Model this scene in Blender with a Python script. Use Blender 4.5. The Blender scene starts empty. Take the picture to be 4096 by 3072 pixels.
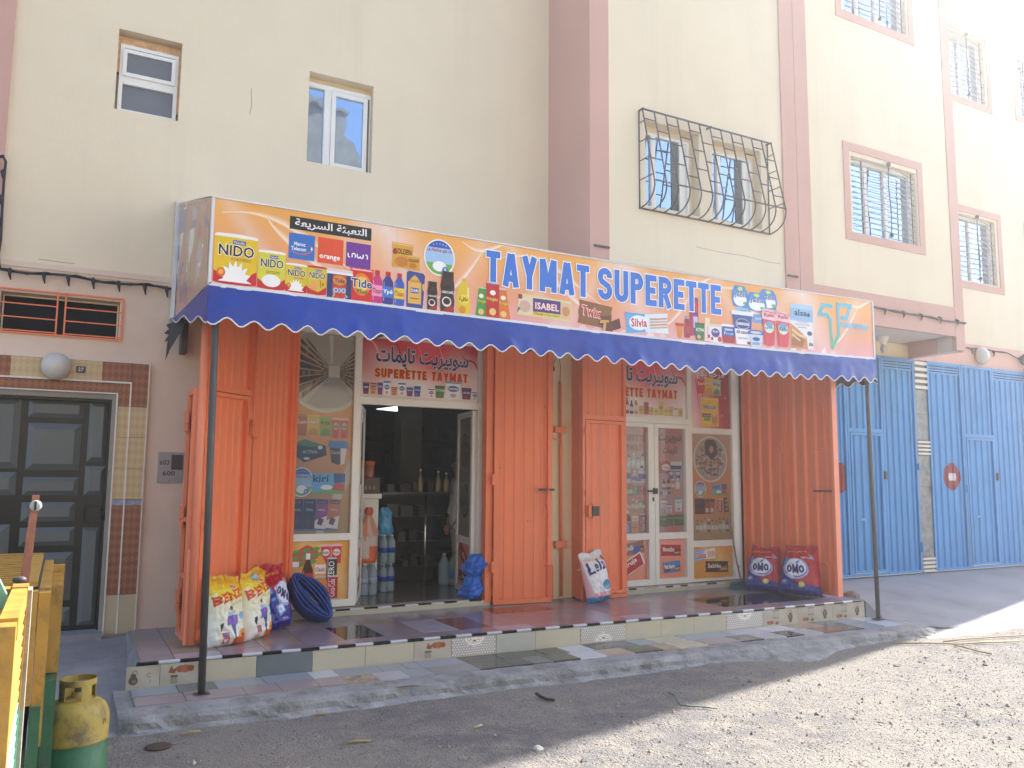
import bpy, math, random
import numpy as np
from mathutils import Vector, Matrix, noise
random.seed(7)
SC = bpy.context.scene
COL = SC.collection
PI = math.pi
rad = math.radians

# ------------------------------------------------------------------ camera, sky, sun, exposure
cd = bpy.data.cameras.new('camera')
cam = bpy.data.objects.new('camera', cd)
COL.objects.link(cam)
cam.matrix_world = Matrix(((0.878593, -0.060617, -0.473709, 0),
                           (-0.477496, -0.093904, -0.873601, 0),
                           (0.008472, 0.993734, -0.111448, 0),
                           (0, 0, 0, 1)))
cd.sensor_width = 36.0
cd.lens = 28.92
cd.clip_start = 0.05
cd.clip_end = 2000
SC.camera = cam

SUN_EL = 39.0
sdir = Vector((0.974 * math.cos(rad(SUN_EL)), 0.226 * math.cos(rad(SUN_EL)), math.sin(rad(SUN_EL))))
world = bpy.data.worlds.new('World')
SC.world = world
world.use_nodes = True
wn = world.node_tree
bg = wn.nodes['Background']
sky = wn.nodes.new('ShaderNodeTexSky')
sky.sky_type = 'NISHITA'
sky.sun_disc = False
sky.sun_elevation = rad(SUN_EL)
sky.sun_rotation = math.atan2(sdir.x, sdir.y)
sky.dust_density = 1.6
sky.air_density = 1.0
wn.links.new(sky.outputs[0], bg.inputs[0])
bg.inputs[1].default_value = 0.115
sl = bpy.data.lights.new('sun', 'SUN')
sl.energy = 5.0
sl.angle = rad(0.53)
sl.color = (1.0, 0.93, 0.84)
so = bpy.data.objects.new('sun', sl)
COL.objects.link(so)
so.rotation_euler = sdir.to_track_quat('Z', 'Y').to_euler()
SC.view_settings.view_transform = 'Standard'
SC.view_settings.look = 'None'
SC.view_settings.gamma = 1.0
SC.view_settings.use_curve_mapping = False
SC.view_settings.exposure = 1.84
SC.render.engine = 'CYCLES'
SC.cycles.max_bounces = 8
SC.cycles.diffuse_bounces = 5
SC.cycles.glossy_bounces = 4
SC.cycles.transmission_bounces = 6
SC.cycles.use_denoising = True

# ------------------------------------------------------------------ helpers
def lin(h):
    if not isinstance(h, str):
        return tuple(h)
    h = h.lstrip('#')
    o = []
    for i in (0, 2, 4):
        c = int(h[i:i + 2], 16) / 255
        o.append(c / 12.92 if c <= 0.04045 else ((c + 0.055) / 1.055) ** 2.4)
    return tuple(o)

MATS = {}
def mat(key, rgb, rough=0.6, var=0.12, vs=2.0, bump=0.0, bs=60.0, metal=0.0, spec=0.5, dirt=0.0, dcol=(0.10, 0.085, 0.07), ds=1.2, coat=0.0, streak=0.0, dth=(.52, .72), chips=0.0):
    if key in MATS:
        return MATS[key]
    m = bpy.data.materials.new(key)
    m.use_nodes = True
    nt = m.node_tree
    N, Lk = nt.nodes, nt.links
    b = N['Principled BSDF']
    b.inputs['Roughness'].default_value = rough
    b.inputs['Metallic'].default_value = metal
    b.inputs['Specular IOR Level'].default_value = spec
    b.inputs['Coat Weight'].default_value = coat
    rgb = lin(rgb)
    geo = N.new('ShaderNodeNewGeometry')
    n1 = N.new('ShaderNodeTexNoise'); n1.inputs['Scale'].default_value = vs; n1.inputs['Detail'].default_value = 6
    n1.inputs['Roughness'].default_value = 0.6
    Lk.new(geo.outputs['Position'], n1.inputs['Vector'])
    mp = N.new('ShaderNodeMapRange'); mp.inputs['From Min'].default_value = 0.3; mp.inputs['From Max'].default_value = 0.7
    mp.inputs['To Min'].default_value = 1 - var; mp.inputs['To Max'].default_value = 1 + var
    Lk.new(n1.outputs['Fac'], mp.inputs['Value'])
    mul = N.new('ShaderNodeMix'); mul.data_type = 'RGBA'; mul.blend_type = 'MULTIPLY'; mul.inputs['Factor'].default_value = 1
    mul.inputs[6].default_value = (*rgb, 1)
    Lk.new(mp.outputs[0], mul.inputs[7])
    out = mul.outputs[2]
    if dirt > 0 or streak > 0:
        n2 = N.new('ShaderNodeTexNoise'); n2.inputs['Scale'].default_value = ds; n2.inputs['Detail'].default_value = 9
        n2.inputs['Roughness'].default_value = 0.7
        if streak > 0:
            mpn = N.new('ShaderNodeMapping'); mpn.inputs['Scale'].default_value = (6, 6, 0.35)
            Lk.new(geo.outputs['Position'], mpn.inputs['Vector']); Lk.new(mpn.outputs[0], n2.inputs['Vector'])
        else:
            Lk.new(geo.outputs['Position'], n2.inputs['Vector'])
        r = N.new('ShaderNodeMapRange'); r.inputs['From Min'].default_value = dth[0]; r.inputs['From Max'].default_value = dth[1]
        r.inputs['To Max'].default_value = max(dirt, streak)
        Lk.new(n2.outputs['Fac'], r.inputs['Value'])
        mx = N.new('ShaderNodeMix'); mx.data_type = 'RGBA'
        mx.inputs[7].default_value = (*dcol, 1)
        Lk.new(r.outputs[0], mx.inputs['Factor']); Lk.new(out, mx.inputs[6])
        out = mx.outputs[2]
    if chips > 0:
        n4 = N.new('ShaderNodeTexNoise'); n4.inputs['Scale'].default_value = 13; n4.inputs['Detail'].default_value = 7; n4.inputs['Roughness'].default_value = .65
        Lk.new(geo.outputs['Position'], n4.inputs['Vector'])
        r4 = N.new('ShaderNodeMapRange'); r4.inputs['From Min'].default_value = .665; r4.inputs['From Max'].default_value = .70; r4.inputs['To Max'].default_value = chips
        Lk.new(n4.outputs['Fac'], r4.inputs['Value'])
        m4 = N.new('ShaderNodeMix'); m4.data_type = 'RGBA'; m4.inputs[7].default_value = (.10, .055, .035, 1)
        Lk.new(r4.outputs[0], m4.inputs['Factor']); Lk.new(out, m4.inputs[6]); out = m4.outputs[2]
    Lk.new(out, b.inputs['Base Color'])
    if bump > 0:
        n3 = N.new('ShaderNodeTexNoise'); n3.inputs['Scale'].default_value = bs; n3.inputs['Detail'].default_value = 4
        Lk.new(geo.outputs['Position'], n3.inputs['Vector'])
        bp = N.new('ShaderNodeBump'); bp.inputs['Strength'].default_value = bump; bp.inputs['Distance'].default_value = 0.01
        Lk.new(n3.outputs['Fac'], bp.inputs['Height']); Lk.new(bp.outputs[0], b.inputs['Normal'])
    MATS[key] = m
    return m

def print_mat(key, rough=0.35, dirt=0.06, coat=0.0, trans=0.0):
    if key in MATS:
        return MATS[key]
    m = bpy.data.materials.new(key); m.use_nodes = True
    N, Lk = m.node_tree.nodes, m.node_tree.links
    b = N['Principled BSDF']
    a = N.new('ShaderNodeAttribute'); a.attribute_name = 'Col'
    geo = N.new('ShaderNodeNewGeometry')
    n = N.new('ShaderNodeTexNoise'); n.inputs['Scale'].default_value = 5; n.inputs['Detail'].default_value = 5
    Lk.new(geo.outputs['Position'], n.inputs['Vector'])
    mp = N.new('ShaderNodeMapRange'); mp.inputs['To Min'].default_value = 1 - dirt * 2; mp.inputs['To Max'].default_value = 1 + dirt
    Lk.new(n.outputs['Fac'], mp.inputs['Value'])
    mul = N.new('ShaderNodeMix'); mul.data_type = 'RGBA'; mul.blend_type = 'MULTIPLY'; mul.inputs['Factor'].default_value = 1
    Lk.new(a.outputs['Color'], mul.inputs[6]); Lk.new(mp.outputs[0], mul.inputs[7])
    Lk.new(mul.outputs[2], b.inputs['Base Color'])
    b.inputs['Roughness'].default_value = rough
    b.inputs['Coat Weight'].default_value = coat
    b.inputs['Coat Roughness'].default_value = 0.05
    MATS[key] = m
    return m

ORG = {}
def props(o, label=None, cat=None, group=None, kind=None):
    if label: o['label'] = label
    if cat: o['category'] = cat
    if group: o['group'] = group
    if kind: o['kind'] = kind
    return o

def thing(name, label, cat, loc=(0, 0, 0), rz=0.0, group=None, local=False, rx=0.0, ry=0.0):
    o = bpy.data.objects.new(name, None)
    o.empty_display_size = 0.1
    COL.objects.link(o)
    o.location = loc
    o.rotation_euler = (rx, ry, rz)
    ORG[o] = Vector((0, 0, 0)) if local else Vector(loc)
    return props(o, label, cat, group)

class MB:
    def __init__(s):
        s.v = []; s.f = []; s.m = []; s.s = []
    def add(s, vs, fs, m=0, smooth=False):
        b = len(s.v)
        s.v.extend([tuple(p) for p in vs])
        for f in fs:
            s.f.append([b + i for i in f]); s.m.append(m); s.s.append(smooth)
        return s
    def box(s, x0, x1, y0, y1, z0, z1, m=0):
        return s.add([(x0, y0, z0), (x1, y0, z0), (x1, y1, z0), (x0, y1, z0), (x0, y0, z1), (x1, y0, z1), (x1, y1, z1), (x0, y1, z1)],
                     [(0, 3, 2, 1), (4, 5, 6, 7), (0, 1, 5, 4), (1, 2, 6, 5), (2, 3, 7, 6), (3, 0, 4, 7)], m)
    def quad(s, a, b, c, d, m=0):
        return s.add([a, b, c, d], [(0, 1, 2, 3)], m)
    def prism(s, pts, y0, y1, m=0, axis='y'):
        n = len(pts)
        if axis == 'y':
            vs = [(p[0], y0, p[1]) for p in pts] + [(p[0], y1, p[1]) for p in pts]
        elif axis == 'x':
            vs = [(y0, p[0], p[1]) for p in pts] + [(y1, p[0], p[1]) for p in pts]
        else:
            vs = [(p[0], p[1], y0) for p in pts] + [(p[0], p[1], y1) for p in pts]
        fs = [tuple(range(n)), tuple(range(2 * n - 1, n - 1, -1))] + [(i, i + n, (i + 1) % n + n, (i + 1) % n) for i in range(n)]
        return s.add(vs, fs, m)
    def tube(s, pts, r, n=8, m=0, smooth=True, caps=True):
        pts = [Vector(p) for p in pts]
        vs = []
        up = None
        for i, p in enumerate(pts):
            t = (pts[min(i + 1, len(pts) - 1)] - pts[max(i - 1, 0)])
            if t.length < 1e-9: t = Vector((0, 0, 1))
            t.normalize()
            if up is None:
                up = t.orthogonal().normalized()
            up = (up - t * up.dot(t))
            if up.length < 1e-6: up = t.orthogonal()
            up.normalize()
            w = t.cross(up)
            rr = r[i] if isinstance(r, (list, tuple)) else r
            for k in range(n):
                a = 2 * PI * k / n
                vs.append(p + (up * math.cos(a) + w * math.sin(a)) * rr)
        fs = []
        for i in range(len(pts) - 1):
            for k in range(n):
                fs.append((i * n + k, i * n + (k + 1) % n, (i + 1) * n + (k + 1) % n, (i + 1) * n + k))
        if caps:
            fs.append(tuple(reversed(range(n)))); fs.append(tuple(range((len(pts) - 1) * n, len(pts) * n)))
        return s.add(vs, fs, m, smooth)
    def lathe(s, prof, c=(0, 0, 0), n=20, m=0, ax='z'):
        vs = []
        for r, h in prof:
            for k in range(n):
                a = 2 * PI * k / n
                x, y = r * math.cos(a), r * math.sin(a)
                if ax == 'z': vs.append((c[0] + x, c[1] + y, c[2] + h))
                else: vs.append((c[0] + x, c[1] - h, c[2] + y))
        fs = []
        for i in range(len(prof) - 1):
            for k in range(n):
                q = (i * n + k, i * n + (k + 1) % n, (i + 1) * n + (k + 1) % n, (i + 1) * n + k)
                fs.append(q)
        fs.append(tuple(reversed(range(n)))); fs.append(tuple(range((len(prof) - 1) * n, len(prof) * n)))
        return s.add(vs, fs, m, True)
    def sphere(s, c, r, sc=(1, 1, 1), n=12, m=0):
        prof = [(max(1e-4, r * math.sin(PI * i / n)), -r * math.cos(PI * i / n)) for i in range(n + 1)]
        b = len(s.v)
        s.lathe(prof, (0, 0, 0), n + 4, m)
        for i in range(b, len(s.v)):
            x, y, z = s.v[i]
            s.v[i] = (c[0] + x * sc[0], c[1] + y * sc[1], c[2] + z * sc[2])
        return s
    def xf(s, fn):
        s.v = [tuple(fn(Vector(p))) for p in s.v]
        return s
    def build(s, name, mats, parent=None, **kw):
        me = bpy.data.meshes.new(name)
        me.from_pydata([tuple(p) for p in s.v], [], s.f)
        if not isinstance(mats, (list, tuple)): mats = [mats]
        for m in mats: me.materials.append(m)
        me.polygons.foreach_set('material_index', s.m)
        me.polygons.foreach_set('use_smooth', s.s)
        me.update()
        o = bpy.data.objects.new(name, me)
        COL.objects.link(o)
        if parent is not None:
            o.parent = parent
            o.location = -ORG[parent]
        ORG[o] = Vector((0, 0, 0))
        return props(o, **kw)

UB = {}
def pbox(name, parent, x0, x1, y0, y1, z0, z1, m, rot=None, **kw):
    """one box-shaped piece; alike pieces share a unit mesh with softened edges"""
    sx, sy, sz = abs(x1 - x0), abs(y1 - y0), abs(z1 - z0)
    key = (m.name,)
    if key not in UB:
        b = MB().box(-.5, .5, -.5, .5, -.5, .5)
        me = bpy.data.meshes.new(name)
        me.from_pydata(b.v, [], b.f); me.materials.append(m)
        UB[key] = me
    o = bpy.data.objects.new(name, UB[key])
    COL.objects.link(o)
    c = Vector(((x0 + x1) / 2, (y0 + y1) / 2, (z0 + z1) / 2))
    o.scale = (sx, sy, sz)
    if rot: o.rotation_euler = rot
    if parent is not None:
        o.parent = parent
        o.location = c - ORG[parent]
    else:
        o.location = c
    ORG[o] = c
    return props(o, **kw)

def copy_tree(o, parent=None):
    c = o.copy(); COL.objects.link(c); c.parent = parent
    for ch in list(o.children): copy_tree(ch, c)
    return c

# ------------------------------------------------------------------ lettering (built-in font, shaped by hand for Arabic)
AF = {'ا': (0xFE8D, 0xFE8E), 'ب': (0xFE8F, 0xFE90, 0xFE91, 0xFE92), 'ة': (0xFE93, 0xFE94), 'ت': (0xFE95, 0xFE96, 0xFE97, 0xFE98),
      'ح': (0xFEA1, 0xFEA2, 0xFEA3, 0xFEA4), 'د': (0xFEA9, 0xFEAA), 'ر': (0xFEAD, 0xFEAE), 'س': (0xFEB1, 0xFEB2, 0xFEB3, 0xFEB4),
      'ع': (0xFEC9, 0xFECA, 0xFECB, 0xFECC), 'ف': (0xFED1, 0xFED2, 0xFED3, 0xFED4), 'ك': (0xFED9, 0xFEDA, 0xFEDB, 0xFEDC),
      'ل': (0xFEDD, 0xFEDE, 0xFEDF, 0xFEE0), 'م': (0xFEE1, 0xFEE2, 0xFEE3, 0xFEE4), 'ن': (0xFEE5, 0xFEE6, 0xFEE7, 0xFEE8),
      'و': (0xFEED, 0xFEEE), 'ى': (0xFEEF, 0xFEF0), 'ي': (0xFEF1, 0xFEF2, 0xFEF3, 0xFEF4), 'ئ': (0xFE89, 0xFE8A, 0xFE8B, 0xFE8C)}
def shape_ar(s):
    out = []
    for i, ch in enumerate(s):
        if ch not in AF: out.append(ch); continue
        f = AF[ch]
        p = s[i - 1] if i else ' '
        n = s[i + 1] if i + 1 < len(s) else ' '
        jp = p in AF and len(AF[p]) == 4
        jn = n in AF and len(f) == 4
        k = (3 if jp else 2) if jn else (1 if jp else 0)
        out.append(chr(f[k]))
    return ''.join(reversed(out))

TC = {}
def text_geo(s, bold=0.0, ar=False, res=2):
    bold = min(bold, .05) if ar else min(bold, .028 if bold < .06 else .075)
    key = (s, bold, ar)
    if key in TC: return TC[key]
    c = bpy.data.curves.new('t', 'FONT')
    c.body = shape_ar(s) if ar else s
    c.resolution_u = res
    c.offset = bold
    c.space_character = 1.0 if ar else 1.0 + bold * 2
    o = bpy.data.objects.new('t', c); COL.objects.link(o)
    bpy.context.view_layer.update()
    me = bpy.data.meshes.new_from_object(o)
    v = np.array([p.co[:2] for p in me.vertices]) if len(me.vertices) else np.zeros((1, 2))
    f = [tuple(p.vertices) for p in me.polygons]
    bpy.data.objects.remove(o); bpy.data.curves.remove(c); bpy.data.meshes.remove(me)
    TC[key] = (v, f)
    return TC[key]

CW = {'M': 1.28, 'I': .48, 'E': .84, 'T': .90, 'L': .84, 'A': 1.08, 'Y': 1.04, ' ': .55}
def cap_strokes(ch, w, h, s):
    """centre lines of condensed block capitals"""
    a, b, r = s / 2, w - s / 2, (w - s) / 2
    def arc(cy, a0, a1, rr=None, cx=None, n=10, ry=None):
        rr = rr or r; ry = ry or rr; cx = w / 2 if cx is None else cx
        return [(cx + rr * math.cos(rad(a0 + (a1 - a0) * i / n)), cy + ry * math.sin(rad(a0 + (a1 - a0) * i / n))) for i in range(n + 1)]
    if ch == 'T': return [[(0, h - a), (w, h - a)], [(w / 2, 0), (w / 2, h - a)]]
    if ch == 'A': return [[(a, 0), (w / 2 - s * .12, h)], [(b, 0), (w / 2 + s * .12, h)], [(w * .24, h * .25), (w * .76, h * .25)]]
    if ch == 'Y': return [[(a, h), (w / 2, h * .40)], [(b, h), (w / 2, h * .40)], [(w / 2, 0), (w / 2, h * .46)]]
    if ch == 'M': return [[(a, 0), (a, h)], [(b, 0), (b, h)], [(a * 1.1, h), (w / 2, h * .16)], [(w - a * 1.1, h), (w / 2, h * .16)]]
    if ch == 'N': return [[(a, 0), (a, h)], [(b, 0), (b, h)], [(a, h), (b, 0)]]
    if ch == 'Z': return [[(0, h - a), (w, h - a)], [(0, a), (w, a)], [(b, h - a), (a, a)]]
    if ch == 'S': return [[(b, h * .70)] + arc(h - a - r, 0, 180) + [(a, h * .66), (a + r * .25, h * .57), (b - r * .25, h * .43), (b, h * .34)] + arc(a + r, 0, -180) + [(a, h * .30)]]
    if ch == 'U': return [[(a, h)] + arc(a + r, 180, 360) + [(b, h)]]
    if ch == 'O': return [arc(h - a - r, 0, 180) + arc(a + r, 180, 360) + [(b, h - a - r)]]
    if ch in 'PRB':
        q = r * .95; o = [[(a, 0), (a, h)], [(a, h - a), (b - q, h - a)] + arc(h * .72, 90, -90, q, b - q, 10, h * .28 - a) + [(a, h * .44 + a)]]
        if ch == 'R': o.append([(w * .50, h * .44), (b, 0)])
        if ch == 'B': o.append([(a, a), (b - q, a)] + arc(h * .24, -90, 90, q, b - q, 10, h * .24 - a) + [(a, h * .48)])
        return o
    if ch == 'E': return [[(a, 0), (a, h)], [(a, h - a), (w, h - a)], [(a, h * .5), (w * .9, h * .5)], [(a, a), (w, a)]]
    if ch == 'L': return [[(a, 0), (a, h)], [(a, a), (w, a)]]
    if ch == 'I': return [[(w / 2, 0), (w / 2, h)]]
    return []
def cap_layout(txt, w, gap=.10):
    ws = [CW.get(c, 1.0) for c in txt]; tot = sum(ws) + gap * (len(txt) - 1); k = w / tot; x = 0; o = []
    for c, q in zip(txt, ws): o.append((c, x, q * k)); x += (q + gap) * k
    return o

class Print:
    """flat print: coloured shapes a fraction of a millimetre apart, mapped onto a panel"""
    def __init__(s, fn, step=0.0005):
        s.fn = fn; s.v = []; s.f = []; s.c = []; s.st = step
        s.T = (0, 0, 1, 1, 0); s.dim = None; s.B = 0; s.k = 0
    def at(s, ox=0, oy=0, sx=1, sy=1, rot=0, B=0):
        s.T = (ox, oy, sx, sy, rad(rot)); s.B = B
        return s
    def _p(s, p):
        ox, oy, sx, sy, r = s.T
        x, y = p[0] * sx, p[1] * sy
        if r:
            cx, cy = sx / 2, sy / 2
            x, y = cx + (x - cx) * math.cos(r) - (y - cy) * math.sin(r), cy + (x - cx) * math.sin(r) + (y - cy) * math.cos(r)
        return (ox + x, oy + y)
    def _a(s, pts, faces, c, l):
        b = len(s.v); s.k += 1; l = l + (s.k % 64) * .008
        for p in pts:
            q = s._p(p)
            s.v.append(s.fn(q[0], q[1], (l + s.B) * s.st))
        single = not isinstance(c, list)
        if single:
            c = lin(c)
            if s.dim: c = s.dim(c)
        for f in faces:
            s.f.append([b + i for i in f])
            if single: s.c.extend([c] * len(f))
            else: s.c.extend([c[i] for i in f])
    def poly(s, pts, c, l=1):
        s._a(pts, [tuple(range(len(pts)))], c, l)
    def rect(s, a, b, c_, d, c, l=1):
        s.poly([(a, b), (c_, b), (c_, d), (a, d)], c, l)
    def ell(s, cx, cy, rx, ry, c, l=1, n=22, a0=0, a1=360):
        full = (a1 - a0) >= 360
        k = n if full else n + 1
        s.poly([(cx + rx * math.cos(rad(a0 + (a1 - a0) * i / n)), cy + ry * math.sin(rad(a0 + (a1 - a0) * i / n))) for i in range(k)], c, l)
    def line(s, pts, w, c, l=1):
        n = len(pts); L = []; Rr = []
        for i, p in enumerate(pts):
            a = pts[max(i - 1, 0)]; b = pts[min(i + 1, n - 1)]
            dx, dy = b[0] - a[0], b[1] - a[1]; d = math.hypot(dx, dy) or 1
            ww = (w[i] if isinstance(w, (list, tuple)) else w) / 2
            L.append((p[0] - dy / d * ww, p[1] + dx / d * ww)); Rr.append((p[0] + dy / d * ww, p[1] - dx / d * ww))
        s._a(L + Rr, [(i, i + 1, n + i + 1, n + i) for i in range(n - 1)], c, l)
    def ring(s, cx, cy, rx, ry, w, c, l=1, n=36, a0=0, a1=360):
        s.line([(cx + rx * math.cos(rad(a0 + (a1 - a0) * i / n)), cy + ry * math.sin(rad(a0 + (a1 - a0) * i / n))) for i in range(n + 1)], w, c, l)
    def text(s, t, u, v, w, h, c, l=3, bold=0.0, ar=False, out=None, ow=0.05, skew=0, res=2, rot=0):
        g, f = text_geo(t, bold, ar, res)
        lo, hi = g.min(0), g.max(0)
        def put(g2, f2, col, ll):
            q = (g2 - lo) / np.maximum(hi - lo, 1e-6)
            pts = []
            for a, b in q:
                x = a * w + skew * b * h; y = b * h
                if rot:
                    r = rad(rot); x, y = x * math.cos(r) - y * math.sin(r), x * math.sin(r) + y * math.cos(r)
                pts.append((u + x, v + y))
            s._a(pts, f2, col, ll)
        if out:
            go, fo = text_geo(t, bold + ow, ar, res)
            if not ar:
                # keep letters over their outlines: same advance widths
                c2 = (go.min(0) + go.max(0)) / 2 - (lo + hi) / 2
                sx = (hi[0] - lo[0]) / max(1e-6, (go.max(0)[0] - go.min(0)[0] - 2 * ow))
                mid = (lo + hi) / 2
                go = (go - c2 - mid) * np.array([sx, 1]) + mid
            put(go, fo, out, l - 0.6)
        put(g, f, c, l)
    def caps(s, txt, u, v, w, h, c, l=3, st=.2, out=None, ow=.01, gap=.10):
        """block capitals; st is the stroke as a share of the height"""
        sw = st * h
        for ch, x, cw in cap_layout(txt, w, gap):
            for pts in cap_strokes(ch, cw, h, sw):
                pp = [(u + x + a, v + b) for a, b in pts]
                if out:
                    q = list(pp)
                    for e, (i, j) in ((0, (0, 1)), (-1, (-1, -2))):
                        dx, dy = pp[i][0] - pp[j][0], pp[i][1] - pp[j][1]; d = math.hypot(dx, dy) or 1
                        q[e] = (pp[i][0] + dx / d * ow, pp[i][1] + dy / d * ow)
                    s.line(q, sw + 2 * ow, out, l - .6)
                s.line(pp, sw, c, l)
    def grid(s, u0, v0, u1, v1, nx, ny, cf, l=0):
        pts = []; cs = []
        for j in range(ny + 1):
            for i in range(nx + 1):
                u = u0 + (u1 - u0) * i / nx; v = v0 + (v1 - v0) * j / ny
                pts.append((u, v)); c = cf(i / nx, j / ny)
                if s.dim: c = s.dim(c)
                cs.append(c)
        fs = [(j * (nx + 1) + i, j * (nx + 1) + i + 1, (j + 1) * (nx + 1) + i + 1, (j + 1) * (nx + 1) + i) for j in range(ny) for i in range(nx)]
        s._a(pts, fs, cs, l)
    def build(s, name, m, parent, **kw):
        me = bpy.data.meshes.new(name)
        me.from_pydata(s.v, [], s.f)
        me.materials.append(m)
        at = me.color_attributes.new('Col', 'FLOAT_COLOR', 'CORNER')
        a = np.ones((len(s.c), 4), dtype=np.float32); a[:, :3] = np.array(s.c, dtype=np.float32)
        at.data.foreach_set('color', a.ravel())
        me.update()
        o = bpy.data.objects.new(name, me); COL.objects.link(o)
        o.parent = parent; o.location = -ORG[parent]; ORG[o] = Vector((0, 0, 0))
        return props(o, **kw)

def mixc(a, b, t):
    t = max(0, min(1, t)); return tuple(x + (y - x) * t for x, y in zip(a, b))

# product pictures, drawn in a unit square
def d_tin(p, body, low, name, tcol='1a1a1a', lid='f2f0ea', sub=None, splash=True):
    p.rect(0, .04, 1, .93, body, 1); p.ell(.5, .04, .5, .04, low, 1); p.ell(.5, .93, .5, .05, body, 1)
    p.rect(.0, .93, 1, .97, lid, 2); p.ell(.5, .97, .5, .035, lid, 2)
    p.rect(.42, .80, .72, .88, '3b4fa0', 3); p.text('Nestlé', .45, .815, .24, .05, 'ffffff', 4)
    p.text(name, .10, .56, .82, .22, tcol, 4, bold=.02, out='ffffff', ow=.04)
    p.poly([(0, .04), (0, .26), (.2, .16), (.6, .10), (1, .30), (1, .04)], low, 2)
    if sub: p.text(sub, .4, .47, .46, .06, 'b5651d', 4)
    if splash:
        pts = []
        for i in range(17):
            a = PI * i / 16; r = (.30 if i % 2 else .44)
            pts.append((.5 + r * math.cos(a) * .9, .05 + r * math.sin(a)))
        p.poly(pts, 'f4f4f2', 3)
        p.ell(.17, .22, .10, .09, 'd9652a', 4); p.ell(.17, .23, .06, .05, 'f2b04a', 5)

def d_bottle(p, body, cap, label=None, name=None, lcol='ffffff', tcol='c02030', neck=.30, sh=.62, cola=False):
    w = neck / 2
    p.poly([(.04, .03), (.5, 0), (.96, .03), (.98, sh * .5), (.93, sh), (.5 + w, .86), (.5 - w, .86), (.07, sh), (.02, sh * .5)], body, 1)
    p.rect(.5 - w * 1.15, .86, .5 + w * 1.15, 1.0, cap, 2)
    if label: p.rect(.04, .22, .96, .55, label, 2)
    if name: p.text(name, .10, .30, .80, .16, tcol, 4, bold=.02)
    p.rect(.14, .1, .2, sh, mixc(lin(body), (1, 1, 1), .35), 1.5)

def d_can(p, body, name, tcol='ffffff', vert=True):
    p.rect(.04, .05, .96, .93, body, 1); p.poly([(.04, .93), (.96, .93), (.86, 1), (.14, 1)], 'c9c9cc', 1); p.poly([(.12, 0), (.88, 0), (.96, .05), (.04, .05)], 'a9a9ac', 1)
    if vert: p.text(name, .72, .12, .72, .5, tcol, 3, rot=90)
    else: p.text(name, .1, .45, .8, .16, tcol, 3, bold=.02)
    p.rect(.10, .08, .2, .9, mixc(lin(body), (1, 1, 1), .25), 1.5)

def d_cup(p, body, lid, label, name, tcol='ffffff', taper=.12):
    p.poly([(taper, 0), (1 - taper, 0), (.97, .86), (.03, .86)], body, 1)
    p.poly([(0, .86), (1, .86), (1, .93), (.9, .98), (.1, .98), (0, .93)], lid, 2)
    if label:
        p.ell(.5, .56, .36, .17, label, 2)
        p.text(name, .20, .49, .60, .14, tcol, 4, bold=.02)
    p.ell(.5, .18, .2, .12, mixc(lin(body), (.5, .02, .02), .6), 2)

def d_pouch(p, body, name, tcol='ffffff', low=None, out=None):
    z = [(0, 0)] + [(i / 8, .02 * (i % 2)) for i in range(1, 8)] + [(1, 0), (.97, .5), (1, 1)] + [(1 - i / 8, 1 - .02 * (i % 2)) for i in range(1, 8)] + [(0, 1), (.03, .5)]
    p.poly(z, body, 1)
    if low: p.poly([(.1, .05), (.9, .05), (.85, .30), (.5, .42), (.15, .26)], low, 2)
    p.rect(.02, .92, .98, .95, mixc(lin(body), (1, 1, 1), .3), 2)
    p.text(name, .10, .55, .80, .22, tcol, 4, bold=.02, out=out, ow=.05)

def d_bar(p, body, name, tcol='ffffff', end='e8e2d8', out=None, low='6b3a22'):
    z = [(0, 0), (.03, .25), (0, .5), (.03, .75), (0, 1), (1, 1), (.97, .75), (1, .5), (.97, .25), (1, 0)]
    p.poly(z, body, 1)
    p.poly([(.58, .1), (.96, .15), (.96, .62), (.66, .5)], low, 2)
    p.poly([(.64, .2), (.92, .24), (.92, .40), (.68, .34)], 'd8a860', 3)
    p.text(name, .10, .38, .56, .42, tcol, 4, bold=.03, out=out, ow=.06)

def d_disc(p, full=True):
    p.ell(.5, .5, .5, .5, 'f4f4f6', 1, n=32); p.ell(.5, .5, .46, .46, '9cc4e6', 2, n=32)
    p.ell(.5, .5, .46, .46, '2d55b4', 3, a0=35, a1=145)
    p.ell(.5, .5, .46, .46, '6fae4a', 3, a0=200, a1=340)
    p.ell(.5, .26, .22, .14, 'f2f2f2', 4)
    p.text('La Vache qui rit', .10, .62, .8, .13, 'b01c2e', 5, bold=.015)
    for i in range(5): p.ell(.3 + .1 * i, .84 + .03 * math.sin(PI * i / 4), .015, .015, 'ffffff', 5, n=6)
    p.ell(.68, .18, .09, .09, '3f6fc0', 6, n=14); p.text('8', .65, .13, .06, .10, 'ffffff', 7)

def d_kiri(p):
    p.rect(0, 0, 1, 1, '6db2e4', 1); p.poly([(0, 0), (1, 0), (1, .2), (.7, .35), (.3, .18), (0, .1)], '7db454', 2)
    p.rect(.66, .55, 1, 1, '39508f', 2); p.poly([(.62, .2), (1, .1), (1, .5), (.7, .55)], 'c44a3e', 2)
    p.text('kiri', .04, .58, .46, .36, '23386f', 4, bold=.03); p.ell(.45, .32, .18, .12, 'ffffff', 3)

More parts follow.
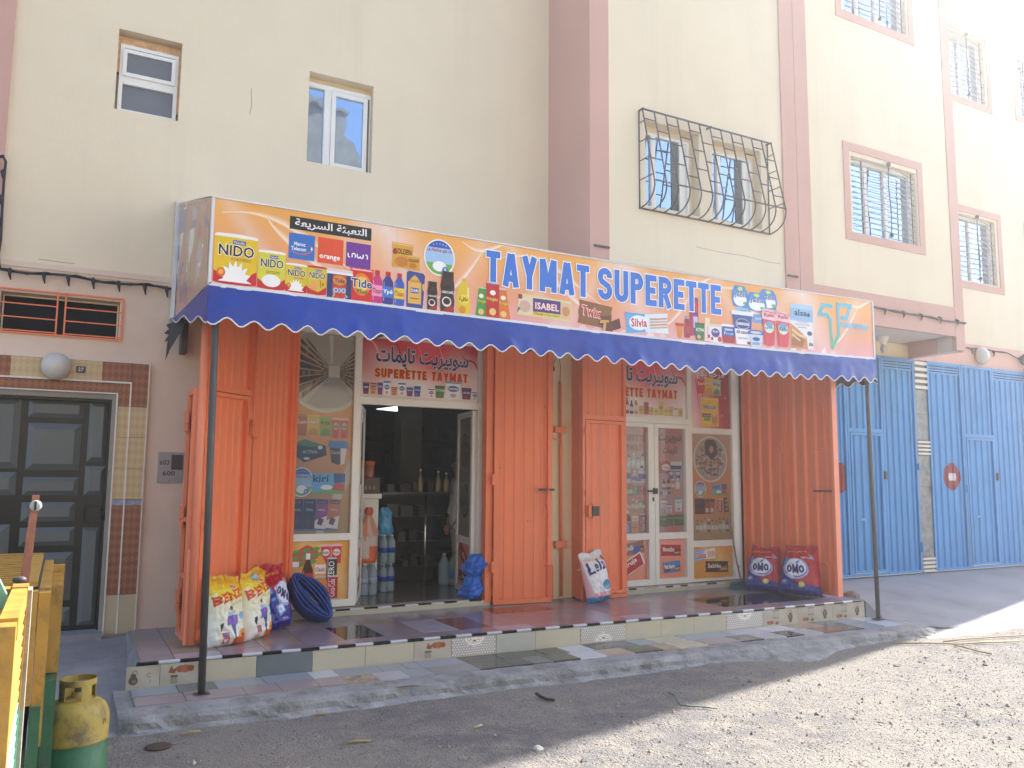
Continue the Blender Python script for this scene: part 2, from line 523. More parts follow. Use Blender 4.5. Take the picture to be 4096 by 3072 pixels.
# ------------------------------------------------------------------ materials
M_CREAM = mat('cream_stucco', (0.79, 0.675, 0.49), .9, .05, .7, bump=.3, bs=140, streak=.14, dcol=(.50, .42, .32), ds=.55)
M_LOW = mat('pinkish_stucco', (0.74, 0.585, 0.46), .9, .05, 1.0, bump=.25, bs=160, dirt=.22, dcol=(.42, .32, .25), ds=1.1)
M_PINK = mat('dusty_pink_paint', (0.60, 0.36, 0.29), .85, .05, 1.0, bump=.22, bs=160, dirt=.08, dcol=(.4, .22, .2), ds=2)
M_PEACH = mat('peach_paint', (0.78, 0.47, 0.36), .85, .05, 1.5, bump=.2, bs=160)
M_BEIGE = mat('beige_post_paint', (0.84, 0.71, 0.47), .8, .05, 2, bump=.2, bs=120, dirt=.12, dcol=(.4, .33, .24), ds=3)
M_WHITE = mat('white_lacquered_aluminium', (0.80, 0.78, 0.72), .35, .03, 3, dirt=.08, dcol=(.4, .36, .3), ds=4)
M_ORANGE = mat('orange_gate_paint', (0.86, 0.215, 0.085), .42, .06, 1.5, bump=.05, bs=30, chips=.55, streak=.45, dcol=(.60, .22, .14), ds=.8)
M_ORANGE2 = mat('pale_orange_paint', (0.86, 0.27, 0.14), .45, .05, 1.5, bump=.05, bs=30, streak=.2, dcol=(.55, .2, .15), ds=1.0)
M_BLUE = mat('blue_gate_paint', (0.05, 0.27, 0.58), .45, .09, 1.2, bump=.06, bs=22, chips=.5, streak=.55, dcol=(.07, .15, .25), ds=.9)
M_DARKSLOT = mat('dark_opening', (0.012, 0.014, 0.018), .9)
M_STEEL = mat('grey_painted_steel', (0.075, 0.068, 0.065), .5, .15, 6, bump=.1)
M_IRON = mat('dark_wrought_iron', (0.085, 0.07, 0.07), .55, .2, 12)
M_CHROME = mat('chrome', (0.7, 0.7, 0.7), .15, metal=1)
M_BLACKP = mat('black_plastic', (0.015, 0.015, 0.017), .4)
M_CABLE = mat('black_cable', (0.03, 0.03, 0.035), .6, .2, 10)
M_FOG = mat('opal_glass', (0.56, 0.54, 0.49), .25, .05, 3)
M_FABRIC = mat('royal_blue_awning_fabric', (0.009, 0.045, 0.33), .36, .16, 1.6, bump=.12, bs=9, spec=.5, dirt=.25, dcol=(.06, .10, .30), ds=2.5)
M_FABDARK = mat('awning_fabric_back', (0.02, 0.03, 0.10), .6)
M_TORN = mat('torn_dark_fabric', (0.05, 0.045, 0.05), .7, .2, 6)
M_PIPING = mat('white_piping', (0.8, 0.8, 0.78), .5)
M_CONC = mat('grey_concrete', (0.30, 0.305, 0.33), .9, .16, 1.2, bump=.9, bs=45, dirt=.35, dcol=(.18, .17, .17), ds=2.2)
M_CEMENT = mat('smooth_cement', (0.29, 0.29, 0.30), .85, .14, 2, bump=.7, bs=35, dirt=.5, dcol=(.17, .165, .16), ds=3, dth=(.46, .66))
M_DARKMETAL = mat('black_door_steel', (0.012, 0.017, 0.018), .35, .1, 3)
M_GREYPANEL = mat('grey_door_panel', (0.12, 0.135, 0.135), .38, .08, 2, bump=.05, bs=20)
M_SILVER = mat('pale_trim_strip', (0.72, 0.70, 0.64), .35)
M_SOFFIT = mat('soffit_paint', (0.66, 0.58, 0.49), .9, .05, 1.5, bump=.15)
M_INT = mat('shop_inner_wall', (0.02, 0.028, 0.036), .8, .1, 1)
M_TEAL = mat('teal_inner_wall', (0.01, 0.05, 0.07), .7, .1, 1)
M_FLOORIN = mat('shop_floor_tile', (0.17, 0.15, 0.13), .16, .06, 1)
M_PRINT = print_mat('printed_vinyl', .30, .05)
M_PGLASS = print_mat('printed_glass_film', .12, .08, coat=.5)
M_SIGNPRINT = print_mat('sign_vinyl', .33, .04)  # printed sign vinyl, does not glow

def glass_mat():
    m = bpy.data.materials.new('window_glass'); m.use_nodes = True
    b = m.node_tree.nodes['Principled BSDF']
    b.inputs['Base Color'].default_value = (.38, .50, .66, 1)
    b.inputs['Metallic'].default_value = .9
    b.inputs['Roughness'].default_value = .03
    b.inputs['IOR'].default_value = 1.5
    b.inputs['Specular IOR Level'].default_value = .9
    n = m.node_tree
    g = n.nodes.new('ShaderNodeNewGeometry')
    t = n.nodes.new('ShaderNodeTexNoise'); t.inputs['Scale'].default_value = 2.2
    n.links.new(g.outputs['Position'], t.inputs['Vector'])
    bp = n.nodes.new('ShaderNodeBump'); bp.inputs['Strength'].default_value = .12; bp.inputs['Distance'].default_value = .02
    n.links.new(t.outputs['Fac'], bp.inputs['Height'])
    n.links.new(bp.outputs[0], b.inputs['Normal'])
    MATS['glass'] = m
    return m
M_GLASS = glass_mat()
M_FROST = mat('frosted_glass', (0.17, 0.175, 0.19), .22, .1, 1.5, bump=.4, bs=90)

# ------------------------------------------------------------------ setting: ground
def ss(a, b, x):
    t = max(0, min(1, (x - a) / (b - a))); return t * t * (3 - 2 * t)
def ground_z(x, y):
    z = -1.705
    # rise towards the house fronts
    if y > 5.9:
        r = ss(5.95, 8.3, y)
        left = 1 - ss(0.62, 0.95, x)
        right = ss(8.2, 8.9, x)
        z += 0.25 * r * left + 0.27 * r * right
    if y < 6.2:
        z += 0.018 * noise.noise(Vector((x * .7, y * .7, 0))) + 0.008 * noise.noise(Vector((x * 2.7, y * 2.7, 3)))
        z -= 0.02 * ss(5.9, 3.0, y)
    z -= 0.012 * max(0, 6 - abs(y - 3)) * 0
    return z

def axis(segs):
    o = []
    for a, b, st in segs:
        n = max(1, int(round((b - a) / st)))
        o += [a + (b - a) * i / n for i in range(n)]
    o.append(segs[-1][1])
    return o
gx = axis([(-60, -12, 8), (-12, -2, .8), (-2, 16, .06), (16, 30, 1), (30, 90, 10)])
gy = axis([(-60, -10, 10), (-10, 1.5, .7), (1.5, 6.4, .06), (6.4, 8.4, .1)])
gv = []
for y in gy:
    for x in gx:
        z = ground_z(x, y)
        if -2 < x < 16 and 1.5 < y < 6.3:
            a = noise.noise(Vector((x * 9, y * 9, 1))); b2 = noise.noise(Vector((x * 21, y * 21, 5)))
            amt = ss(5.9, 5.2, y) * (.4 + .6 * ss(5.6, 4.6, y))
            z += amt * (.007 * a + .006 * b2)
        gv.append((x, y, z))
nx = len(gx)
gf = [(j * nx + i, j * nx + i + 1, (j + 1) * nx + i + 1, (j + 1) * nx + i) for j in range(len(gy) - 1) for i in range(nx - 1)]

def gravel_mat():
    m = bpy.data.materials.new('dusty_gravel_road'); m.use_nodes = True
    nt = m.node_tree; N, L = nt.nodes, nt.links
    b = N['Principled BSDF']; b.inputs['Roughness'].default_value = .95; b.inputs['Specular IOR Level'].default_value = .2
    g = N.new('ShaderNodeNewGeometry')
    def nz(sc, det=6, r=.6):
        n = N.new('ShaderNodeTexNoise'); n.inputs['Scale'].default_value = sc; n.inputs['Detail'].default_value = det; n.inputs['Roughness'].default_value = r
        L.new(g.outputs['Position'], n.inputs['Vector']); return n
    def mixn(f, a, bb, bl='MIX'):
        x = N.new('ShaderNodeMix'); x.data_type = 'RGBA'; x.blend_type = bl
        if isinstance(f, float): x.inputs['Factor'].default_value = f
        else: L.new(f, x.inputs['Factor'])
        for k, val in ((6, a), (7, bb)):
            if isinstance(val, tuple): x.inputs[k].default_value = (*val, 1)
            else: L.new(val, x.inputs[k])
        return x.outputs[2]
    def rng(src, a, bb, c=0., d=1.):
        r = N.new('ShaderNodeMapRange'); r.inputs['From Min'].default_value = a; r.inputs['From Max'].default_value = bb
        r.inputs['To Min'].default_value = c; r.inputs['To Max'].default_value = d
        L.new(src, r.inputs['Value']); return r.outputs[0]
    big = nz(.55, 8, .65); mid = nz(5, 8, .7); fine = nz(70, 3, .6); gr = nz(26, 4, .7)
    c1 = mixn(rng(big.outputs[0], .40, .60), (.30, .285, .265), (.20, .195, .20))
    c2 = mixn(rng(mid.outputs[0], .42, .62), c1, (.34, .315, .28))
    v = N.new('ShaderNodeTexVoronoi'); v.inputs['Scale'].default_value = 34; v.inputs['Randomness'].default_value = 1
    L.new(g.outputs['Position'], v.inputs['Vector'])
    st = rng(v.outputs['Distance'], .12, .30, 1., 0.)
    keep = rng(gr.outputs[0], .50, .60)
    mm = N.new('ShaderNodeMath'); mm.operation = 'MULTIPLY'; L.new(st, mm.inputs[0]); L.new(keep, mm.inputs[1])
    vc = N.new('ShaderNodeSeparateColor'); L.new(v.outputs['Color'], vc.inputs[0])
    stone = mixn(vc.outputs[0], (.10, .095, .095), (.46, .43, .40))
    c3 = mixn(mm.outputs[0], c2, stone)
    c4 = mixn(rng(fine.outputs[0], .35, .75, 0., .5), c3, (.15, .14, .135))
    L.new(c4, b.inputs['Base Color'])
    add = N.new('ShaderNodeMath'); add.operation = 'ADD'; L.new(mm.outputs[0], add.inputs[0])
    a2 = N.new('ShaderNodeMath'); a2.operation = 'MULTIPLY'; a2.inputs[1].default_value = 1.0; L.new(gr.outputs[0], a2.inputs[0]); L.new(a2.outputs[0], add.inputs[1])
    a3 = N.new('ShaderNodeMath'); a3.operation = 'ADD'; L.new(add.outputs[0], a3.inputs[0]); L.new(fine.outputs[0], a3.inputs[1])
    bp = N.new('ShaderNodeBump'); bp.inputs['Strength'].default_value = 1.0; bp.inputs['Distance'].default_value = .026
    L.new(a3.outputs[0], bp.inputs['Height']); L.new(bp.outputs[0], b.inputs['Normal'])
    return m
M_GRAVEL = gravel_mat()
road = MB(); road.v = gv; road.f = gf; road.m = [0] * len(gf); road.s = [True] * len(gf)
road.build('road', M_GRAVEL, kind='structure')

# concrete apron before the blue gates, rippled where it meets the road
def apron_edge(x):
    return 5.75 + .25 * noise.noise(Vector((x * .6, 0, 7))) - .10 * ss(9, 13, x)
ap = MB()
xs = axis([(8.32, 18.6, .07)])
ys = axis([(0, 1, .02)])
av = []; af = []
for yy in ys:
    for x in xs:
        xe = x
        y = apron_edge(x) + (8.3 - apron_edge(x)) * yy
        break_y = 7.28
        if y > break_y: z = -1.425 - .085 * (8.3 - y) / (8.3 - break_y) * 1.3
        else: z = -1.535 - (.165) * ss(break_y, 5.9, y) + .006 * math.sin((y * 9 + x * 1.2 + noise.noise(Vector((x * 2, y * 2, 0))) * 2) * 3.0)
        z += .006 * noise.noise(Vector((x * 5, y * 5, 2)))
        if yy < .04: z = ground_z(x, y) - .03 + yy
        av.append((xe, y, max(z, ground_z(x, y) + (.006 if yy > .04 else -.03))))
n2 = len(xs)
for j in range(len(ys) - 1):
    for i in range(n2 - 1): af.append((j * n2 + i, j * n2 + i + 1, (j + 1) * n2 + i + 1, (j + 1) * n2 + i))
ap.add(av, af, 0, True)
ap.build('pavement', M_CONC, kind='structure')
# cement floor in front of the house door
lp = MB(); xs = axis([(-3.2, .60, .1)]); ys = axis([(6.05, 8.3, .1)])
av = [(x, y, ground_z(x, y) + .012 + .004 * noise.noise(Vector((x * 3, y * 3, 0))) - (.04 if y < 6.06 else 0)) for y in ys for x in xs]
n2 = len(xs); af = [(j * n2 + i, j * n2 + i + 1, (j + 1) * n2 + i + 1, (j + 1) * n2 + i) for j in range(len(ys) - 1) for i in range(n2 - 1)]
lp.add(av, af, 0, True); lp.build('pavement', M_CEMENT, kind='structure')

# ------------------------------------------------------------------ the house
house = thing('apartment_building', 'long cream stucco apartment building with dusty pink bands, seen from across the street', 'building', (5, 14, -1.7))

def wall_holes(mb, x0, x1, z0, z1, y, holes, m=0):
    xs = sorted({x0, x1, *[h[0] for h in holes], *[h[1] for h in holes]})
    zs = sorted({z0, z1, *[h[2] for h in holes], *[h[3] for h in holes]})
    xs = [x for x in xs if x0 <= x <= x1]; zs = [z for z in zs if z0 <= z <= z1]
    for i in range(len(xs) - 1):
        for j in range(len(zs) - 1):
            cx, cz = (xs[i] + xs[i + 1]) / 2, (zs[j] + zs[j + 1]) / 2
            if any(h[0] < cx < h[1] and h[2] < cz < h[3] for h in holes): continue
            mb.quad((xs[i], y, zs[j]), (xs[i + 1], y, zs[j]), (xs[i + 1], y, zs[j + 1]), (xs[i], y, zs[j + 1]), m)
    for (a, b, c, d, dp) in holes:
        mb.quad((a, y, c), (a, y + dp, c), (a, y + dp, d), (a, y, d), m)
        mb.quad((b, y, c), (b, y, d), (b, y + dp, d), (b, y + dp, c), m)
        mb.quad((a, y, c), (b, y, c), (b, y + dp, c), (a, y + dp, c), m)
        mb.quad((a, y, d), (a, y + dp, d), (b, y + dp, d), (b, y, d), m)
        mb.quad((a, y + dp, c), (b, y + dp, c), (b, y + dp, d), (a, y + dp, d), m)

TOP = 15.4
YW, YF = 8.30, 7.40
wa = MB()
wall_holes(wa, -14, 4.98, 1.84, TOP, YW, [(.221, .783, 3.405, 4.202, .14), (2.04, 2.745, 3.25, 4.235, .14)])
wa.build('wall', M_CREAM, house)
wl = MB()
wall_holes(wl, -14, 1.93, -1.75, 1.84, YW, [(-.565, .375, 1.22, 1.57, .22), (-.77, .361, -1.42, .664, .12)])
wall_holes(wl, 1.93, 4.985, 1.62, 1.84, YW, [])
wl.build('wall', M_LOW, house)
wb = MB()
wall_holes(wb, 4.985, 9.26, 1.62, 2.115, YW, [])
wb.box(4.985, 5.325, YW, 8.75, -1.75, 1.62)
wall_holes(wb, 8.08, 9.26, -1.75, 1.62, YW, [])
wb.quad((9.26, YW, 1.885), (11.64, YW, 1.885), (11.64, YW, 2.115), (9.26, YW, 2.115))
wb.build('wall', M_BEIGE, house)
# projecting upper floors
wc = MB()
holesC = [(5.76, 6.575, 3.13, 4.175, .13), (6.785, 7.60, 3.13, 4.155, .13),
          (9.30, 10.69, 3.345, 4.45, .16), (9.27, 10.65, 6.55, 7.68, .16)]
wall_holes(wc, 5.242, 11.435, 2.115, TOP, YF, holesC)
wc.build('wall', M_CREAM, house)
px_ = MB()
px_.quad((4.98, YW, 1.9), (4.98, YF, 1.9), (4.98, YF, TOP), (4.98, YW, TOP))
px_.quad((4.98, YF, 1.9), (5.242, YF, 1.9), (5.242, YF, TOP), (4.98, YF, TOP))
px_.build('pilaster', M_PINK, house)
pp = MB().box(7.975, 8.222, YF - .022, YF + .05, 2.115, TOP)
pp.box(8.230, 8.47, YF - .022, YF + .05, 2.115, TOP); pp.box(8.2215, 8.2305, YF - .012, YF + .05, 2.115, TOP)
pp.build('pilaster', M_PINK, house)
pb = MB().box(11.435, 11.645, YF - .012, YW, 1.9, TOP)
pb.v = [(x if not (abs(x - 11.435) < 1e-6 and y > 8 and z < 2) else 11.60, y, z) for x, y, z in pb.v]
pb.build('corner_band', M_PINK, house)
bd = MB().box(8.472, 11.433, YF - .010, YF + .06, 2.10, 2.535); bd.build('band', M_PINK, house)
sf = MB().box(4.99, 11.433, YF + .062, YW - .003, 2.118, 2.30); sf.build('soffit', M_SOFFIT, house)
be = MB()
be.add([(11.44, YF + .06, 1.893), (11.648, YF, 1.888), (11.648, YW - .005, 1.888), (11.615, YW - .005, 1.888), (11.44, YF + .06, 2.117), (11.615, YW - .005, 2.117)],
       [(0, 1, 2, 3), (0, 3, 5, 4)])
be.build('edge_beam', M_SOFFIT, house)
# far wall
wd = MB()
holesD = [(12.66, 14.10, 3.345, 4.50, .16), (12.64, 14.06, 6.63, 7.80, .16), (15.12, 16.4, 3.345, 4.50, .16), (15.08, 16.4, 6.68, 7.80, .16)]
wall_holes(wd, 11.65, 18.60, 2.262, TOP, YW, holesD)
wd.quad((18.60, YW, -1.75), (18.60, 20, -1.75), (18.60, 20, TOP), (18.60, YW, TOP))
wd.quad((-14, YW, -1.75), (-14, 20, -1.75), (-14, 20, TOP), (-14, YW, TOP))
wd.quad((-14, 20, -1.75), (18.60, 20, -1.75), (18.60, 20, TOP), (-14, 20, TOP))
wd.build('wall', M_CREAM, house)
rf = MB().box(-14, 18.60, YW + .01, 20, TOP, TOP + .25); rf.box(4.98, 11.645, YF, YW + .01, TOP, TOP + .25)
rf.build('roof', M_CREAM, house)
MB().box(11.65, 18.60, YW - .012, YW + .04, 1.885, 2.262).build('band', M_PEACH, house)
MB().box(14.66, 18.60, YW - .008, YW + .04, -1.75, 1.885).build('wall', M_PEACH, house)
# far left pilaster
MB().box(-1.3, -.617, YW - .05, YW + .02, 1.86, TOP).build('pilaster', M_PINK, house)
mo = MB().box(-14, .83, YW - .022, YW + .02, 1.795, 1.845); mo.box(-14, .83, YW - .012, YW + .02, 1.765, 1.795)
mo.build('moulding', M_LOW, house)
# pink surrounds of the windows
def surround(x0, x1, z0, z1, y, w=.115, ww=None):
    s = MB()
    s.box(x0, x1, y - .014, y + .02, z1 - w, z1); s.box(x0, x1, y - .014, y + .02, z0, z0 + w)
    s.box(x0, x0 + w, y - .014, y + .02, z0 + w, z1 - w); s.box(x1 - w, x1, y - .014, y + .02, z0 + w, z1 - w)
    s.build('window_surround', M_PINK, house)
surround(9.142, 10.827, 3.24, 4.624, YF)
surround(9.10, 10.79, 6.44, 7.86, YF)
surround(12.52, 14.27, 3.214, 4.65, YW)
surround(12.48, 14.225, 6.50, 7.965, YW)
surround(14.985, 16.55, 3.214, 4.65, YW)
surround(14.94, 16.55, 6.56, 7.95, YW)

def frame_rect(mb, x0, x1, z0, z1, y0, y1, w, m=0):
    mb.box(x0, x1, y0, y1, z0, z0 + w, m); mb.box(x0, x1, y0, y1, z1 - w, z1, m)
    mb.box(x0, x0 + w, y0, y1, z0 + w, z1 - w, m); mb.box(x1 - w, x1, y0, y1, z0 + w, z1 - w, m)

def barred_window(x0, x1, z0, z1, y, nb, vx):
    f = MB(); yy = y + .13
    frame_rect(f, x0, x1, z0, z1, yy - .04, yy + .02, .045)
    for k in (.30, .60):
        f.box(x0 + (x1 - x0) * k - .03, x0 + (x1 - x0) * k + .03, yy - .03, yy + .015, z0 + .045, z1 - .045)
    w = f.build('window', M_WHITE, house)
    xs3 = [x0 + .045, x0 + (x1 - x0) * .3, x0 + (x1 - x0) * .6, x1 - .045]
    for i in range(3):
        g = MB().quad((xs3[i], yy, z0 + .045), (xs3[i + 1], yy, z0 + .045), (xs3[i + 1], yy, z1 - .045), (xs3[i], yy, z1 - .045))
        g.build('pane', M_GLASS, w)
    gr = MB()
    zc = (z0 + z1) / 2
    MG = mat('grey_window_bar', (.30, .31, .33), .5, .1, 10)
    gr.tube([(vx + .018 * math.sin(t * 7), y - .055 + .03 * abs(t - .5), z0 + .05 + (z1 - z0 - .06) * t) for t in [i / 16 for i in range(17)]], .009, 6)
    gr.sphere((vx, y - .05, z1 - .01), .032); gr.sphere((vx, y - .05, z0 + .06), .032)
    g = gr.build('window_grille', M_IRON, house)
    for i in range(nb):
        t = (i + .6) / nb; zz = z0 + .04 + (z1 - z0 - .08) * t
        b = MB().tube([(x0 + .01 + (x1 - x0 - .02) * s_, y + .03 - .075 * math.sin(PI * s_), zz - .05 * (s_ - .5) + .02 * math.sin(PI * s_)) for s_ in [k / 8 for k in range(9)]], .0062, 5)
        b.build('bar', MG, g)
    for xx in (x0 + (x1 - x0) * .16, x1 - .10):
        MB().tube([(xx, y + .012, z0 + .03), (xx, y + .012, z1 - .03)], .009, 5).build('bar', M_IRON, g)
barred_window(9.30, 10.69, 3.345, 4.45, YF, 13, 10.03)
barred_window(9.27, 10.65, 6.55, 7.68, YF, 13, 9.98)
barred_window(12.66, 14.10, 3.345, 4.50, YW, 12, 13.52)
barred_window(12.64, 14.06, 6.63, 7.80, YW, 12, 13.50)
barred_window(15.12, 16.4, 3.345, 4.50, YW, 12, 15.8)
barred_window(15.08, 16.4, 6.68, 7.80, YW, 12, 15.8)

# small tilted window, upper left
f = MB(); yy = YW + .10
frame_rect(f, .245, .765, 3.41, 4.09, yy - .035, yy + .02, .035)
f.box(.28, .73, yy - .03, yy + .02, 3.70, 3.78)
w1 = f.build('window', M_WHITE, house)
MB().quad((.28, yy, 3.445), (.73, yy, 3.445), (.73, yy, 3.70), (.28, yy, 3.70)).build('pane', M_FROST, w1)
sash = MB(); frame_rect(sash, .272, .738, 3.775, 4.035, -.018, .018, .034)
sash.xf(lambda p: Vector((p.x, yy - .03 - .10 * (p.z - 3.775) * .55 + p.y, p.z)))
sash.build('sash', M_WHITE, w1)
MB().quad((.30, yy - .031, 3.805), (.71, yy - .031, 3.805), (.71, yy - .043, 4.005), (.30, yy - .043, 4.005)).build('pane', M_FROST, w1)
MB().box(.26, .75, yy + .012, yy + .03, 3.99, 4.07).build('gap', M_DARKSLOT, w1)
M_RUST = mat('rusty_orange_foam', (0.62, 0.35, 0.17), .9, .3, 14, bump=.6)
MB().box(.222, .782, yy - .03, yy + .02, 4.092, 4.15).build('rusty_lintel', M_RUST, w1)
MB().box(.222, .243, yy - .028, yy + .02, 3.8, 4.09).build('rusty_lintel', M_RUST, w1)
MB().box(.767, .782, yy - .028, yy + .02, 3.5, 4.09).build('rusty_lintel', M_RUST, w1)

# two-leaf window
f = MB(); yy = YW + .10
frame_rect(f, 2.045, 2.74, 3.255, 4.115, yy - .03, yy + .02, .012)
f.box(2.045, 2.74, yy - .035, yy + .02, 4.11, 4.15)
f.box(2.225, 2.30, yy - .035, yy + .02, 3.265, 4.11)
frame_rect(f, 2.302, 2.70, 3.262, 4.10, yy - .045, yy - .01, .045)
w2 = f.build('window', M_WHITE, house)
MB().quad((2.057, yy, 3.265), (2.225, yy, 3.265), (2.225, yy, 4.11), (2.057, yy, 4.11)).build('pane', M_GLASS, w2)
MB().quad((2.347, yy - .02, 3.307), (2.655, yy - .02, 3.307), (2.655, yy - .02, 4.055), (2.347, yy - .02, 4.055)).build('pane', M_GLASS, w2)

# pair of sliding windows behind the bulging grille
for (x0, x1, z1) in ((5.76, 6.575, 4.175), (6.785, 7.60, 4.155)):
    f = MB(); yy = YF + .10
    frame_rect(f, x0 + .01, x1 - .10, 3.14, z1 - .11, yy - .03, yy + .02, .03)
    f.box(x0 + .14, x0 + .20, yy - .03, yy + .02, 3.17, z1 - .14); f.box(x0 + .565, x0 + .60, yy - .03, yy + .02, 3.17, z1 - .14)
    w = f.build('window', M_WHITE, house)
    MB().quad((x0 + .04, yy, 3.17), (x0 + .46, yy, 3.17), (x0 + .46, yy, z1 - .14), (x0 + .04, yy, z1 - .14)).build('pane', M_GLASS, w)
    MB().box(x0 + .46, x0 + .565, yy - .01, yy + .01, 3.17, z1 - .14).build('gap', mat('green_grey_strip', (.10, .12, .11), .7), w)  # dark greenish strip beside the glass
    MB().quad((x0 + .60, yy, 3.17), (x1 - .13, yy, 3.17), (x1 - .13, yy, z1 - .14), (x0 + .60, yy, z1 - .14)).build('pane', M_WHITE, w)

grille = thing('window_grille', 'large dark iron window grille bulging out at the bottom, above the long shop sign', 'grille', (6.7, 7.35, 3.1))
gy0, gy1, gy2 = 7.33, 7.12, 7.385
zt, zm, zb = 4.26, 3.34, 3.085
sl_ = 0.0
MB().box(5.66, 7.73, gy0 - .008, gy0 + .008, zt - .008, zt + .008).build('rail', M_IRON, grille)
MB().box(5.68, 7.73, gy1 - .007, gy1 + .007, zm - .007, zm + .007).build('rail', M_IRON, grille)
MB().box(5.66, 7.73, gy2 - .007, gy2 + .007, zb - .008, zb + .008).build('rail', M_IRON, grille)
xb = [5.668 + i * (7.718 - 5.668) / 12 for i in range(13)]
def prof(t):
    # point of a bar for t 0 (top) .. 1 (bottom): straight outward slope, then a curl back
    if t < .72:
        q = t / .72; return (gy0 + (gy1 - gy0) * q, zt + (zm - zt) * q)
    q = (t - .72) / .28; a = q * PI / 2
    return (gy1 - .02 * math.sin(PI * q) + (gy2 - gy1) * (1 - math.cos(a)), zm - (zm - zb) * math.sin(a))
for x in xb:
    MB().tube([(x, *prof(t)) for t in [0, .2, .4, .6, .72] + [.72 + .28 * k / 7 for k in range(1, 8)]], .0095, 6).build('bar', M_IRON, grille)
for i in range(12):
    for k in range(6):
        t = .10 + .20 * k + (.10 if i % 2 else 0)
        if t > .70: continue
        y, z = prof(t)
        MB().tube([(xb[i], y, z), (xb[i + 1], y, z)], .008, 5).build('rung', M_IRON, grille)
for x in (5.668, 7.718):
    MB().tube([(x, YF - .005, zt), (x, YF - .005, zb)], .009, 6).build('bar', M_IRON, grille)
    for t in (.12, .3, .48, .66):
        y, z = prof(t)
        MB().tube([(x, y, z), (x, YF, z)], .007, 5).build('rung', M_IRON, grille)
for x in (5.668, 6.70, 7.70):
    MB().box(x - .008, x + .008, gy0 - .02, YF + .01, zt - .008, zt + .008).build('bracket', M_IRON, grille)
    MB().box(x - .008, x + .008, gy2, YF + .01, zb - .008, zb + .008).build('bracket', M_IRON, grille)

# transom window with orange bars over the house door
tw = MB(); frame_rect(tw, -.555, .372, 1.225, 1.565, YW + .12, YW + .16, .012)
t_ = tw.build('window', M_BEIGE, house)
MB().box(-.543, .36, YW + .14, YW + .18, 1.237, 1.553).build('pane', M_DARKSLOT, t_)
tg = MB(); frame_rect(tg, -.60, .405, 1.205, 1.60, YW - .022, YW - .006, .013)
tg_ = tg.build('window_grille', M_ORANGE, house)
for x in (-.129, -.065): MB().box(x - .007, x + .007, YW - .018, YW - .008, 1.218, 1.587).build('bar', M_ORANGE, tg_)
for z in (1.348, 1.468):
    MB().box(-.587, -.136, YW - .018, YW - .010, z - .005, z + .005).build('bar', M_ORANGE, tg_)
    MB().box(-.058, .392, YW - .018, YW - .010, z - .005, z + .005).build('bar', M_ORANGE, tg_)
MB().box(-.587, -.136, YW - .018, YW - .010, 1.226, 1.236).build('bar', M_ORANGE, tg_)
MB().box(-.058, .392, YW - .018, YW - .010, 1.226, 1.236).build('bar', M_ORANGE, tg_)

# house door 27
dr = MB(); dr.box(-.77, .361, 8.395, 8.42, -1.383, .664)
door = dr.build('door', M_DARKMETAL, house)
def raised(x0, x1, z0, z1, parent=door, y=8.392, d=.028, m=M_GREYPANEL):
    e = min(.055, (x1 - x0) * .25, (z1 - z0) * .25)
    b = MB()
    b.add([(x0, y, z0), (x1, y, z0), (x1, y, z1), (x0, y, z1), (x0 + e, y - d, z0 + e), (x1 - e, y - d, z0 + e), (x1 - e, y - d, z1 - e), (x0 + e, y - d, z1 - e)],
          [(4, 5, 6, 7), (0, 1, 5, 4), (1, 2, 6, 5), (2, 3, 7, 6), (3, 0, 4, 7)])
    b.build('panel', m, parent)
for a in [(-.74, -.35, .03, .64), (-.74, -.35, -.20, .0), (-.74, -.37, -.80, -.45), (-.74, -.37, -1.34, -.84), (-.295, .138, .484, .641), (-.288, .13, .02, .434), (-.298, .132, -.202, -.042), (-.296, .12, -.431, -.262),
          (-.296, .128, -.642, -.481), (-.296, .126, -1.12, -.70), (-.296, .132, -1.337, -1.178), (.184, .338, .10, .635), (.178, .347, -.205, .06), (.19, .335, -1.343, -.487)]:
    raised(*a)
MB().box(.20, .33, 8.345, 8.39, -.44, -.30).build('lock', M_BLACKP, door)
hd = MB(); hd.tube([(.335, 8.34, -.33), (.335, 8.31, -.34), (.36, 8.305, -.42)], .012, 8); hd.build('handle', M_BLACKP, door)
MB().box(.3615, .391, 8.284, 8.30, -1.42, .7115).build('reveal_shade', mat('grey_brown_shade', (.30, .27, .23), .9), house)  # flat strips that paint the shaded door reveal grey-brown
MB().box(-1.4, .3615, 8.284, 8.30, .6645, .7115).build('reveal_shade', mat('grey_brown_shade', (.30, .27, .23), .9), house)
fr = MB(); fr.box(.345, .361, 8.33, 8.395, -1.383, .664); fr.box(-.77, .345, 8.33, 8.395, .640, .664)
fr.build('door_frame', M_DARKMETAL, house)
MB().box(-.80, .385, 8.16, 8.40, -1.47, -1.385).build('door_step', M_CEMENT, house)

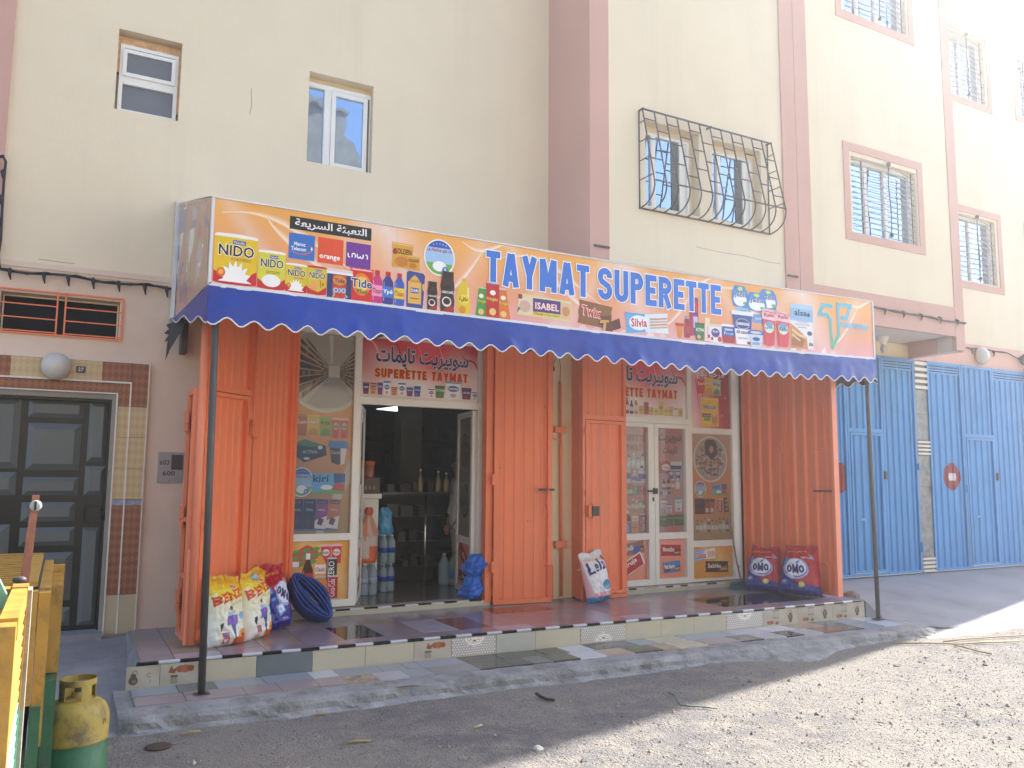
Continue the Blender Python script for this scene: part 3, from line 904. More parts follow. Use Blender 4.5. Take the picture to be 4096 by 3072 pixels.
# tiled portal
def diamond_mat(key, c1, c2, sx=20, sz=13):
    m = bpy.data.materials.new(key); m.use_nodes = True
    N, L = m.node_tree.nodes, m.node_tree.links
    b = N['Principled BSDF']; b.inputs['Roughness'].default_value = .25
    g = N.new('ShaderNodeNewGeometry'); sp = N.new('ShaderNodeSeparateXYZ'); L.new(g.outputs['Position'], sp.inputs[0])
    def mth(op, a, v=None):
        n = N.new('ShaderNodeMath'); n.operation = op; L.new(a, n.inputs[0])
        if v is not None:
            if isinstance(v, float): n.inputs[1].default_value = v
            else: L.new(v, n.inputs[1])
        return n.outputs[0]
    px = mth('PINGPONG', mth('MULTIPLY', sp.outputs[0], float(sx)), .5); pz = mth('PINGPONG', mth('MULTIPLY', sp.outputs[2], float(sz)), .5)
    s_ = mth('ADD', px, pz)
    k = N.new('ShaderNodeMapRange'); k.inputs['From Min'].default_value = .46; k.inputs['From Max'].default_value = .56; L.new(s_, k.inputs['Value'])
    mx = N.new('ShaderNodeMix'); mx.data_type = 'RGBA'; mx.inputs[6].default_value = (*c1, 1); mx.inputs[7].default_value = (*c2, 1)
    L.new(k.outputs[0], mx.inputs['Factor']); L.new(mx.outputs[2], b.inputs['Base Color'])
    return m
M_TRED = diamond_mat('brick_red_diamond_tile', (.30, .105, .055), (.21, .065, .04))
M_TBEI = diamond_mat('beige_diamond_tile', (.56, .42, .24), (.50, .365, .20))
M_TPLAIN = mat('plain_beige_tile', (.50, .42, .28), .3, .06, 3)
M_TBLUE = mat('blue_band_tile', (.22, .27, .42), .25, .45, 22)
portal = thing('door_surround', 'tiled surround of red and beige diamond tiles around the dark house door', 'door surround', (-.1, 8.3, -1.42))
PY0, PY1 = 8.262, 8.299
for (xa, xb2, yo) in ((.512, .650, 0), (.404, .500, .008)):
    zt_ = 1.003 if xa > .5 else .812
    segs = []
    z = .60
    segs.append((z + .0025, zt_, M_TRED))
    for k in range(3):
        segs.append((z - .28 * (k + 1) + .0025, z - .28 * k, M_TBEI))
    segs.append((-.287, -.2425, M_TBLUE))
    zz = -.2895
    for k in range(3): segs.append((zz - .263 * (k + 1) + .0025, zz - .263 * k, M_TRED))
    segs.append((-1.42, -1.081, M_TPLAIN))
    for a, b_, mm in segs: pbox('tile', portal, xa, xb2, PY0 + yo, PY1, a, b_, mm)
edges = [-1.62, -1.20, -.778, -.451, -.095, .262, .50]
for i in range(6):
    pbox('tile', portal, edges[i] + .0025, edges[i + 1], PY0, PY1, .827, 1.003, M_TRED if i in (0, 2, 5) else M_TBEI)
edges = [-1.4, -1.05, -.70, -.35, -.0, .392]
for i in range(5):
    pbox('tile', portal, edges[i] + .0025, edges[i + 1], PY0 + .008, PY1, .722, .810, M_TRED)
st = MB(); st.box(.650, .659, PY0 - .006, PY1, -1.42, 1.012); st.box(-1.62, .650, PY0 - .006, PY1, 1.003, 1.012); st.build('trim_strip', M_SILVER, portal)
st = MB(); st.box(.500, .512, PY0 - .006, PY1, -1.42, .827); st.box(-1.4, .500, PY0 - .006, PY1, .812, .827); st.build('trim_strip', M_SILVER, portal)
st = MB(); st.box(.392, .404, PY0 - .004, PY1, -1.42, .722); st.box(-1.4, .392, PY0 - .004, PY1, .712, .722); st.build('trim_strip', M_SILVER, portal)

# lamps, plaques, cables
def globe(x, z, y, label, r=.120):
    t = thing('wall_lamp', label, 'wall lamp', (x, y, z), group='round wall lamps')
    b = MB().lathe([(r * .55, 0), (r * .62, .03), (r * .62, .045)], (x, y, z), 20, 0, ax='y'); b.build('lamp_base', mat('grey_rim', (.3, .3, .3), .5), t)
    g = MB().lathe([(r * .9, .03), (r, .055), (r * .97, .085), (r * .8, .125), (r * .5, .155), (r * .2, .168), (.001, .17)], (x, y, z), 26, 0, ax='y')
    g.build('lamp_shade', M_FOG, t)
globe(-.105, .925, PY0, 'round opal glass lamp fixed to the tiled surround above the house door')
globe(13.40, 2.07, YW - .012, 'round opal glass lamp on the pink band above the far blue gate', .15)
bl = thing('ceiling_bulb', 'bare bulb in a white cone holder under the overhang beside the sign', 'light bulb', (10.62, 8.0, 2.115))
MB().lathe([(.085, 0), (.083, -.02), (.045, -.10), (.035, -.12)], (10.62, 8.0, 2.115), 16).build('lamp_holder', M_WHITE, bl)
MB().lathe([(.03, -.12), (.045, -.16), (.05, -.20), (.03, -.235), (.002, -.245)], (10.62, 8.0, 2.115), 14).build('bulb', M_FOG, bl)

pq = thing('number_plaque', 'small dark house number plaque reading 27 beside the round lamp', 'sign', (.09, PY0, .92))
MB().box(.052, .128, PY0 - .006, PY0 - .0005, .887, .945).build('plate', mat('dark_plate', (.05, .055, .06), .4), pq)
p = Print(lambda u, v, l: (.052 + u, PY0 - .007 - l, .887 + v))
p.text('27', .016, .014, .045, .032, 'd8d8d0', 1, bold=.02); p.build('lettering', M_PRINT, pq)
mt = thing('meter_cover', 'grey metal cover plate stencilled with numbers, beside the orange gate', 'cover plate', (.88, 8.29, .05))
MB().box(.772, 1.00, 8.283, 8.299, -.087, .195).build('plate', mat('grey_plate', (.36, .34, .33), .6, .1, 4, bump=.2), mt)
MB().box(.886, .985, 8.278, 8.284, .034, .172).build('meter_window', mat('dark_meter_glass', (.10, .085, .08), .3), mt)
p = Print(lambda u, v, l: (.772 + u, 8.2815 - l, -.087 + v))
p.text('603', .015, .165, .082, .045, '3a3634', 1, bold=.01); p.text('600', .045, .065, .105, .045, '3a3634', 1, bold=.01)
p.line([(.108, .01), (.108, .022)], .006, '3a3634', 1)
p.build('lettering', M_PRINT, mt)

def cable(name, pts, label, clips=(), r=.011, parent=None, twist=True):
    t = thing(name, label, 'cable', pts[0])
    b = MB(); b.tube(pts, r, 6)
    if twist:
        b.tube([(p_[0], p_[1] - .01, p_[2] + .012 * math.sin(i * 1.7)) for i, p_ in enumerate(pts)], r * .7, 5)
    b.build('wire', M_CABLE, t)
    for c in clips:
        k = MB(); x, y, z = c
        k.tube([(x, y + .02, z + .02), (x, y - .015, z), (x + .004, y - .01, z - .04), (x + .012, y + .01, z - .075)], [.016, .02, .012, .005], 6)
        k.build('clip', M_CABLE, t)
    return t
cx_ = [-.62, -.5, -.3, -.1, .12, .35, .6, .83, .95]
cl = [(x, 8.262, 1.752 - .012 * math.sin((x + .6) * 9) - .012 * (x + .6)) for x in [-.6 + i * .075 for i in range(20)]]
cable('wall_cable', cl, 'black cable clipped along the wall under the left moulding', [(x, 8.255, 1.742 - .012 * (x + .6)) for x in (-.51, -.25, -.06, .14, .35, .57, .76)])
cable('wall_cable', [(-.66, 8.22, 2.73), (-.62, 8.215, 2.735), (-.60, 8.215, 2.70), (-.602, 8.215, 2.5), (-.598, 8.215, 2.25), (-.59, 8.215, 2.0), (-.6, 8.22, 1.86), (-.59, 8.25, 1.78), (-.58, 8.262, 1.752)],
      'black cable coming down beside the pink band at the far left', [(-.615, 8.22, z) for z in (2.6, 2.37, 2.17, 1.95)])
cable('wall_cable', [(8.45 + i * .2, 7.372, 2.36 - .0035 * i + .008 * math.sin(i * 1.3)) for i in range(17)], 'grey twisted cable running along the pink band under the projecting floor',
      [(x, 7.368, 2.33) for x in (9.0, 9.42, 9.83, 10.23, 10.62, 11.05, 11.45)], r=.012)
cable('wall_cable', [(11.66 + i * .15, 8.275, 2.195 + .01 * math.sin(i * 1.1)) for i in range(18)] + [(14.45, 8.26, 2.12), (14.62, 8.25, 2.05)], 'grey twisted cable above the round lamp at the far right',
      [(x, 8.27, 2.165) for x in (11.75, 12.35, 12.8, 13.2, 13.8)])
jb = thing('cable_junction', 'grey clump of cables and a junction box high on the wall at the right edge', 'junction box', (14.62, 8.25, 2.0))
k = MB(); k.tube([(14.5, 8.24, 2.1), (14.58, 8.2, 2.16), (14.68, 8.2, 2.1), (14.62, 8.22, 2.0), (14.52, 8.22, 2.05), (14.6, 8.2, 2.12)], .035, 8); k.build('cable_coil', M_CABLE, jb)
k = MB().lathe([(.06, .1), (.07, 0), (.065, -.10), (.03, -.14)], (14.66, 8.2, 1.86), 12); k.build('box', mat('grey_box', (.3, .3, .3), .6), jb)

# wall marks: brackets, cracks, patched stains
M_CRACK = mat('dark_crack', (.16, .13, .11), .95)  # dark lines drawn for the cracks
mk = MB()
for pts in ([(1.455, 3.90), (1.452, 3.84), (1.463, 3.77), (1.46, 3.70), (1.449, 3.63)], [(6.5, 2.75), (6.9, 2.735), (7.3, 2.745), (7.7, 2.72), (7.9, 2.725)], [(-.3, 1.885), (-.1, 1.878), (-.02, 1.88)]):
    yv = YF if pts[0][0] > 5 else YW
    for i in range(len(pts) - 1):
        (a, b_), (c, d) = pts[i], pts[i + 1]
        if abs(c - a) < abs(d - b_): mk.quad((a - .002, yv - .002, b_), (a + .002, yv - .002, b_), (c + .002, yv - .002, d), (c - .002, yv - .002, d))
        else: mk.quad((a, yv - .002, b_ - .002), (c, yv - .002, d - .002), (c, yv - .002, d + .002), (a, yv - .002, b_ + .002))
mk.build('wall_crack', M_CRACK, house)
MB().box(5.03, 5.235, YF - .02, YF - .001, 2.545, 2.565).build('iron_bracket', M_IRON, house)
MB().box(7.99, 8.17, YF - .045, YF - .023, 2.57, 2.59).build('iron_bracket', M_IRON, house)

# striped marble pillar between the blue gates
M_MARB = mat('grey_marble', (.20, .20, .195), .28, .38, 9, dirt=.5, dcol=(.45, .43, .38), ds=11)
M_RIB = mat('cream_pillar_rib', (.72, .66, .55), .5, .05, 5)
pil = thing('pillar', 'grey marble pillar with bands of cream ribs between the two blue gates', 'pillar', (11.8, 8.28, -1.42))
PX0, PX1 = 11.652, 11.952
for a, b_ in ((-1.17, -.62), (-.615, -.10), (-.095, .375), (.622, 1.02), (1.025, 1.40)):
    pbox('marble_slab', pil, PX0, PX1, 8.262, 8.32, a, b_, M_MARB)
def ribs(z0, z1, n):
    MB().box(PX0, PX1, 8.275, 8.32, z0, z1).build('rib_backing', mat('rib_gap', (.25, .24, .22), .8), pil)
    hgt = (z1 - z0) / (2 * n)
    for i in range(n):
        za = z0 + (2 * i + .4) * hgt
        pbox('rib', pil, PX0, PX1, 8.238, 8.274, za, za + hgt, M_RIB)
ribs(.378, .618, 4); ribs(1.403, 1.88, 5); ribs(-1.415, -1.173, 4)

# ------------------------------------------------------------------ gates
def sheet_leaf(name, p0, p1, z0, z1, label, mcol, group=None, nr=6, wicket=None, vents=False, mcol2=None, rib=.022, frame=.045, cat='gate', root=None, gap=.0, depth=.035, shift=0):
    """one gate leaf of ribbed sheet; p0 left end, p1 right end (x, y); ribs and frame face the street"""
    dx, dy = p1[0] - p0[0], p1[1] - p0[1]
    L_ = math.hypot(dx, dy); d = (dx / L_, dy / L_); n = (d[1], -d[0])
    if n[1] > 0.2: n = (-n[0], -n[1])
    def F(s_, o, z): return Vector((p0[0] + d[0] * s_ + n[0] * o, p0[1] + d[1] * s_ + n[1] * o, z))
    t = root or thing(name, label, cat, (p0[0], p0[1], z0), group=group)
    def bx(nm, s0, s1, o0, o1, za, zb_, m_):
        b = MB().box(s0, s1, o0, o1, za, zb_); b.xf(lambda q: F(q.x, q.y, q.z)); return b.build(nm, m_, t)
    fb = MB()
    frame_rect(fb, 0, L_, z0, z1, 0, depth, frame)
    if wicket:
        ws0, ws1, wz = wicket
        fb.box(frame, L_ - frame, 0, depth, wz + .004, wz + .06)
    fb.xf(lambda q: F(q.x, q.y, q.z))
    fb.build('frame', mcol, t)
    def sheet(s0, s1, za, zb_, mm, nrib, off=.0):
        b = MB(); pts = []
        w = (s1 - s0) / nrib
        for i in range(nrib):
            a = s0 + i * w
            for q, o in ((0, 0), (.30, 0), (.42, rib), (.60, rib), (.72, 0)): pts.append((a + q * w, o + off))
        pts.append((s1, off))
        nn = len(pts)
        vs = [F(a, o, za) for a, o in pts] + [F(a, o, zb_) for a, o in pts]
        b.add(vs, [(i, i + 1, nn + i + 1, nn + i) for i in range(nn - 1)])
        bo = MB(); bo.v = b.v; bo.f = b.f; bo.m = b.m; bo.s = b.s
        bo.build('ribbed_sheet', mm, t)
    ztop = z1 - frame
    if vents:
        ztop = z1 - .19
        bx('vent_plate', frame, L_ - frame, 0, depth * .6, ztop, z1 - frame, mcol)
        for c in range(2):
            for r_ in range(3):
                a = frame + .03 + c * (L_ - 2 * frame - .03) / 2; b2_ = a + (L_ - 2 * frame - .03) / 2 - .03
                zz = ztop + .03 + r_ * .042
                bx('vent_slot', a, b2_, depth * .6, depth * .6 + .003, zz, zz + .014, M_DARKSLOT)
    if wicket:
        ws0, ws1, wz = wicket
        sheet(frame, L_ - frame, wz + .06, ztop, mcol, nr)
        wf = MB(); frame_rect(wf, ws0, ws1, z0 + .05, wz - .004, .004, depth + .008, .035); wf.xf(lambda q: F(q.x, q.y, q.z))
        wf.build('wicket_frame', mcol, t)
        sheet(ws0 + .035, ws1 - .035, z0 + .085, wz - .04, mcol, max(3, nr - 1), .004)
        bx('gap', frame, L_ - frame, -.004, .0015, wz - .006, wz + .006, M_DARKSLOT)
        if ws0 > frame + .02: sheet(frame, ws0 - .004, z0 + frame, wz, mcol, 1)
        if ws1 < L_ - frame - .02: sheet(ws1 + .004, L_ - frame, z0 + frame, wz, mcol, 1)
    else:
        sheet(frame, L_ - frame, z0 + frame, ztop, mcol, nr)
    return t, F, bx, L_

def hook_bolt(t, F, s_, z0, z1, m_, out=.05, turn=.06):
    b = MB(); b.tube([F(s_, out, z1), F(s_, out, z0 + .03), F(s_ + turn * .2, out, z0 + .006), F(s_ + turn * .5, out, z0), F(s_ + turn, out, z0)], .009, 6)
    for z in (z1 - .04, z0 + .12):
        b.tube([F(s_ - .001, 0.03, z - .02), F(s_, out + .004, z - .02), F(s_, out + .004, z + .02), F(s_ - .001, .03, z + .02)], .012, 5)
    b.build('drop_bolt', m_, t)

ZG0, ZG1 = -1.375, 1.60
# left gate, folded out towards the street
gdx, gdy = (1.965 - 1.005), (8.235 - 7.275)
mid1 = (1.005 + gdx * .485, 7.275 + gdy * .485); mid2 = (1.005 + gdx * .505, 7.275 + gdy * .505)
t, F, bx, L_ = sheet_leaf('folding_gate', (1.005, 7.275), mid1, ZG0, ZG1, 'orange ribbed gate leaf with a wicket, folded out behind the left awning post', M_ORANGE, 'orange shop gate leaves',
                          nr=6, wicket=(.06, .60, .70), rib=.010)
hook_bolt(t, F, .028, .43, 1.58, M_ORANGE, out=.06)
hook_bolt(t, F, L_ - .02, .33, 1.58, M_ORANGE, out=.06)
b = MB(); b.tube([F(-.03, .01, ZG0), F(-.03, .01, ZG1)], .034, 12); b.build('hinge_post', M_ORANGE2, t)
bx('lock_plate', L_ - .10, L_ - .02, .045, .055, .50, .60, M_ORANGE)
bx('keyhole', L_ - .075, L_ - .071, .056, .058, .35, .47, M_IRON)
b = MB(); b.tube([F(.01, .06, -.32), F(.01, .11, -.33), F(.01, .12, -.37), F(.01, .11, -.43), F(.01, .06, -.445)], .014, 6); b.build('handle', M_ORANGE2, t)
bx('bottom_latch', -.01, .12, .04, .06, ZG0 + .03, ZG0 + .12, M_ORANGE)
t, F, bx, L_ = sheet_leaf('folding_gate', mid2, (1.965, 8.235), ZG0, ZG1, 'plain orange ribbed gate leaf hinged at the left end of the shop windows', M_ORANGE, 'orange shop gate leaves', nr=6, rib=.011)
bx('hinge_post', L_ - .005, L_ + .05, -.02, .05, ZG0, ZG1, M_ORANGE)
# narrow wicket door standing open at the left end
wt = thing('wicket_door', 'narrow orange wicket door hanging open edge-on at the far left of the gates', 'gate', (.93, 7.3, ZG0))
b = MB()
frame_rect(b, 7.285, 7.62, ZG0 + .03, .715, 0, .04, .05)
for z in (-.40, -.86): b.box(7.335, 7.57, 0, .04, z, z + .035)
b.xf(lambda q: Vector((.925 - (q.x - 7.285) * .02 + q.y, q.x, q.z))); b.build('door_frame', M_ORANGE2, wt)
b = MB().box(.945, .952, 7.33, 7.58, ZG0 + .05, .68); b.build('door_sheet', mat('dark_orange_inside', (.40, .07, .03), .6), wt)
for z in (.50, -.30, -1.0):
    pbox('hinge', wt, .896, .922, 7.50, 7.60, z - .075, z + .03, M_ORANGE2)
    pbox('hinge', wt, .896, .922, 7.50, 7.60, z - .14, z - .08, M_ORANGE2)
# lower return of the left gate frame
b = MB(); b.box(.935, .985, 7.245, 7.30, ZG0, -.62); b.build('bottom_guard', M_ORANGE2, wt)

# middle-left gate leaf
t, F, bx, L_ = sheet_leaf('folding_gate', (4.215, 8.19), (4.912, 8.11), ZG0 - .02, ZG1, 'orange ribbed gate leaf with bolt, opened flat against the post right of the open doorway', M_ORANGE, 'orange shop gate leaves', nr=5, rib=-.011, frame=.05)
b = MB(); b.box(4.130, 4.212, 8.20, 8.30, ZG0, ZG1); b.build('edge_leaf', M_ORANGE, t)
for z in (-.95 + .95 * i for i in range(2)):
    bx('hinge', -.03, .0, .03, .05, z - .1, z + .02, M_ORANGE)
bx('bolt_bar', L_ - .17, L_ + .02, .045, .06, -.16, -.135, M_IRON)
b = MB(); b.tube([F(L_ - .07, .06, -.14), F(L_ - .07, .09, -.16), F(L_ - .075, .09, -.30), F(L_ - .085, .06, -.33)], .012, 6); b.build('bolt_handle', M_ORANGE2, t)
hook_bolt(t, F, L_ + .005, .43, 1.58, M_ORANGE, out=.03, turn=.055)
b = MB(); b.tube([F(L_ - .10, .07, -.98), F(L_ - .02, .07, -.98), F(L_ - .005, .07, -1.0), F(L_ - .005, .07, -1.36)], .010, 6); b.build('drop_bolt', M_ORANGE, t)

# middle-right gate leaf with wicket and lock
t, F, bx, L_ = sheet_leaf('folding_gate', (5.255, 8.01), (5.935, 8.09), ZG0 - .02, ZG1, 'orange ribbed gate leaf with a wicket and dark lock box, behind the white detergent sack', M_ORANGE, 'orange shop gate leaves', nr=5, wicket=(.045, .635, .665), frame=.04, rib=-.009)
b = MB(); b.prism([(5.250, 8.015), (5.285, 8.015), (5.345, 8.30), (5.318, 8.30)], ZG0 - .01, ZG1, axis='z'); b.build('edge_leaf', M_ORANGE, t)
bx('lock_box', .10, .20, .05, .095, -.445, -.335, mat('dark_lock', (.05, .04, .035), .4, .3, 20))
bx('lock_bracket', .055, .10, .045, .08, -.455, -.325, M_ORANGE)
bx('lock_bracket', .12, .17, .045, .07, -.335, -.305, M_ORANGE); bx('lock_bracket', .12, .17, .045, .07, -.475, -.445, M_ORANGE)
bx('hinge', .03, .055, .045, .065, -.20, -.15, M_ORANGE); bx('hinge', .02, .06, .045, .065, .50, .56, M_ORANGE)
b = MB(); b.tube([F(-.10, .06, -1.045), F(.02, .06, -1.045), F(.045, .06, -1.06), F(.05, .06, -1.35)], .012, 6); b.build('drop_bolt', M_ORANGE, t)

# right gate: two leaves in line, standing out from the wall
e0, e1 = (8.045, 8.27), (8.145, 6.87)
mm_ = ((e0[0] + e1[0]) / 2, (e0[1] + e1[1]) / 2 + .005); mn_ = ((e0[0] + e1[0]) / 2, (e0[1] + e1[1]) / 2 - .005)
t, F, bx, L_ = sheet_leaf('folding_gate', e0, mm_, ZG0, ZG1, 'inner leaf of the right orange ribbed gate, beside the leaning broom', M_ORANGE, 'orange shop gate leaves', nr=4, rib=.03, frame=.03)
hook_bolt(t, F, L_ - .03, .32, 1.5, M_ORANGE, out=.05)
t, F, bx, L_ = sheet_leaf('folding_gate', mn_, e1, ZG0, ZG1, 'outer leaf of the right orange ribbed gate, behind the two red and blue sacks', M_ORANGE, 'orange shop gate leaves', nr=4, rib=.03, frame=.03)
hook_bolt(t, F, L_ - .10, .36, 1.5, M_ORANGE, out=.05, turn=-.12)
bx('bolt_bar', L_ - .28, L_ - .02, .045, .058, -.155, -.135, M_IRON)
b = MB(); b.tube([F(L_ - .14, .05, -.16), F(L_ - .14, .08, -.18), F(L_ - .14, .08, -.27), F(L_ - .15, .05, -.29)], .010, 6); b.build('bolt_handle', M_ORANGE2, t)
b = MB(); b.tube([F(L_ - .20, .05, -1.0), F(L_ - .12, .06, -1.0), F(L_ - .09, .06, -1.03), F(L_ - .09, .06, -1.34)], .011, 6); b.build('drop_bolt', M_ORANGE, t)
bx('edge_post', L_ - .002, L_ + .03, -.03, .06, ZG0, ZG1, M_ORANGE2)

# orange pipe, brackets and loose wires on the beige post between the shop openings
pipe = thing('wall_pipe', 'thin vertical orange pipe strapped to the beige post between the two shop fronts', 'pipe', (5.145, 8.26, -1.37))
MB().tube([(5.131, 8.262, 1.12), (5.140, 8.262, 0), (5.155, 8.262, -1.37)], .017, 10).build('pipe', M_ORANGE, pipe)
pbox('strap', pipe, 5.055, 5.21, 8.243, 8.298, .515, .585, M_ORANGE2); pbox('strap', pipe, 5.065, 5.22, 8.243, 8.298, -.825, -.745, M_ORANGE2)
wr = thing('loose_wire', 'thin loose wires hanging on the beige post above the orange pipe', 'wire', (5.1, 8.27, 1.1))
MB().tube([(5.12, 8.26, 1.52), (5.115, 8.26, 1.42), (5.13, 8.255, 1.3), (5.128, 8.26, 1.12)], .0035, 5).build('wire', M_CABLE, wr)
MB().tube([(5.08, 8.26, 1.55), (5.075, 8.255, 1.45), (5.03, 8.25, 1.33), (5.03, 8.25, 1.29)], .0035, 5).build('wire', M_CABLE, wr)
MB().sphere((5.03, 8.245, 1.265), .014, (1, 1, 2)).build('wire_end', M_BLACKP, wr)

# blue gates
bg1 = [(9.27, 10.06), (10.07, 10.86), (10.87, 11.64)]
bg2 = [(11.96, 12.825), (12.835, 13.665), (13.675, 14.655)]
lab = {9.27: 'blue ribbed gate leaf whose red disc is half hidden by the outer orange gate', 10.07: 'middle leaf with wicket of the nearer blue ribbed gate, behind the right awning post',
       10.87: 'right leaf of the nearer blue ribbed gate with vent slots, beside the marble pillar', 11.96: 'blue ribbed gate leaf with vent slots and a red painted disc with white smear',
       12.835: 'blue ribbed gate leaf with a wicket, right of the leaf with the red disc', 13.675: 'last blue ribbed gate leaf with vent slots at the right edge'}
M_DISC = mat('red_gate_paint', (.27, .030, .035), .6, .15, 6)
M_SMEAR = mat('white_smear_paint', (.70, .62, .62), .7, .1, 8)
for k, (x0, x1) in enumerate(bg1 + bg2):
    wk = (.05, x1 - x0 - .05, .69) if k in (1, 4) else None
    t, F, bx, L_ = sheet_leaf('blue_gate', (x0, 8.275), (x1, 8.275), -1.405, 1.878, lab[x0], M_BLUE, 'blue garage gate leaves', nr=5 if k != 5 else 6, wicket=wk, vents=k in (0, 2, 3, 5), rib=.022, frame=.04, depth=.032)
    if k in (1, 4):
        bx('latch', L_ - .03, L_ + .01, .034, .06, .0, .12, M_IRON)
        bx('bolt_hole', .22, .30, .036, .038, -.60, -.57, mat('pale_blue_scratch', (.2, .4, .6), .6))
    if k in (2, 5):
        bx('hinge', L_ - .02, L_ + .012, .034, .055, -1.10, -.95, M_BLUE); bx('hinge', L_ - .02, L_ + .012, .034, .055, .15, .25, M_BLUE)
    if k in (0, 3):
        cx0, cz0 = (.535, .052) if k == 3 else (.62, .02)
        # paint follows the ribs: a disc cut from the ribbed surface, a hair in front of it
        for (mm, rx_, rz_, off, nm) in ((M_DISC, .205, .218, .0015, 'painted_disc'),) + (((M_SMEAR, .115, .055, .003, 'painted_bar'),) if k == 3 else ()):
            b = MB(); fr_, w_ = .04, (L_ - .08) / (5)
            def rib_o(s_):
                q = ((s_ - fr_) / w_) % 1
                if q < .30: return 0
                if q < .42: return .022 * (q - .30) / .12
                if q < .60: return .022
                if q < .72: return .022 * (1 - (q - .60) / .12)
                return 0
            N_ = 90; up = []; dn = []
            for i in range(N_ + 1):
                u = -1 + 2 * i / N_; s_ = cx0 + u * rx_
                h_ = rz_ * math.sqrt(max(0, 1 - u * u)) if nm == 'painted_disc' else rz_ * (1 + .25 * noise.noise(Vector((i * .5, 0, 0)))) * (1 if abs(u) < .92 else .4)
                h2 = h_ * (1 if nm == 'painted_disc' else 1.0 + max(0, noise.noise(Vector((i * .9, 4, 0)))) * 1.2)
                up.append(F(s_, rib_o(s_) + off, cz0 + h_)); dn.append(F(s_, rib_o(s_) + off, cz0 - h2))
            b.add(up + dn, [(i, N_ + 1 + i, N_ + 2 + i, i + 1) for i in range(N_)]); b.build(nm, mm, t)
    if k in (3, 4):
        bx('hinge', -.02, .01, .034, .055, -.2, -.08, M_BLUE)

# ------------------------------------------------------------------ tiled platform and step
def ef(x): return 6.835 - .021 * x            # front edge of the platform
def e2(x): return 6.345 - .024 * x            # front edge of the tiled step
def e3(x): return 6.125 - .022 * x            # kerb edge
TM = {k: mat('floor_tile_' + k, c, r, v, 3, dirt=.12, dcol=(.2, .18, .17), ds=5) for k, c, r, v in (
    ('mauve', (.33, .27, .285), .16, .05), ('pink', (.37, .235, .235), .2, .06), ('lilac', (.42, .41, .47), .2, .04), ('black', (.018, .018, .02), .045, .2), ('brick', (.24, .095, .07), .2, .08),
    ('maroon', (.12, .035, .03), .12, .08), ('grey', (.26, .26, .28), .25, .06), ('tan', (.36, .27, .20), .2, .1), ('cream', (.50, .45, .34), .3, .06), ('slate', (.13, .15, .155), .2, .1), ('white', (.55, .56, .60), .22, .03),
    ('bluegrey', (.30, .33, .37), .25, .05), ('dark', (.055, .055, .05), .15, .2))}
plat = thing('shop_platform', 'raised shop platform paved with odd coloured tiles, with a striped edge', 'platform', (4.4, 7.5, -1.7))
core = MB()
core.add([(.60, 8.33, -1.75), (.60, ef(.6) + .012, -1.75), (8.33, ef(8.33) + .012, -1.75), (8.33, 8.33, -1.75), (.60, 8.33, -1.412), (.60, ef(.6) + .012, -1.412), (8.33, ef(8.33) + .012, -1.412), (8.33, 8.33, -1.412)],
         [(4, 5, 6, 7), (0, 1, 5, 4), (1, 2, 6, 5), (2, 3, 7, 6), (3, 0, 4, 7)])
# sloped cement cheeks at both ends
core.add([(.60, 8.3, -1.41), (.60, ef(.6) + .012, -1.41), (.44, 8.3, -1.62), (.495, ef(.5) + .012, -1.62), (.60, ef(.6) + .013, -1.62)], [(0, 1, 3, 2), (1, 4, 3)])
core.add([(8.33, 8.3, -1.41), (8.33, ef(8.3), -1.41), (8.62, 8.3, -1.66), (8.60, ef(8.3) - .08, -1.66), (8.33, ef(8.3), -1.66)], [(0, 2, 3, 1), (1, 3, 4)])
core.build('cement_base', M_CEMENT, plat)
def qtile(name, parent, pts, z0, z1, m):
    b = MB(); g = .0022
    cx = sum(p[0] for p in pts) / 4; cy = sum(p[1] for p in pts) / 4
    q = [(p[0] + (g if p[0] < cx else -g), p[1] + (g if p[1] < cy else -g)) for p in pts]
    b.add([(x, y, z0) for x, y in q] + [(x, y, z1) for x, y in q], [(4, 5, 6, 7), (0, 1, 5, 4), (1, 2, 6, 5), (2, 3, 7, 6), (3, 0, 4, 7)])
    return b.build(name, m, parent)
rnd = random.Random(3)
colx = [.60, .84, 1.18, 1.52, 1.86, 2.21, 2.565, 2.925, 3.285, 3.61, 3.98, 4.32, 4.68, 5.04, 5.40, 5.75, 6.10, 6.45, 6.80, 7.15, 7.50, 7.86, 8.33]
row1 = {0: 'mauve', 1: 'tan', 2: 'mauve', 3: 'tan', 4: 'mauve', 5: 'black', 6: 'mauve', 7: 'lilac', 8: 'brick', 9: 'mauve', 10: 'pink', 11: 'pink', 17: 'black', 18: 'black', 19: 'black', 20: 'black'}
row2 = {0: 'grey', 1: 'mauve', 2: 'grey', 6: 'tan', 10: 'maroon', 11: 'brick', 12: 'pink'}
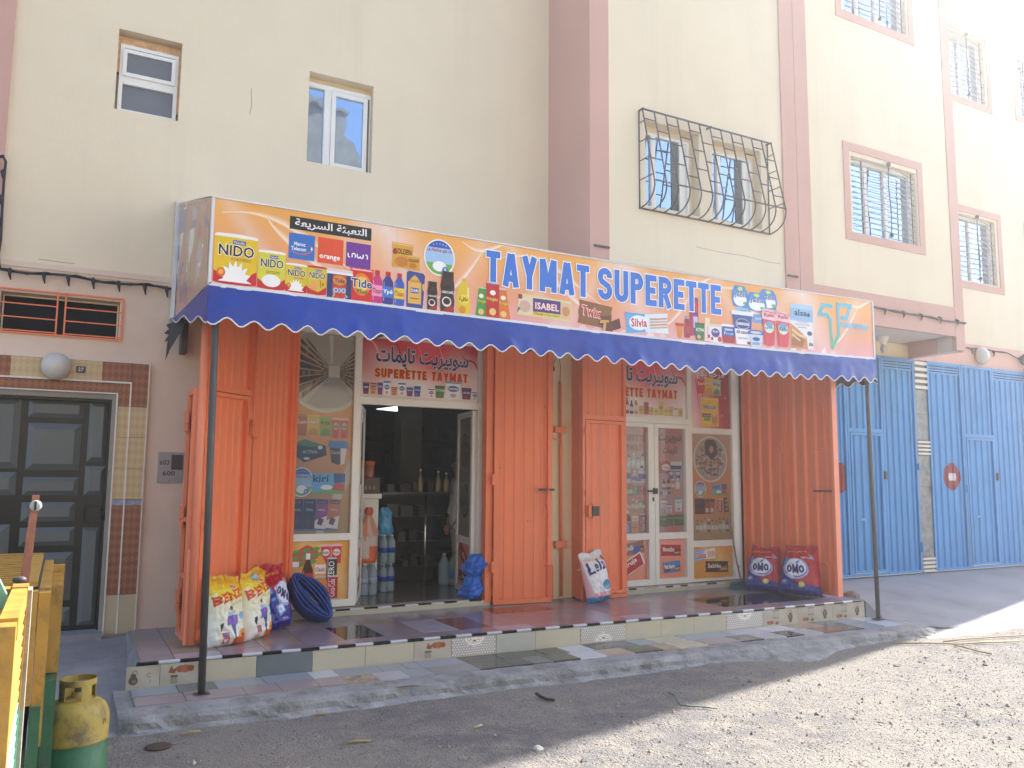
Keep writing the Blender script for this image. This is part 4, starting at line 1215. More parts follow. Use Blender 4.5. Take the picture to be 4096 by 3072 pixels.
for i in range(len(colx) - 1):
    a, b_ = colx[i], colx[i + 1]
    dflt = 'mauve' if i < 9 else ('pink' if i % 5 in (1, 3) else 'mauve')
    qtile('floor_tile', plat, [(a, ef(a) + .014), (b_, ef(b_) + .014), (b_, 7.06 - .005 * i), (a, 7.06 - .005 * i)], -1.412, -1.400 + rnd.uniform(-.0006, .0006), TM[('mauve', 'lilac', 'mauve', 'pink')[i % 4] if i in (1, 9, 13) else dflt])
    y0_, y1_ = 7.062 - .005 * i, 7.66 - .003 * i
    if i in (17, 18, 19, 20): y0_ += -.0
    qtile('floor_tile', plat, [(a, y0_), (b_, y0_), (b_, y1_), (a, y1_)], -1.412, -1.400 + rnd.uniform(-.0006, .0006), TM[row1.get(i, dflt)])
    qtile('floor_tile', plat, [(a, y1_ + .002), (b_, y1_ + .002), (b_, 7.99), (a, 7.99)], -1.412, -1.400 + rnd.uniform(-.0006, .0006), TM[row2.get(i, 'grey' if i % 7 == 5 else dflt)])
    if b_ < 8.3:
        qtile('floor_tile', plat, [(a, 7.993), (b_, 7.993), (b_, 8.30), (a, 8.30)], -1.412, -1.401, TM['grey'])
# striped edge profile, one piece per colour
M_BLKS, M_WHTS = mat('black_edge_strip', (.012, .012, .014), .3, .1, 5), mat('white_edge_strip', (.62, .63, .68), .35, .04, 5, dirt=.1, dcol=(.3, .3, .3), ds=9)
def strip(parent, xs_, fy, z, c0, h=.022, d=.034):
    for i in range(len(xs_) - 1):
        a, b_ = xs_[i], xs_[i + 1]
        m_ = (M_BLKS, M_WHTS)[(i + c0) % 2]
        q = MB(); prof_ = [(0, -h), (-d * .35, -h * .6), (-d * .42, -h * .15), (-d * .2, .003), (d * .55, .003), (d * .55, -h)]
        vs = [(a + .0006, fy(a) + p_[0] + d * .3, z + p_[1]) for p_ in prof_] + [(b_ - .0006, fy(b_) + p_[0] + d * .3, z + p_[1]) for p_ in prof_]
        n = len(prof_)
        q.add(vs, [(k_, (k_ + 1) % n, n + (k_ + 1) % n, n + k_) for k_ in range(n)] + [tuple(range(n))[::-1], tuple(range(n, 2 * n))])
        q.build('edge_strip', m_, parent)
xs_ = [.566 + .151 * i for i in range(52)]
xs_ = [x for x in xs_ if x < 8.40]
strip(plat, xs_, ef, -1.3985, 0)

# picture tiles on the riser
def tile_print(x0, x1, z0, z1, kind, parent):
    w, h = x1 - x0, z1 - z0
    p = Print(lambda u, v, l: (x0 + u, ef(x0 + u) - .0006 - l, z0 + v))
    if kind == 'lace':
        p.grid(.002, .002, w - .002, h - .001, 6, 3, lambda a, b: (.46 - .03 * b, .41, .37), 0)
        flip = x0 > 4.3 and x0 < 4.6
        sp = .026; j = 0; yy_ = .012
        while yy_ < h - .01:
            xx = .014 + (sp / 2 if j % 2 else 0)
            while xx < w - .01:
                fx, fy_ = xx - w / 2, (yy_ - (0 if flip else h))
                if math.hypot(fx * .8, fy_) > .085:
                    p.poly([(xx - .008, yy_ - .003), (xx, yy_ - .009), (xx + .008, yy_ - .002), (xx + .006, yy_ + .007), (xx - .004, yy_ + .008)], 'e6e2d8', 1)
                xx += sp
            yy_ += .021; j += 1
        cy = .004 if flip else h - .004; sg = 1 if flip else -1
        for r_, c in ((.105, 'efebe2'), (.098, '9a8072'), (.092, 'efebe2')):
            pts = [(w / 2 + r_ * (1 + .13 * abs(math.sin(k * PI * 5 / 30))) * math.cos(PI * k / 30) * .95, cy + sg * r_ * .72 * (1 + .13 * abs(math.sin(k * PI * 5 / 30))) * math.sin(PI * k / 30)) for k in range(31)]
            p.poly(pts, c, 2 + (0.105 - r_) * 100)
        for k in range(5):
            a = PI * (k + .5) / 5
            p.ring(w / 2 + .055 * math.cos(a), cy + sg * .04 * math.sin(a), .017, .014, .003, '8a6555', 5, n=10)
        p.ell(w / 2, cy + sg * .03, .012, .010, 'a04038', 5, n=8)
    else:
        p.grid(.002, .002, w - .002, h - .001, 8, 4, lambda a, b: mixc((.50, .45, .36), (.42, .37, .28), .5 + .5 * math.sin(a * 5 + b * 3)), 0)
        if kind in ('pot', 'spice'):
            u = 0.0
            # spoons on a rail
            su = w * (.28 if kind == 'pot' else .30); sv = h * (.45 if kind == 'pot' else .10)
            for k in range(5):
                q = su + k * w * .036
                if kind == 'pot':
                    p.line([(q, h * .92), (q, h * .50)], .003, '6b6152', 2); p.ell(q, h * .45, .0055, .009, '5d5345', 2, n=8)
                else:
                    p.line([(q, h * .06), (q, h * .34)], .003, '4f463a', 2); p.ell(q, h * .40, .0065, .009, '4f463a', 2, n=8)
            if kind == 'pot': p.rect(su - .012, h * .90, su + w * .17, h * .95, '6b6152', 3)
            fu, fv = (w * .20, h * .14) if kind == 'pot' else (w * .66, h * .72)
            s_ = .9 if kind == 'pot' else 1.2
            for q, r_, c in ((-.03, .024, '9a5c40'), (0, .028, 'a8694a'), (.03, .022, '8f5238')):
                p.ell(fu + q * s_, fv, r_ * s_, r_ * s_ * .9, c, 2 + q * 5, n=12)
            p.poly([(fu + .07, fv - .02), (fu + .09, fv + .018), (fu + .10, fv - .005), (fu + .125, fv + .015), (fu + .115, fv - .025)] if kind == 'pot' else [(fu - .12, fv - .02), (fu - .10, fv + .03), (fu - .085, fv), (fu - .05, fv + .02), (fu - .075, fv - .03)], '8a5136', 2)
            if kind == 'pot':
                k0 = w * .76; kv = h * .42
                p.ell(k0, kv, .034, .042, '64563f', 3, n=16); p.ell(k0 - .008, kv + .008, .016, .02, '82745a', 4, n=12)
                p.line([(k0 - .03, kv), (k0 - .05, kv + .02), (k0 - .057, kv + .045)], .006, '64563f', 3)
                p.ring(k0, kv + .035, .026, .038, .004, '64563f', 2, n=14, a0=0, a1=180); p.rect(k0 - .02, h * .06, k0 + .02, kv - .03, '5a4d3a', 3)
                p.ell(k0, kv + .046, .008, .008, '4d4232', 4, n=8)
        if kind == 'kettle':
            p.ell(.05, .055, .032, .032, '5a5140', 3, n=14); p.ring(.06, .10, .018, .026, .004, '5a5140', 3, n=14, a0=0, a1=180)
            p.ell(.05, .09, .02, .016, '5a5140', 3, n=12); p.ell(.055, .05, .016, .012, '7d735e', 4, n=10)
            p.ring(.155, .085, .014, .014, .004, '6a6252', 3, n=12, a0=40, a1=330); p.line([(.158, .03), (.170, .04), (.162, .055)], .004, '6a6252', 3)
    p.build('tile_picture', M_PRINT, parent)
rx = [(.50, .73, 'kettle'), (.73, 1.0, 'spice'), (1.0, 1.43, 'cream'), (1.43, 1.87, 'slate'), (1.87, 2.31, 'cream'), (2.31, 2.74, 'cream'), (2.74, 3.09, 'spice'), (3.09, 3.53, 'lace'), (3.53, 3.93, 'grey2'), (3.93, 4.42, 'cream'), (4.42, 4.94, 'lace'),
      (4.94, 5.37, 'cream'), (5.37, 5.79, 'cream'), (5.79, 6.22, 'cream'), (6.22, 6.73, 'lace'), (6.73, 7.26, 'pot'), (7.26, 7.79, 'pot'), (7.79, 8.31, 'pot')]
M_RC = mat('cream_riser_tile', (.50, .455, .33), .28, .07, 4, dirt=.35, dcol=(.30, .28, .23), ds=4)
M_RG = mat('pale_grey_riser_tile', (.44, .44, .38), .28, .05, 4, dirt=.2, dcol=(.3, .28, .23), ds=4)
M_RS = mat('slate_riser_tile', (.15, .175, .18), .25, .06, 4)
for a, b_, k in rx:
    m_ = {'cream': M_RC, 'slate': M_RS, 'grey2': M_RG}.get(k, M_RC)
    q = MB(); g = .0018
    q.add([(a + g, ef(a), -1.60), (b_ - g, ef(b_), -1.60), (b_ - g, ef(b_), -1.4215), (a + g, ef(a), -1.4215), (a + g, ef(a) + .011, -1.60), (b_ - g, ef(b_) + .011, -1.60), (b_ - g, ef(b_) + .011, -1.4215), (a + g, ef(a) + .011, -1.4215)],
          [(0, 1, 2, 3), (0, 4, 5, 1), (3, 2, 6, 7), (0, 3, 7, 4), (1, 5, 6, 2)])
    o = q.build('riser_tile', m_, plat)
    if k in ('kettle', 'spice', 'lace', 'pot'): tile_print(a, b_, -1.575, -1.4215, k, o)

# low tiled step with cement kerb
kerb = MB()
xs = axis([(.42, 9.15, .045)])
prf = []
kv = []
for i, x in enumerate(xs):
    endf = ss(8.3, 9.15, x); lf = 1 - ss(.42, .5, x)
    n1 = noise.noise(Vector((x * 3, 0, 0))); n2_ = noise.noise(Vector((x * 9, 2, 0)))
    ztop_ = -1.588 - .012 * (x - .5) / 8 - .085 * endf
    ye = e3(x) + .012 * n1 + .25 * endf
    broken = math.exp(-((x - 2.42) / .11) ** 2)
    skirt = math.exp(-((x - 6.35) / .45) ** 2)
    for (yy, zz) in ((ef(x) + .03, ztop_ + .001), (e2(x) - .008, ztop_ - .001), (ye + .09, ztop_ - .006), (ye + .035, ztop_ - .012), (ye + .01 + .05 * broken, ztop_ - .022 - .01 * abs(n2_)), (ye - .004 + .05 * broken, ztop_ - .05),
                     (ye - .008 - .02 * n2_ + .04 * broken - .10 * skirt, -1.680), (ye - .03 + .02 * n2_ - .22 * skirt, -1.700), (ye - .10 + .03 * n1 - .40 * skirt, -1.735)):
        kv.append((x, yy + lf * .04 + .012 * noise.noise(Vector((x * 11, zz * 30, 1))), zz + .006 * noise.noise(Vector((x * 13, yy * 13, zz * 13)))))
m9 = 9
kf = [(i * m9 + j, (i + 1) * m9 + j, (i + 1) * m9 + j + 1, i * m9 + j + 1) for i in range(len(xs) - 1) for j in range(m9 - 1)]
kf += [tuple(range(m9)), tuple(range((len(xs) - 1) * m9, len(xs) * m9))[::-1]]
kerb.add(kv, kf, 0, False)
step = thing('front_step', 'low front step of broken coloured tiles with a rough cement kerb below the platform', 'step', (4.5, 6.3, -1.7))
kerb.build('cement_kerb', mat('worn_cement', (.29, .29, .295), .9, .24, 3.5, bump=1.0, bs=40, dirt=.75, dcol=(.13, .125, .11), ds=4.2, dth=(.47, .63)), step)
st1 = [(.53, .84, 'bluegrey'), (.84, 1.11, 'slate'), (1.11, 1.46, 'bluegrey'), (1.46, 1.82, 'bluegrey'), (1.82, 2.03, 'white'), (2.03, 2.39, 'bluegrey'), (2.39, 2.60, 'bluegrey'), (2.60, 2.73, 'bluegrey'), (2.73, 3.12, 'bluegrey'),
       (3.12, 3.48, 'dark'), (3.48, 3.71, 'dark'), (3.71, 3.90, 'dark'), (3.90, 4.15, 'dark'), (4.15, 4.42, 'white'), (4.42, 4.66, 'dark'), (4.66, 4.92, 'slate'), (4.92, 5.15, 'bluegrey'), (5.15, 5.50, 'cream'), (5.50, 5.80, 'bluegrey'), (5.80, 6.15, 'bluegrey'), (6.15, 6.6, 'lilac'),
       (6.6, 6.97, 'white'), (6.97, 7.40, 'tan'), (7.40, 7.70, 'slate'), (7.70, 8.05, 'bluegrey'), (8.05, 8.3, 'white')]
st2 = [(.53, .86, 'mauve'), (.86, 1.27, 'mauve'), (1.27, 1.52, 'mauve'), (1.52, 1.80, 'mauve'), (1.80, 2.02, 'mauve'), (2.02, 2.27, 'tan'), (2.27, 2.52, 'lilac'), (2.52, 2.73, 'bluegrey'), (2.73, 3.13, 'grey'), (3.13, 3.44, 'dark'), (3.44, 3.63, 'dark'), (3.63, 3.83, 'slate'), (3.83, 4.10, 'dark'),
       (4.10, 4.38, 'white'), (4.38, 4.68, 'tan'), (4.68, 5.00, 'dark'), (5.00, 5.20, 'tan'), (5.20, 5.54, 'cream'), (5.54, 5.95, 'mauve'), (5.95, 6.25, 'dark'), (6.25, 6.55, 'lilac'), (6.55, 6.80, 'black'), (6.80, 7.07, 'lilac'), (7.07, 7.45, 'brick'), (7.45, 7.68, 'dark'), (7.68, 8.0, 'bluegrey'), (8.0, 8.3, 'white')]
def zs(x): return -1.586 - .012 * (x - .5) / 8
for lst, fa, fb in ((st1, lambda x: (e2(x) + ef(x)) / 2 - .0, lambda x: ef(x) - .004), (st2, lambda x: e2(x), lambda x: (e2(x) + ef(x)) / 2 - .003)):
    for a, b_, k in lst:
        zz = zs((a + b_) / 2)
        qtile('step_tile', step, [(a, fa(a)), (b_, fa(b_)), (b_, fb(b_)), (a, fb(a))], zz - .01, zz + .008 + rnd.uniform(-.0015, .0015), TM[k])
# mosaic chips on one tile
p = Print(lambda u, v, l: (2.03 + u, e2(2.1) + .01 + v, zs(2.1) + .0095 + l))
for i in range(26):
    a, b_ = rnd.uniform(.0, .21), rnd.uniform(.01, .20)
    p.rect(a, b_, a + .04, b_ + .014, rnd.choice(['8d7f82', 'b5a9aa', '6d5a5c', 'c8c0c0']), 1)
p.build('mosaic', M_PRINT, step)

# inner doorsill
sill = thing('door_sill', 'worn raised sill with black and white edge pieces under the shop doors', 'door sill', (4.6, 8.3, -1.4))
for x0, x1 in ((1.98, 4.20), (5.93, 7.92)):
    MB().box(x0, x1, 8.205, 8.36, -1.41, -1.345).build('sill_block', M_RC, sill)
strip(sill, [2.03 + .1475 * i for i in range(15)], lambda x: 8.205, -1.337, 1, .022, .03)
for a, b_ in ((5.96, 6.30), (6.52, 7.10), (7.14, 7.62)):
    nn = int((b_ - a) / .145); strip(sill, [a + (b_ - a) * i / (nn + (0 if nn % 2 else 1)) for i in range(nn + (0 if nn % 2 else 1) + 1)], lambda x: 8.205, -1.337, 1, .022, .03)

# ------------------------------------------------------------------ shop interior
room = thing('shop_room', 'dim shop interior seen through the open doorway', 'room', (5, 11, -1.35))
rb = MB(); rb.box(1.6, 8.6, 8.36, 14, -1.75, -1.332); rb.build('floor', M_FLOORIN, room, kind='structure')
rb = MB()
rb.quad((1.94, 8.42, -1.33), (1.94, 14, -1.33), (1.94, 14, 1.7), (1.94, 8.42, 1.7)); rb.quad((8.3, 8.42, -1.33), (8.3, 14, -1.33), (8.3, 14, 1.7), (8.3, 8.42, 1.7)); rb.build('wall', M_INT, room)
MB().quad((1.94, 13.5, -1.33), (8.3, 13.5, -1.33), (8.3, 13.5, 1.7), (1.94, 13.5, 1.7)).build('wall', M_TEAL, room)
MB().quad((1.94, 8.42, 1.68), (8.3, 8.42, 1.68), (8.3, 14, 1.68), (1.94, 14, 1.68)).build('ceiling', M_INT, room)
MB().box(4.30, 4.62, 11.3, 11.6, -1.33, 1.68).build('column', mat('inner_column', (.17, .165, .14), .8), room)
lt = thing('ceiling_light', 'lit white ceiling light panel glimpsed inside the dark shop', 'ceiling light', (4.0, 11.0, .95))
ml = bpy.data.materials.new('lit_panel'); ml.use_nodes = True
ml.node_tree.nodes['Principled BSDF'].inputs['Emission Color'].default_value = (.75, .95, 1, 1); ml.node_tree.nodes['Principled BSDF'].inputs['Emission Strength'].default_value = .55
MB().add([(3.84, 11.0, .915), (4.12, 10.98, .90), (4.12, 11.0, .975), (3.84, 11.02, .925), (3.84, 11.08, .92), (4.12, 11.08, .905), (4.12, 11.1, .98), (3.84, 11.1, .93)],
         [(0, 1, 2, 3), (7, 6, 5, 4), (0, 4, 5, 1), (1, 5, 6, 2), (2, 6, 7, 3), (3, 7, 4, 0)]).build('lit_panel', ml, lt)
MB().box(3.97, 3.99, 11.03, 11.05, .95, 1.68).build('hanger', M_IRON, lt)

# shelving at the back with packets
shelf = thing('display_counter', 'glass fronted counter with a chrome post and shelves inside the shop', 'counter', (4.1, 9.5, -1.33))
M_SHELF = mat('dark_shelf', (.04, .045, .05), .5)
MB().box(3.40, 4.30, 9.5, 10.0, -.235, -.205).build('counter_top', mat('counter_top', (.07, .07, .075), .3), shelf)
for z in (-.50, -.80, -1.10): MB().box(3.45, 4.28, 9.55, 9.98, z - .012, z).build('shelf', M_SHELF, shelf)
MB().box(3.45, 4.28, 9.99, 10.0, -1.33, -.235).build('back_panel', M_SHELF, shelf)
MB().tube([(3.945, 9.47, -1.33), (3.945, 9.47, -.235)], .018, 10).build('post', M_CHROME, shelf)
pk = [('c9c3b4', 'a34b8a'), ('6d2b6d', 'b0b4b8'), ('b8a030', '5a7a3a'), ('c8c8c8', '4060a0'), ('a05030', 'd0b080')]
n_ = 0
for z in (-.50, -.80, -1.10, -.205):
    x = 3.5
    while x < 4.12:
        w = rnd.uniform(.07, .16); h = rnd.uniform(.06, .15)
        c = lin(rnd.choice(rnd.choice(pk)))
        c = tuple(v * .10 for v in c)  # packet colours darkened to put the shop's dimness into them
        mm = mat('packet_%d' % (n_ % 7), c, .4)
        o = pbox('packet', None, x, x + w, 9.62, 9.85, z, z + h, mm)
        props(o, 'small packet or box standing on the shelves of the shop counter', 'packet', 'packets on the counter shelves')
        n_ += 1; x += w + rnd.uniform(.03, .12)
for x, hh, lj in ((3.92, .26, 'tallest of the slim jars on the shop counter, above the chrome post'), (4.16, .24, 'middle one of the slim jars on the shop counter'), (4.27, .22, 'shortest slim jar on the shop counter, nearest to the person')):
    j = thing('candy_jar', lj, 'jar', (x, 9.6, -.205), group='jars on the counter')
    MB().lathe([(.03, 0), (.035, .02), (.035, hh * .6), (.012, hh * .8), (.012, hh)], (x, 9.6, -.205), 12).build('jar', mat('jar_glass', (.35, .28, .15), .15), j)
    MB().lathe([(.014, hh), (.014, hh + .02), (.001, hh + .03)], (x, 9.6, -.205), 10).build('lid', M_WHITE, j)
shelf2 = thing('wall_shelf', 'dark wall shelves stacked with boxes at the back of the shop', 'shelf', (4.2, 13.2, -1.33))
for z in (-1.2, -.75, -.3, .15, .6): MB().box(2.2, 8.2, 13.1, 13.48, z - .02, z).build('shelf', M_SHELF, shelf2)
for z in (-.3, .15, .6):
    x = 3.6
    while x < 6.6:
        w = rnd.uniform(.12, .35); h = rnd.uniform(.12, .36)
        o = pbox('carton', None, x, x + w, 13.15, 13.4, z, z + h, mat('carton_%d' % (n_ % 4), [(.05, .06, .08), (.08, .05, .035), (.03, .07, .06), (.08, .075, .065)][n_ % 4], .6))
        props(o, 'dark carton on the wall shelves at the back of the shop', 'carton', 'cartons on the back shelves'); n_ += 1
        x += w + rnd.uniform(.08, .3)

# white chest cabinet just inside, with things on top
cab = thing('white_cabinet', 'white cabinet just inside the open doorway', 'cabinet', (3.0, 9.4, -1.33))
MB().box(2.80, 3.25, 9.22, 9.70, -1.33, -.275).build('body', M_WHITE, cab)
MB().box(2.79, 3.275, 9.19, 9.71, -.27, -.215).build('lid', M_WHITE, cab)
MB().box(2.90, 3.15, 9.212, 9.222, -1.1, -.42).build('door_panel', M_WHITE, cab)
bxo = thing('scale_box', 'brown box on top of the white cabinet', 'box', (3.1, 9.35, -.215))
MB().box(3.0, 3.27, 9.25, 9.55, -.215, -.03).build('body', mat('brown_box', (.12, .08, .06), .6), bxo)
p = Print(lambda u, v, l: (3.0 + u, 9.249 - l, -.215 + v))
for i in range(4): p.rect(.04 + .05 * i, .05, .06 + .05 * i, .09, 'a09890', 1)
p.build('marking', M_PRINT, bxo)
jr = thing('orange_lid_jar', 'plastic jar with an orange lid on the brown box', 'jar', (3.17, 9.35, -.03))
MB().lathe([(.055, 0), (.06, .02), (.06, .15)], (3.17, 9.35, -.03), 16).build('jar', mat('pale_red_plastic', (.45, .16, .10), .3), jr)
MB().lathe([(.064, .15), (.064, .19), (.001, .195)], (3.17, 9.35, -.03), 16).build('lid', mat('orange_lid', (.75, .18, .04), .4), jr)
jr = thing('round_tub', 'pale round plastic tub on the brown box', 'tub', (3.04, 9.38, -.03))
MB().lathe([(.06, 0), (.075, .05), (.075, .11), (.06, .12), (.001, .125)], (3.04, 9.38, -.03), 16).build('tub', mat('tub_plastic', (.4, .32, .22), .4), jr)

# bottled water
def water_mat():
    m = bpy.data.materials.new('water_bottle_plastic'); m.use_nodes = True
    b = m.node_tree.nodes['Principled BSDF']; b.inputs['Base Color'].default_value = (.55, .68, .75, 1); b.inputs['Roughness'].default_value = .12
    b.inputs['Transmission Weight'].default_value = .55; b.inputs['IOR'].default_value = 1.25
    MATS['water'] = m; return m
M_WATER = water_mat()
M_LBL = mat('blue_bottle_label', (.02, .07, .40), .35)
M_LBL2 = mat('pale_bottle_label', (.35, .45, .55), .4)
def bottles(x0, y0, z0, nx_, ny_, r, h, label, lblm, grp):
    t = thing('water_bottle_pack', label, 'bottle pack', (x0, y0, z0), group=grp)
    for i in range(nx_):
        for j in range(ny_):
            c = (x0 + r + i * 2 * r * .98, y0 + r + j * 2 * r * .98, z0)
            pr_ = [(r * .8, 0), (r * .95, .01), (r * .9, .03), (r * .97, .05), (r * .9, .07), (r * .97, .09), (r * .93, h * .36), (r * .93, h * .56), (r * .97, h * .6), (r * .9, h * .68), (r * .95, h * .74), (r * .5, h * .88), (r * .3, h * .92), (r * .3, h * .96)]
            o = MB().lathe(pr_, c, 14).build('bottle', M_WATER, t)
            MB().lathe([(r * .955, h * .37), (r * .955, h * .55)], c, 14).build('label_band', lblm, o)
            MB().lathe([(r * .33, h * .95), (r * .33, h), (r * .1, h + .003)], c, 10).build('cap', mat('white_cap', (.6, .65, .7), .4), o)
    return t
bottles(2.985, 8.98, -1.331, 2, 3, .052, .345, 'pack of clear water bottles with pale labels on the shop floor, left of the doorway', M_LBL2, None)
bottles(3.275, 9.15, -1.331, 2, 3, .046, .315, 'lower pack of blue labelled water bottles behind the doorway', M_LBL, None)
bottles(3.275, 9.15, -1.008, 2, 3, .047, .32, 'upper pack of blue labelled water bottles stacked under the light blue bag', M_LBL, None)
bb = thing('water_jug', 'large clear water bottle with blue label and green cap on the shop floor', 'bottle', (4.31, 9.36, -1.331))
c = (4.31, 9.36, -1.331); r = .082
MB().lathe([(r * .8, 0), (r, .02), (r * .97, .06), (r, .09), (r * .97, .12), (r, .15), (r, .26), (r * .93, .29), (r * .55, .355), (r * .3, .385)], c, 18).build('bottle', M_WATER, bb)
MB().lathe([(r * 1.005, .095), (r * 1.005, .185)], c, 18).build('label_band', mat('mid_blue_label', (.12, .25, .5), .4), bb)
MB().lathe([(r * .34, .38), (r * .34, .41), (r * .1, .412)], c, 12).build('cap', mat('green_cap', (.05, .35, .08), .4), bb)
bb = thing('water_jug', 'plain clear water bottle half behind the green capped one', 'bottle', (4.20, 9.46, -1.331))
c = (4.20, 9.46, -1.331); r = .07
MB().lathe([(r * .8, 0), (r, .02), (r * .97, .06), (r, .09), (r, .24), (r * .9, .27), (r * .3, .36)], c, 16).build('bottle', M_WATER, bb)
MB().lathe([(r * .34, .355), (r * .34, .38), (r * .1, .382)], c, 10).build('cap', mat('white_cap', (.6, .65, .7), .4), bb)

def plastic_mat(key, rgb, r=.28, bs=30):
    return mat(key, rgb, r, .12, 8, bump=.9, bs=bs)
def crumple(name, label, cat, c, prof, seed, m_, n=26, squash=.7, amp=.18, extra=None, freq=9):
    """a gathered plastic bag: lathe profile broken up by folds"""
    t = thing(name, label, cat, c)
    b = MB(); vs = []; 
    P = []
    for i in range(len(prof) - 1):
        for q in range(4): P.append(tuple(prof[i][k] + (prof[i + 1][k] - prof[i][k]) * q / 4 for k in range(3)))
    P.append(prof[-1])
    for r, h, ox in P:
        for k in range(n):
            a = 2 * PI * k / n
            f = 1 + amp * noise.noise(Vector((math.cos(a) * 1.7 + seed, math.sin(a) * 1.7, h * freq))) + amp * .7 * abs(noise.noise(Vector((math.cos(a) * 4, math.sin(a) * 4 + seed, h * freq * 1.7))))
            vs.append((c[0] + ox + r * f * math.cos(a), c[1] + r * f * squash * math.sin(a), c[2] + h + .01 * noise.noise(Vector((a * 2, h * 20, seed)))))
    fs = [(i * n + k, i * n + (k + 1) % n, (i + 1) * n + (k + 1) % n, (i + 1) * n + k) for i in range(len(P) - 1) for k in range(n)]
    fs += [tuple(range(n))[::-1], tuple(range((len(P) - 1) * n, len(P) * n))]
    b.add(vs, fs, 0, False)
    b.build('bag_body', m_, t)
    return t
t = crumple('plastic_bag', 'crumpled bright blue plastic bag stuffed against the right edge of the doorway', 'plastic bag', (4.045, 8.315, -1.337),
            [(.07, 0, -.02), (.12, .05, -.03), (.10, .16, 0), (.065, .24, .02), (.11, .30, .01), (.12, .37, .03), (.085, .45, .045), (.05, .48, .045)], 3, plastic_mat('blue_plastic', (.02, .14, .55)), amp=.6, squash=.8)
t = crumple('plastic_bag', 'light blue plastic bag on top of the stacked water packs', 'plastic bag', (3.352, 9.24, -.685),
            [(.06, 0, 0), (.075, .05, 0), (.07, .15, 0), (.06, .20, -.01), (.065, .26, -.01), (.04, .31, -.02)], 8, plastic_mat('light_blue_plastic', (.08, .36, .62)), amp=.4)
# orange and white sack tied at the top
def sackmat():
    m = print_mat('woven_plastic_print', .35, .08)
    return m
t = thing('tied_sack', 'orange and white plastic sack tied at the neck on the water bottle pack', 'sack', (3.09, 9.08, -.985))
p = Print(lambda u, v, l: None)
b = MB(); n = 36; rows = 44; vs = []; cols = []
for j in range(rows + 1):
    v = j / rows; h = v * .62
    r = .118 * (1 - .12 * (1 - v)) if v < .5 else (.118 * (1 - ((v - .5) / .35) ** 1.3 * .72) if v < .85 else .033 + .016 * math.sin((v - .85) * 20))
    if v < .04: r *= .85
    for k in range(n):
        a = 2 * PI * k / n
        f = 1 + .09 * noise.noise(Vector((math.cos(a) * 2, math.sin(a) * 2, h * 7))) + (.22 * math.sin(a * 9) * max(0, v - .5))
        vs.append((3.09 + r * f * math.cos(a), 9.08 + r * f * .62 * math.sin(a), -.985 + h))
        u = a / (2 * PI)
        s_ = math.cos(a)
        c_ = (.62, .55, .48)
        if v < .30 and s_ > -.15: c_ = (.72, .15, .03)
        elif v < .07: c_ = (.72, .15, .03)
        elif .48 < v: c_ = mixc((.62, .50, .42), (.75, .20, .05), .5 + .5 * math.sin(a * 7 + v * 6))
        if v > .86: c_ = (.62, .10, .03)
        if .40 < v < .48 and -.62 < s_ < -.38: c_ = (.7, .25, .04)
        if .05 < v < .10 and s_ < -.2: c_ = (.7, .25, .15) if k % 2 else c_
        cols.append(c_)
me = bpy.data.meshes.new('sack_body')
fs = [(i * n + k, i * n + (k + 1) % n, (i + 1) * n + (k + 1) % n, (i + 1) * n + k) for i in range(rows) for k in range(n)] + [tuple(range(n))[::-1], tuple(range(rows * n, (rows + 1) * n))]
me.from_pydata(vs, [], fs); me.materials.append(sackmat())
ca = me.color_attributes.new('Col', 'FLOAT_COLOR', 'POINT'); ca.data.foreach_set('color', np.array([(*c_, 1) for c_ in cols], dtype=np.float32).ravel())
o = bpy.data.objects.new('sack_body', me); COL.objects.link(o); o.parent = t; o.location = -ORG[t]; ORG[o] = Vector((0, 0, 0))
me.polygons.foreach_set('use_smooth', [True] * len(me.polygons))

# ------------------------------------------------------------------ shop fronts
YP = 8.415       # glass plane
def pan(x0, z0):
    return Print(lambda u, v, l: (x0 + u, YP - .004 - l, z0 + v))
def film(c):      # see-through printed film: duller and darker
    return tuple(.60 * a + .40 * b for a, b in zip(c, (.13, .12, .11)))
C_ = lin
def warm_bg(c1, c2, c3=None, sw=0):
    def f(a, b):
        c = mixc(C_(c2), C_(c1), b)
        if c3:
            t = max(0, 1 - abs(a - .75 + (b - .5) * .8) * 4) * .6
            c = mixc(c, C_(c3), t)
        return c
    return f
def red_swirl(p, w, h):
    p.grid(0, 0, w, h, 24, 12, lambda a, b: mixc(C_('efe2dd'), mixc(C_('e8505a'), C_('c41f2c'), .5 + .5 * math.sin(a * 7 + 1)), max(0, min(1, (b - .18) * 1.5 + .25 * math.sin(a * 9 + b * 4)))), 0)
    for k in range(5):
        x = w * (.05 + .2 * k); pts = [(x + w * .2 * t, h * (.95 - .55 * t + .10 * math.sin(t * 6 + k))) for t in [i / 12 for i in range(13)]]
        p.line(pts, [.002 + .018 * h * math.sin(PI * i / 12) * 2 for i in range(13)], ('f3a0a4', 'b01520', 'ee6f74')[k % 3], .5)
SH = ['ffffff', '3b6fc4', 'c03038', '5aa04a', 'e0c040', '6a4aa0', 'e07830', '284a90']
def dairy_row(p, x0, y0, w, h, n, seed):
    r_ = random.Random(seed); x = x0
    for i in range(n):
        ww = w / n * r_.uniform(.75, 1.25); hh = h * r_.uniform(.45, 1.0)
        body, lid = r_.choice([('f2f2f2', '3b6fc4'), ('2f5fb4', 'f0f0f0'), ('3f8a3f', '2c6a2c'), ('7a3f8f', 'e8e0f0'), ('e89a30', 'c03020'), ('f0e8e0', 'c03038'), ('5a2030', '8a8a90')])
        p.at(x, y0, ww * .95, hh, B=2 + i % 3 * 3)
        d_cup(p, body, lid, '2a4fa0', ('DANONE', 'Activia', 'DANNON')[i % 3], 'ffffff')
        x += ww
    p.at()
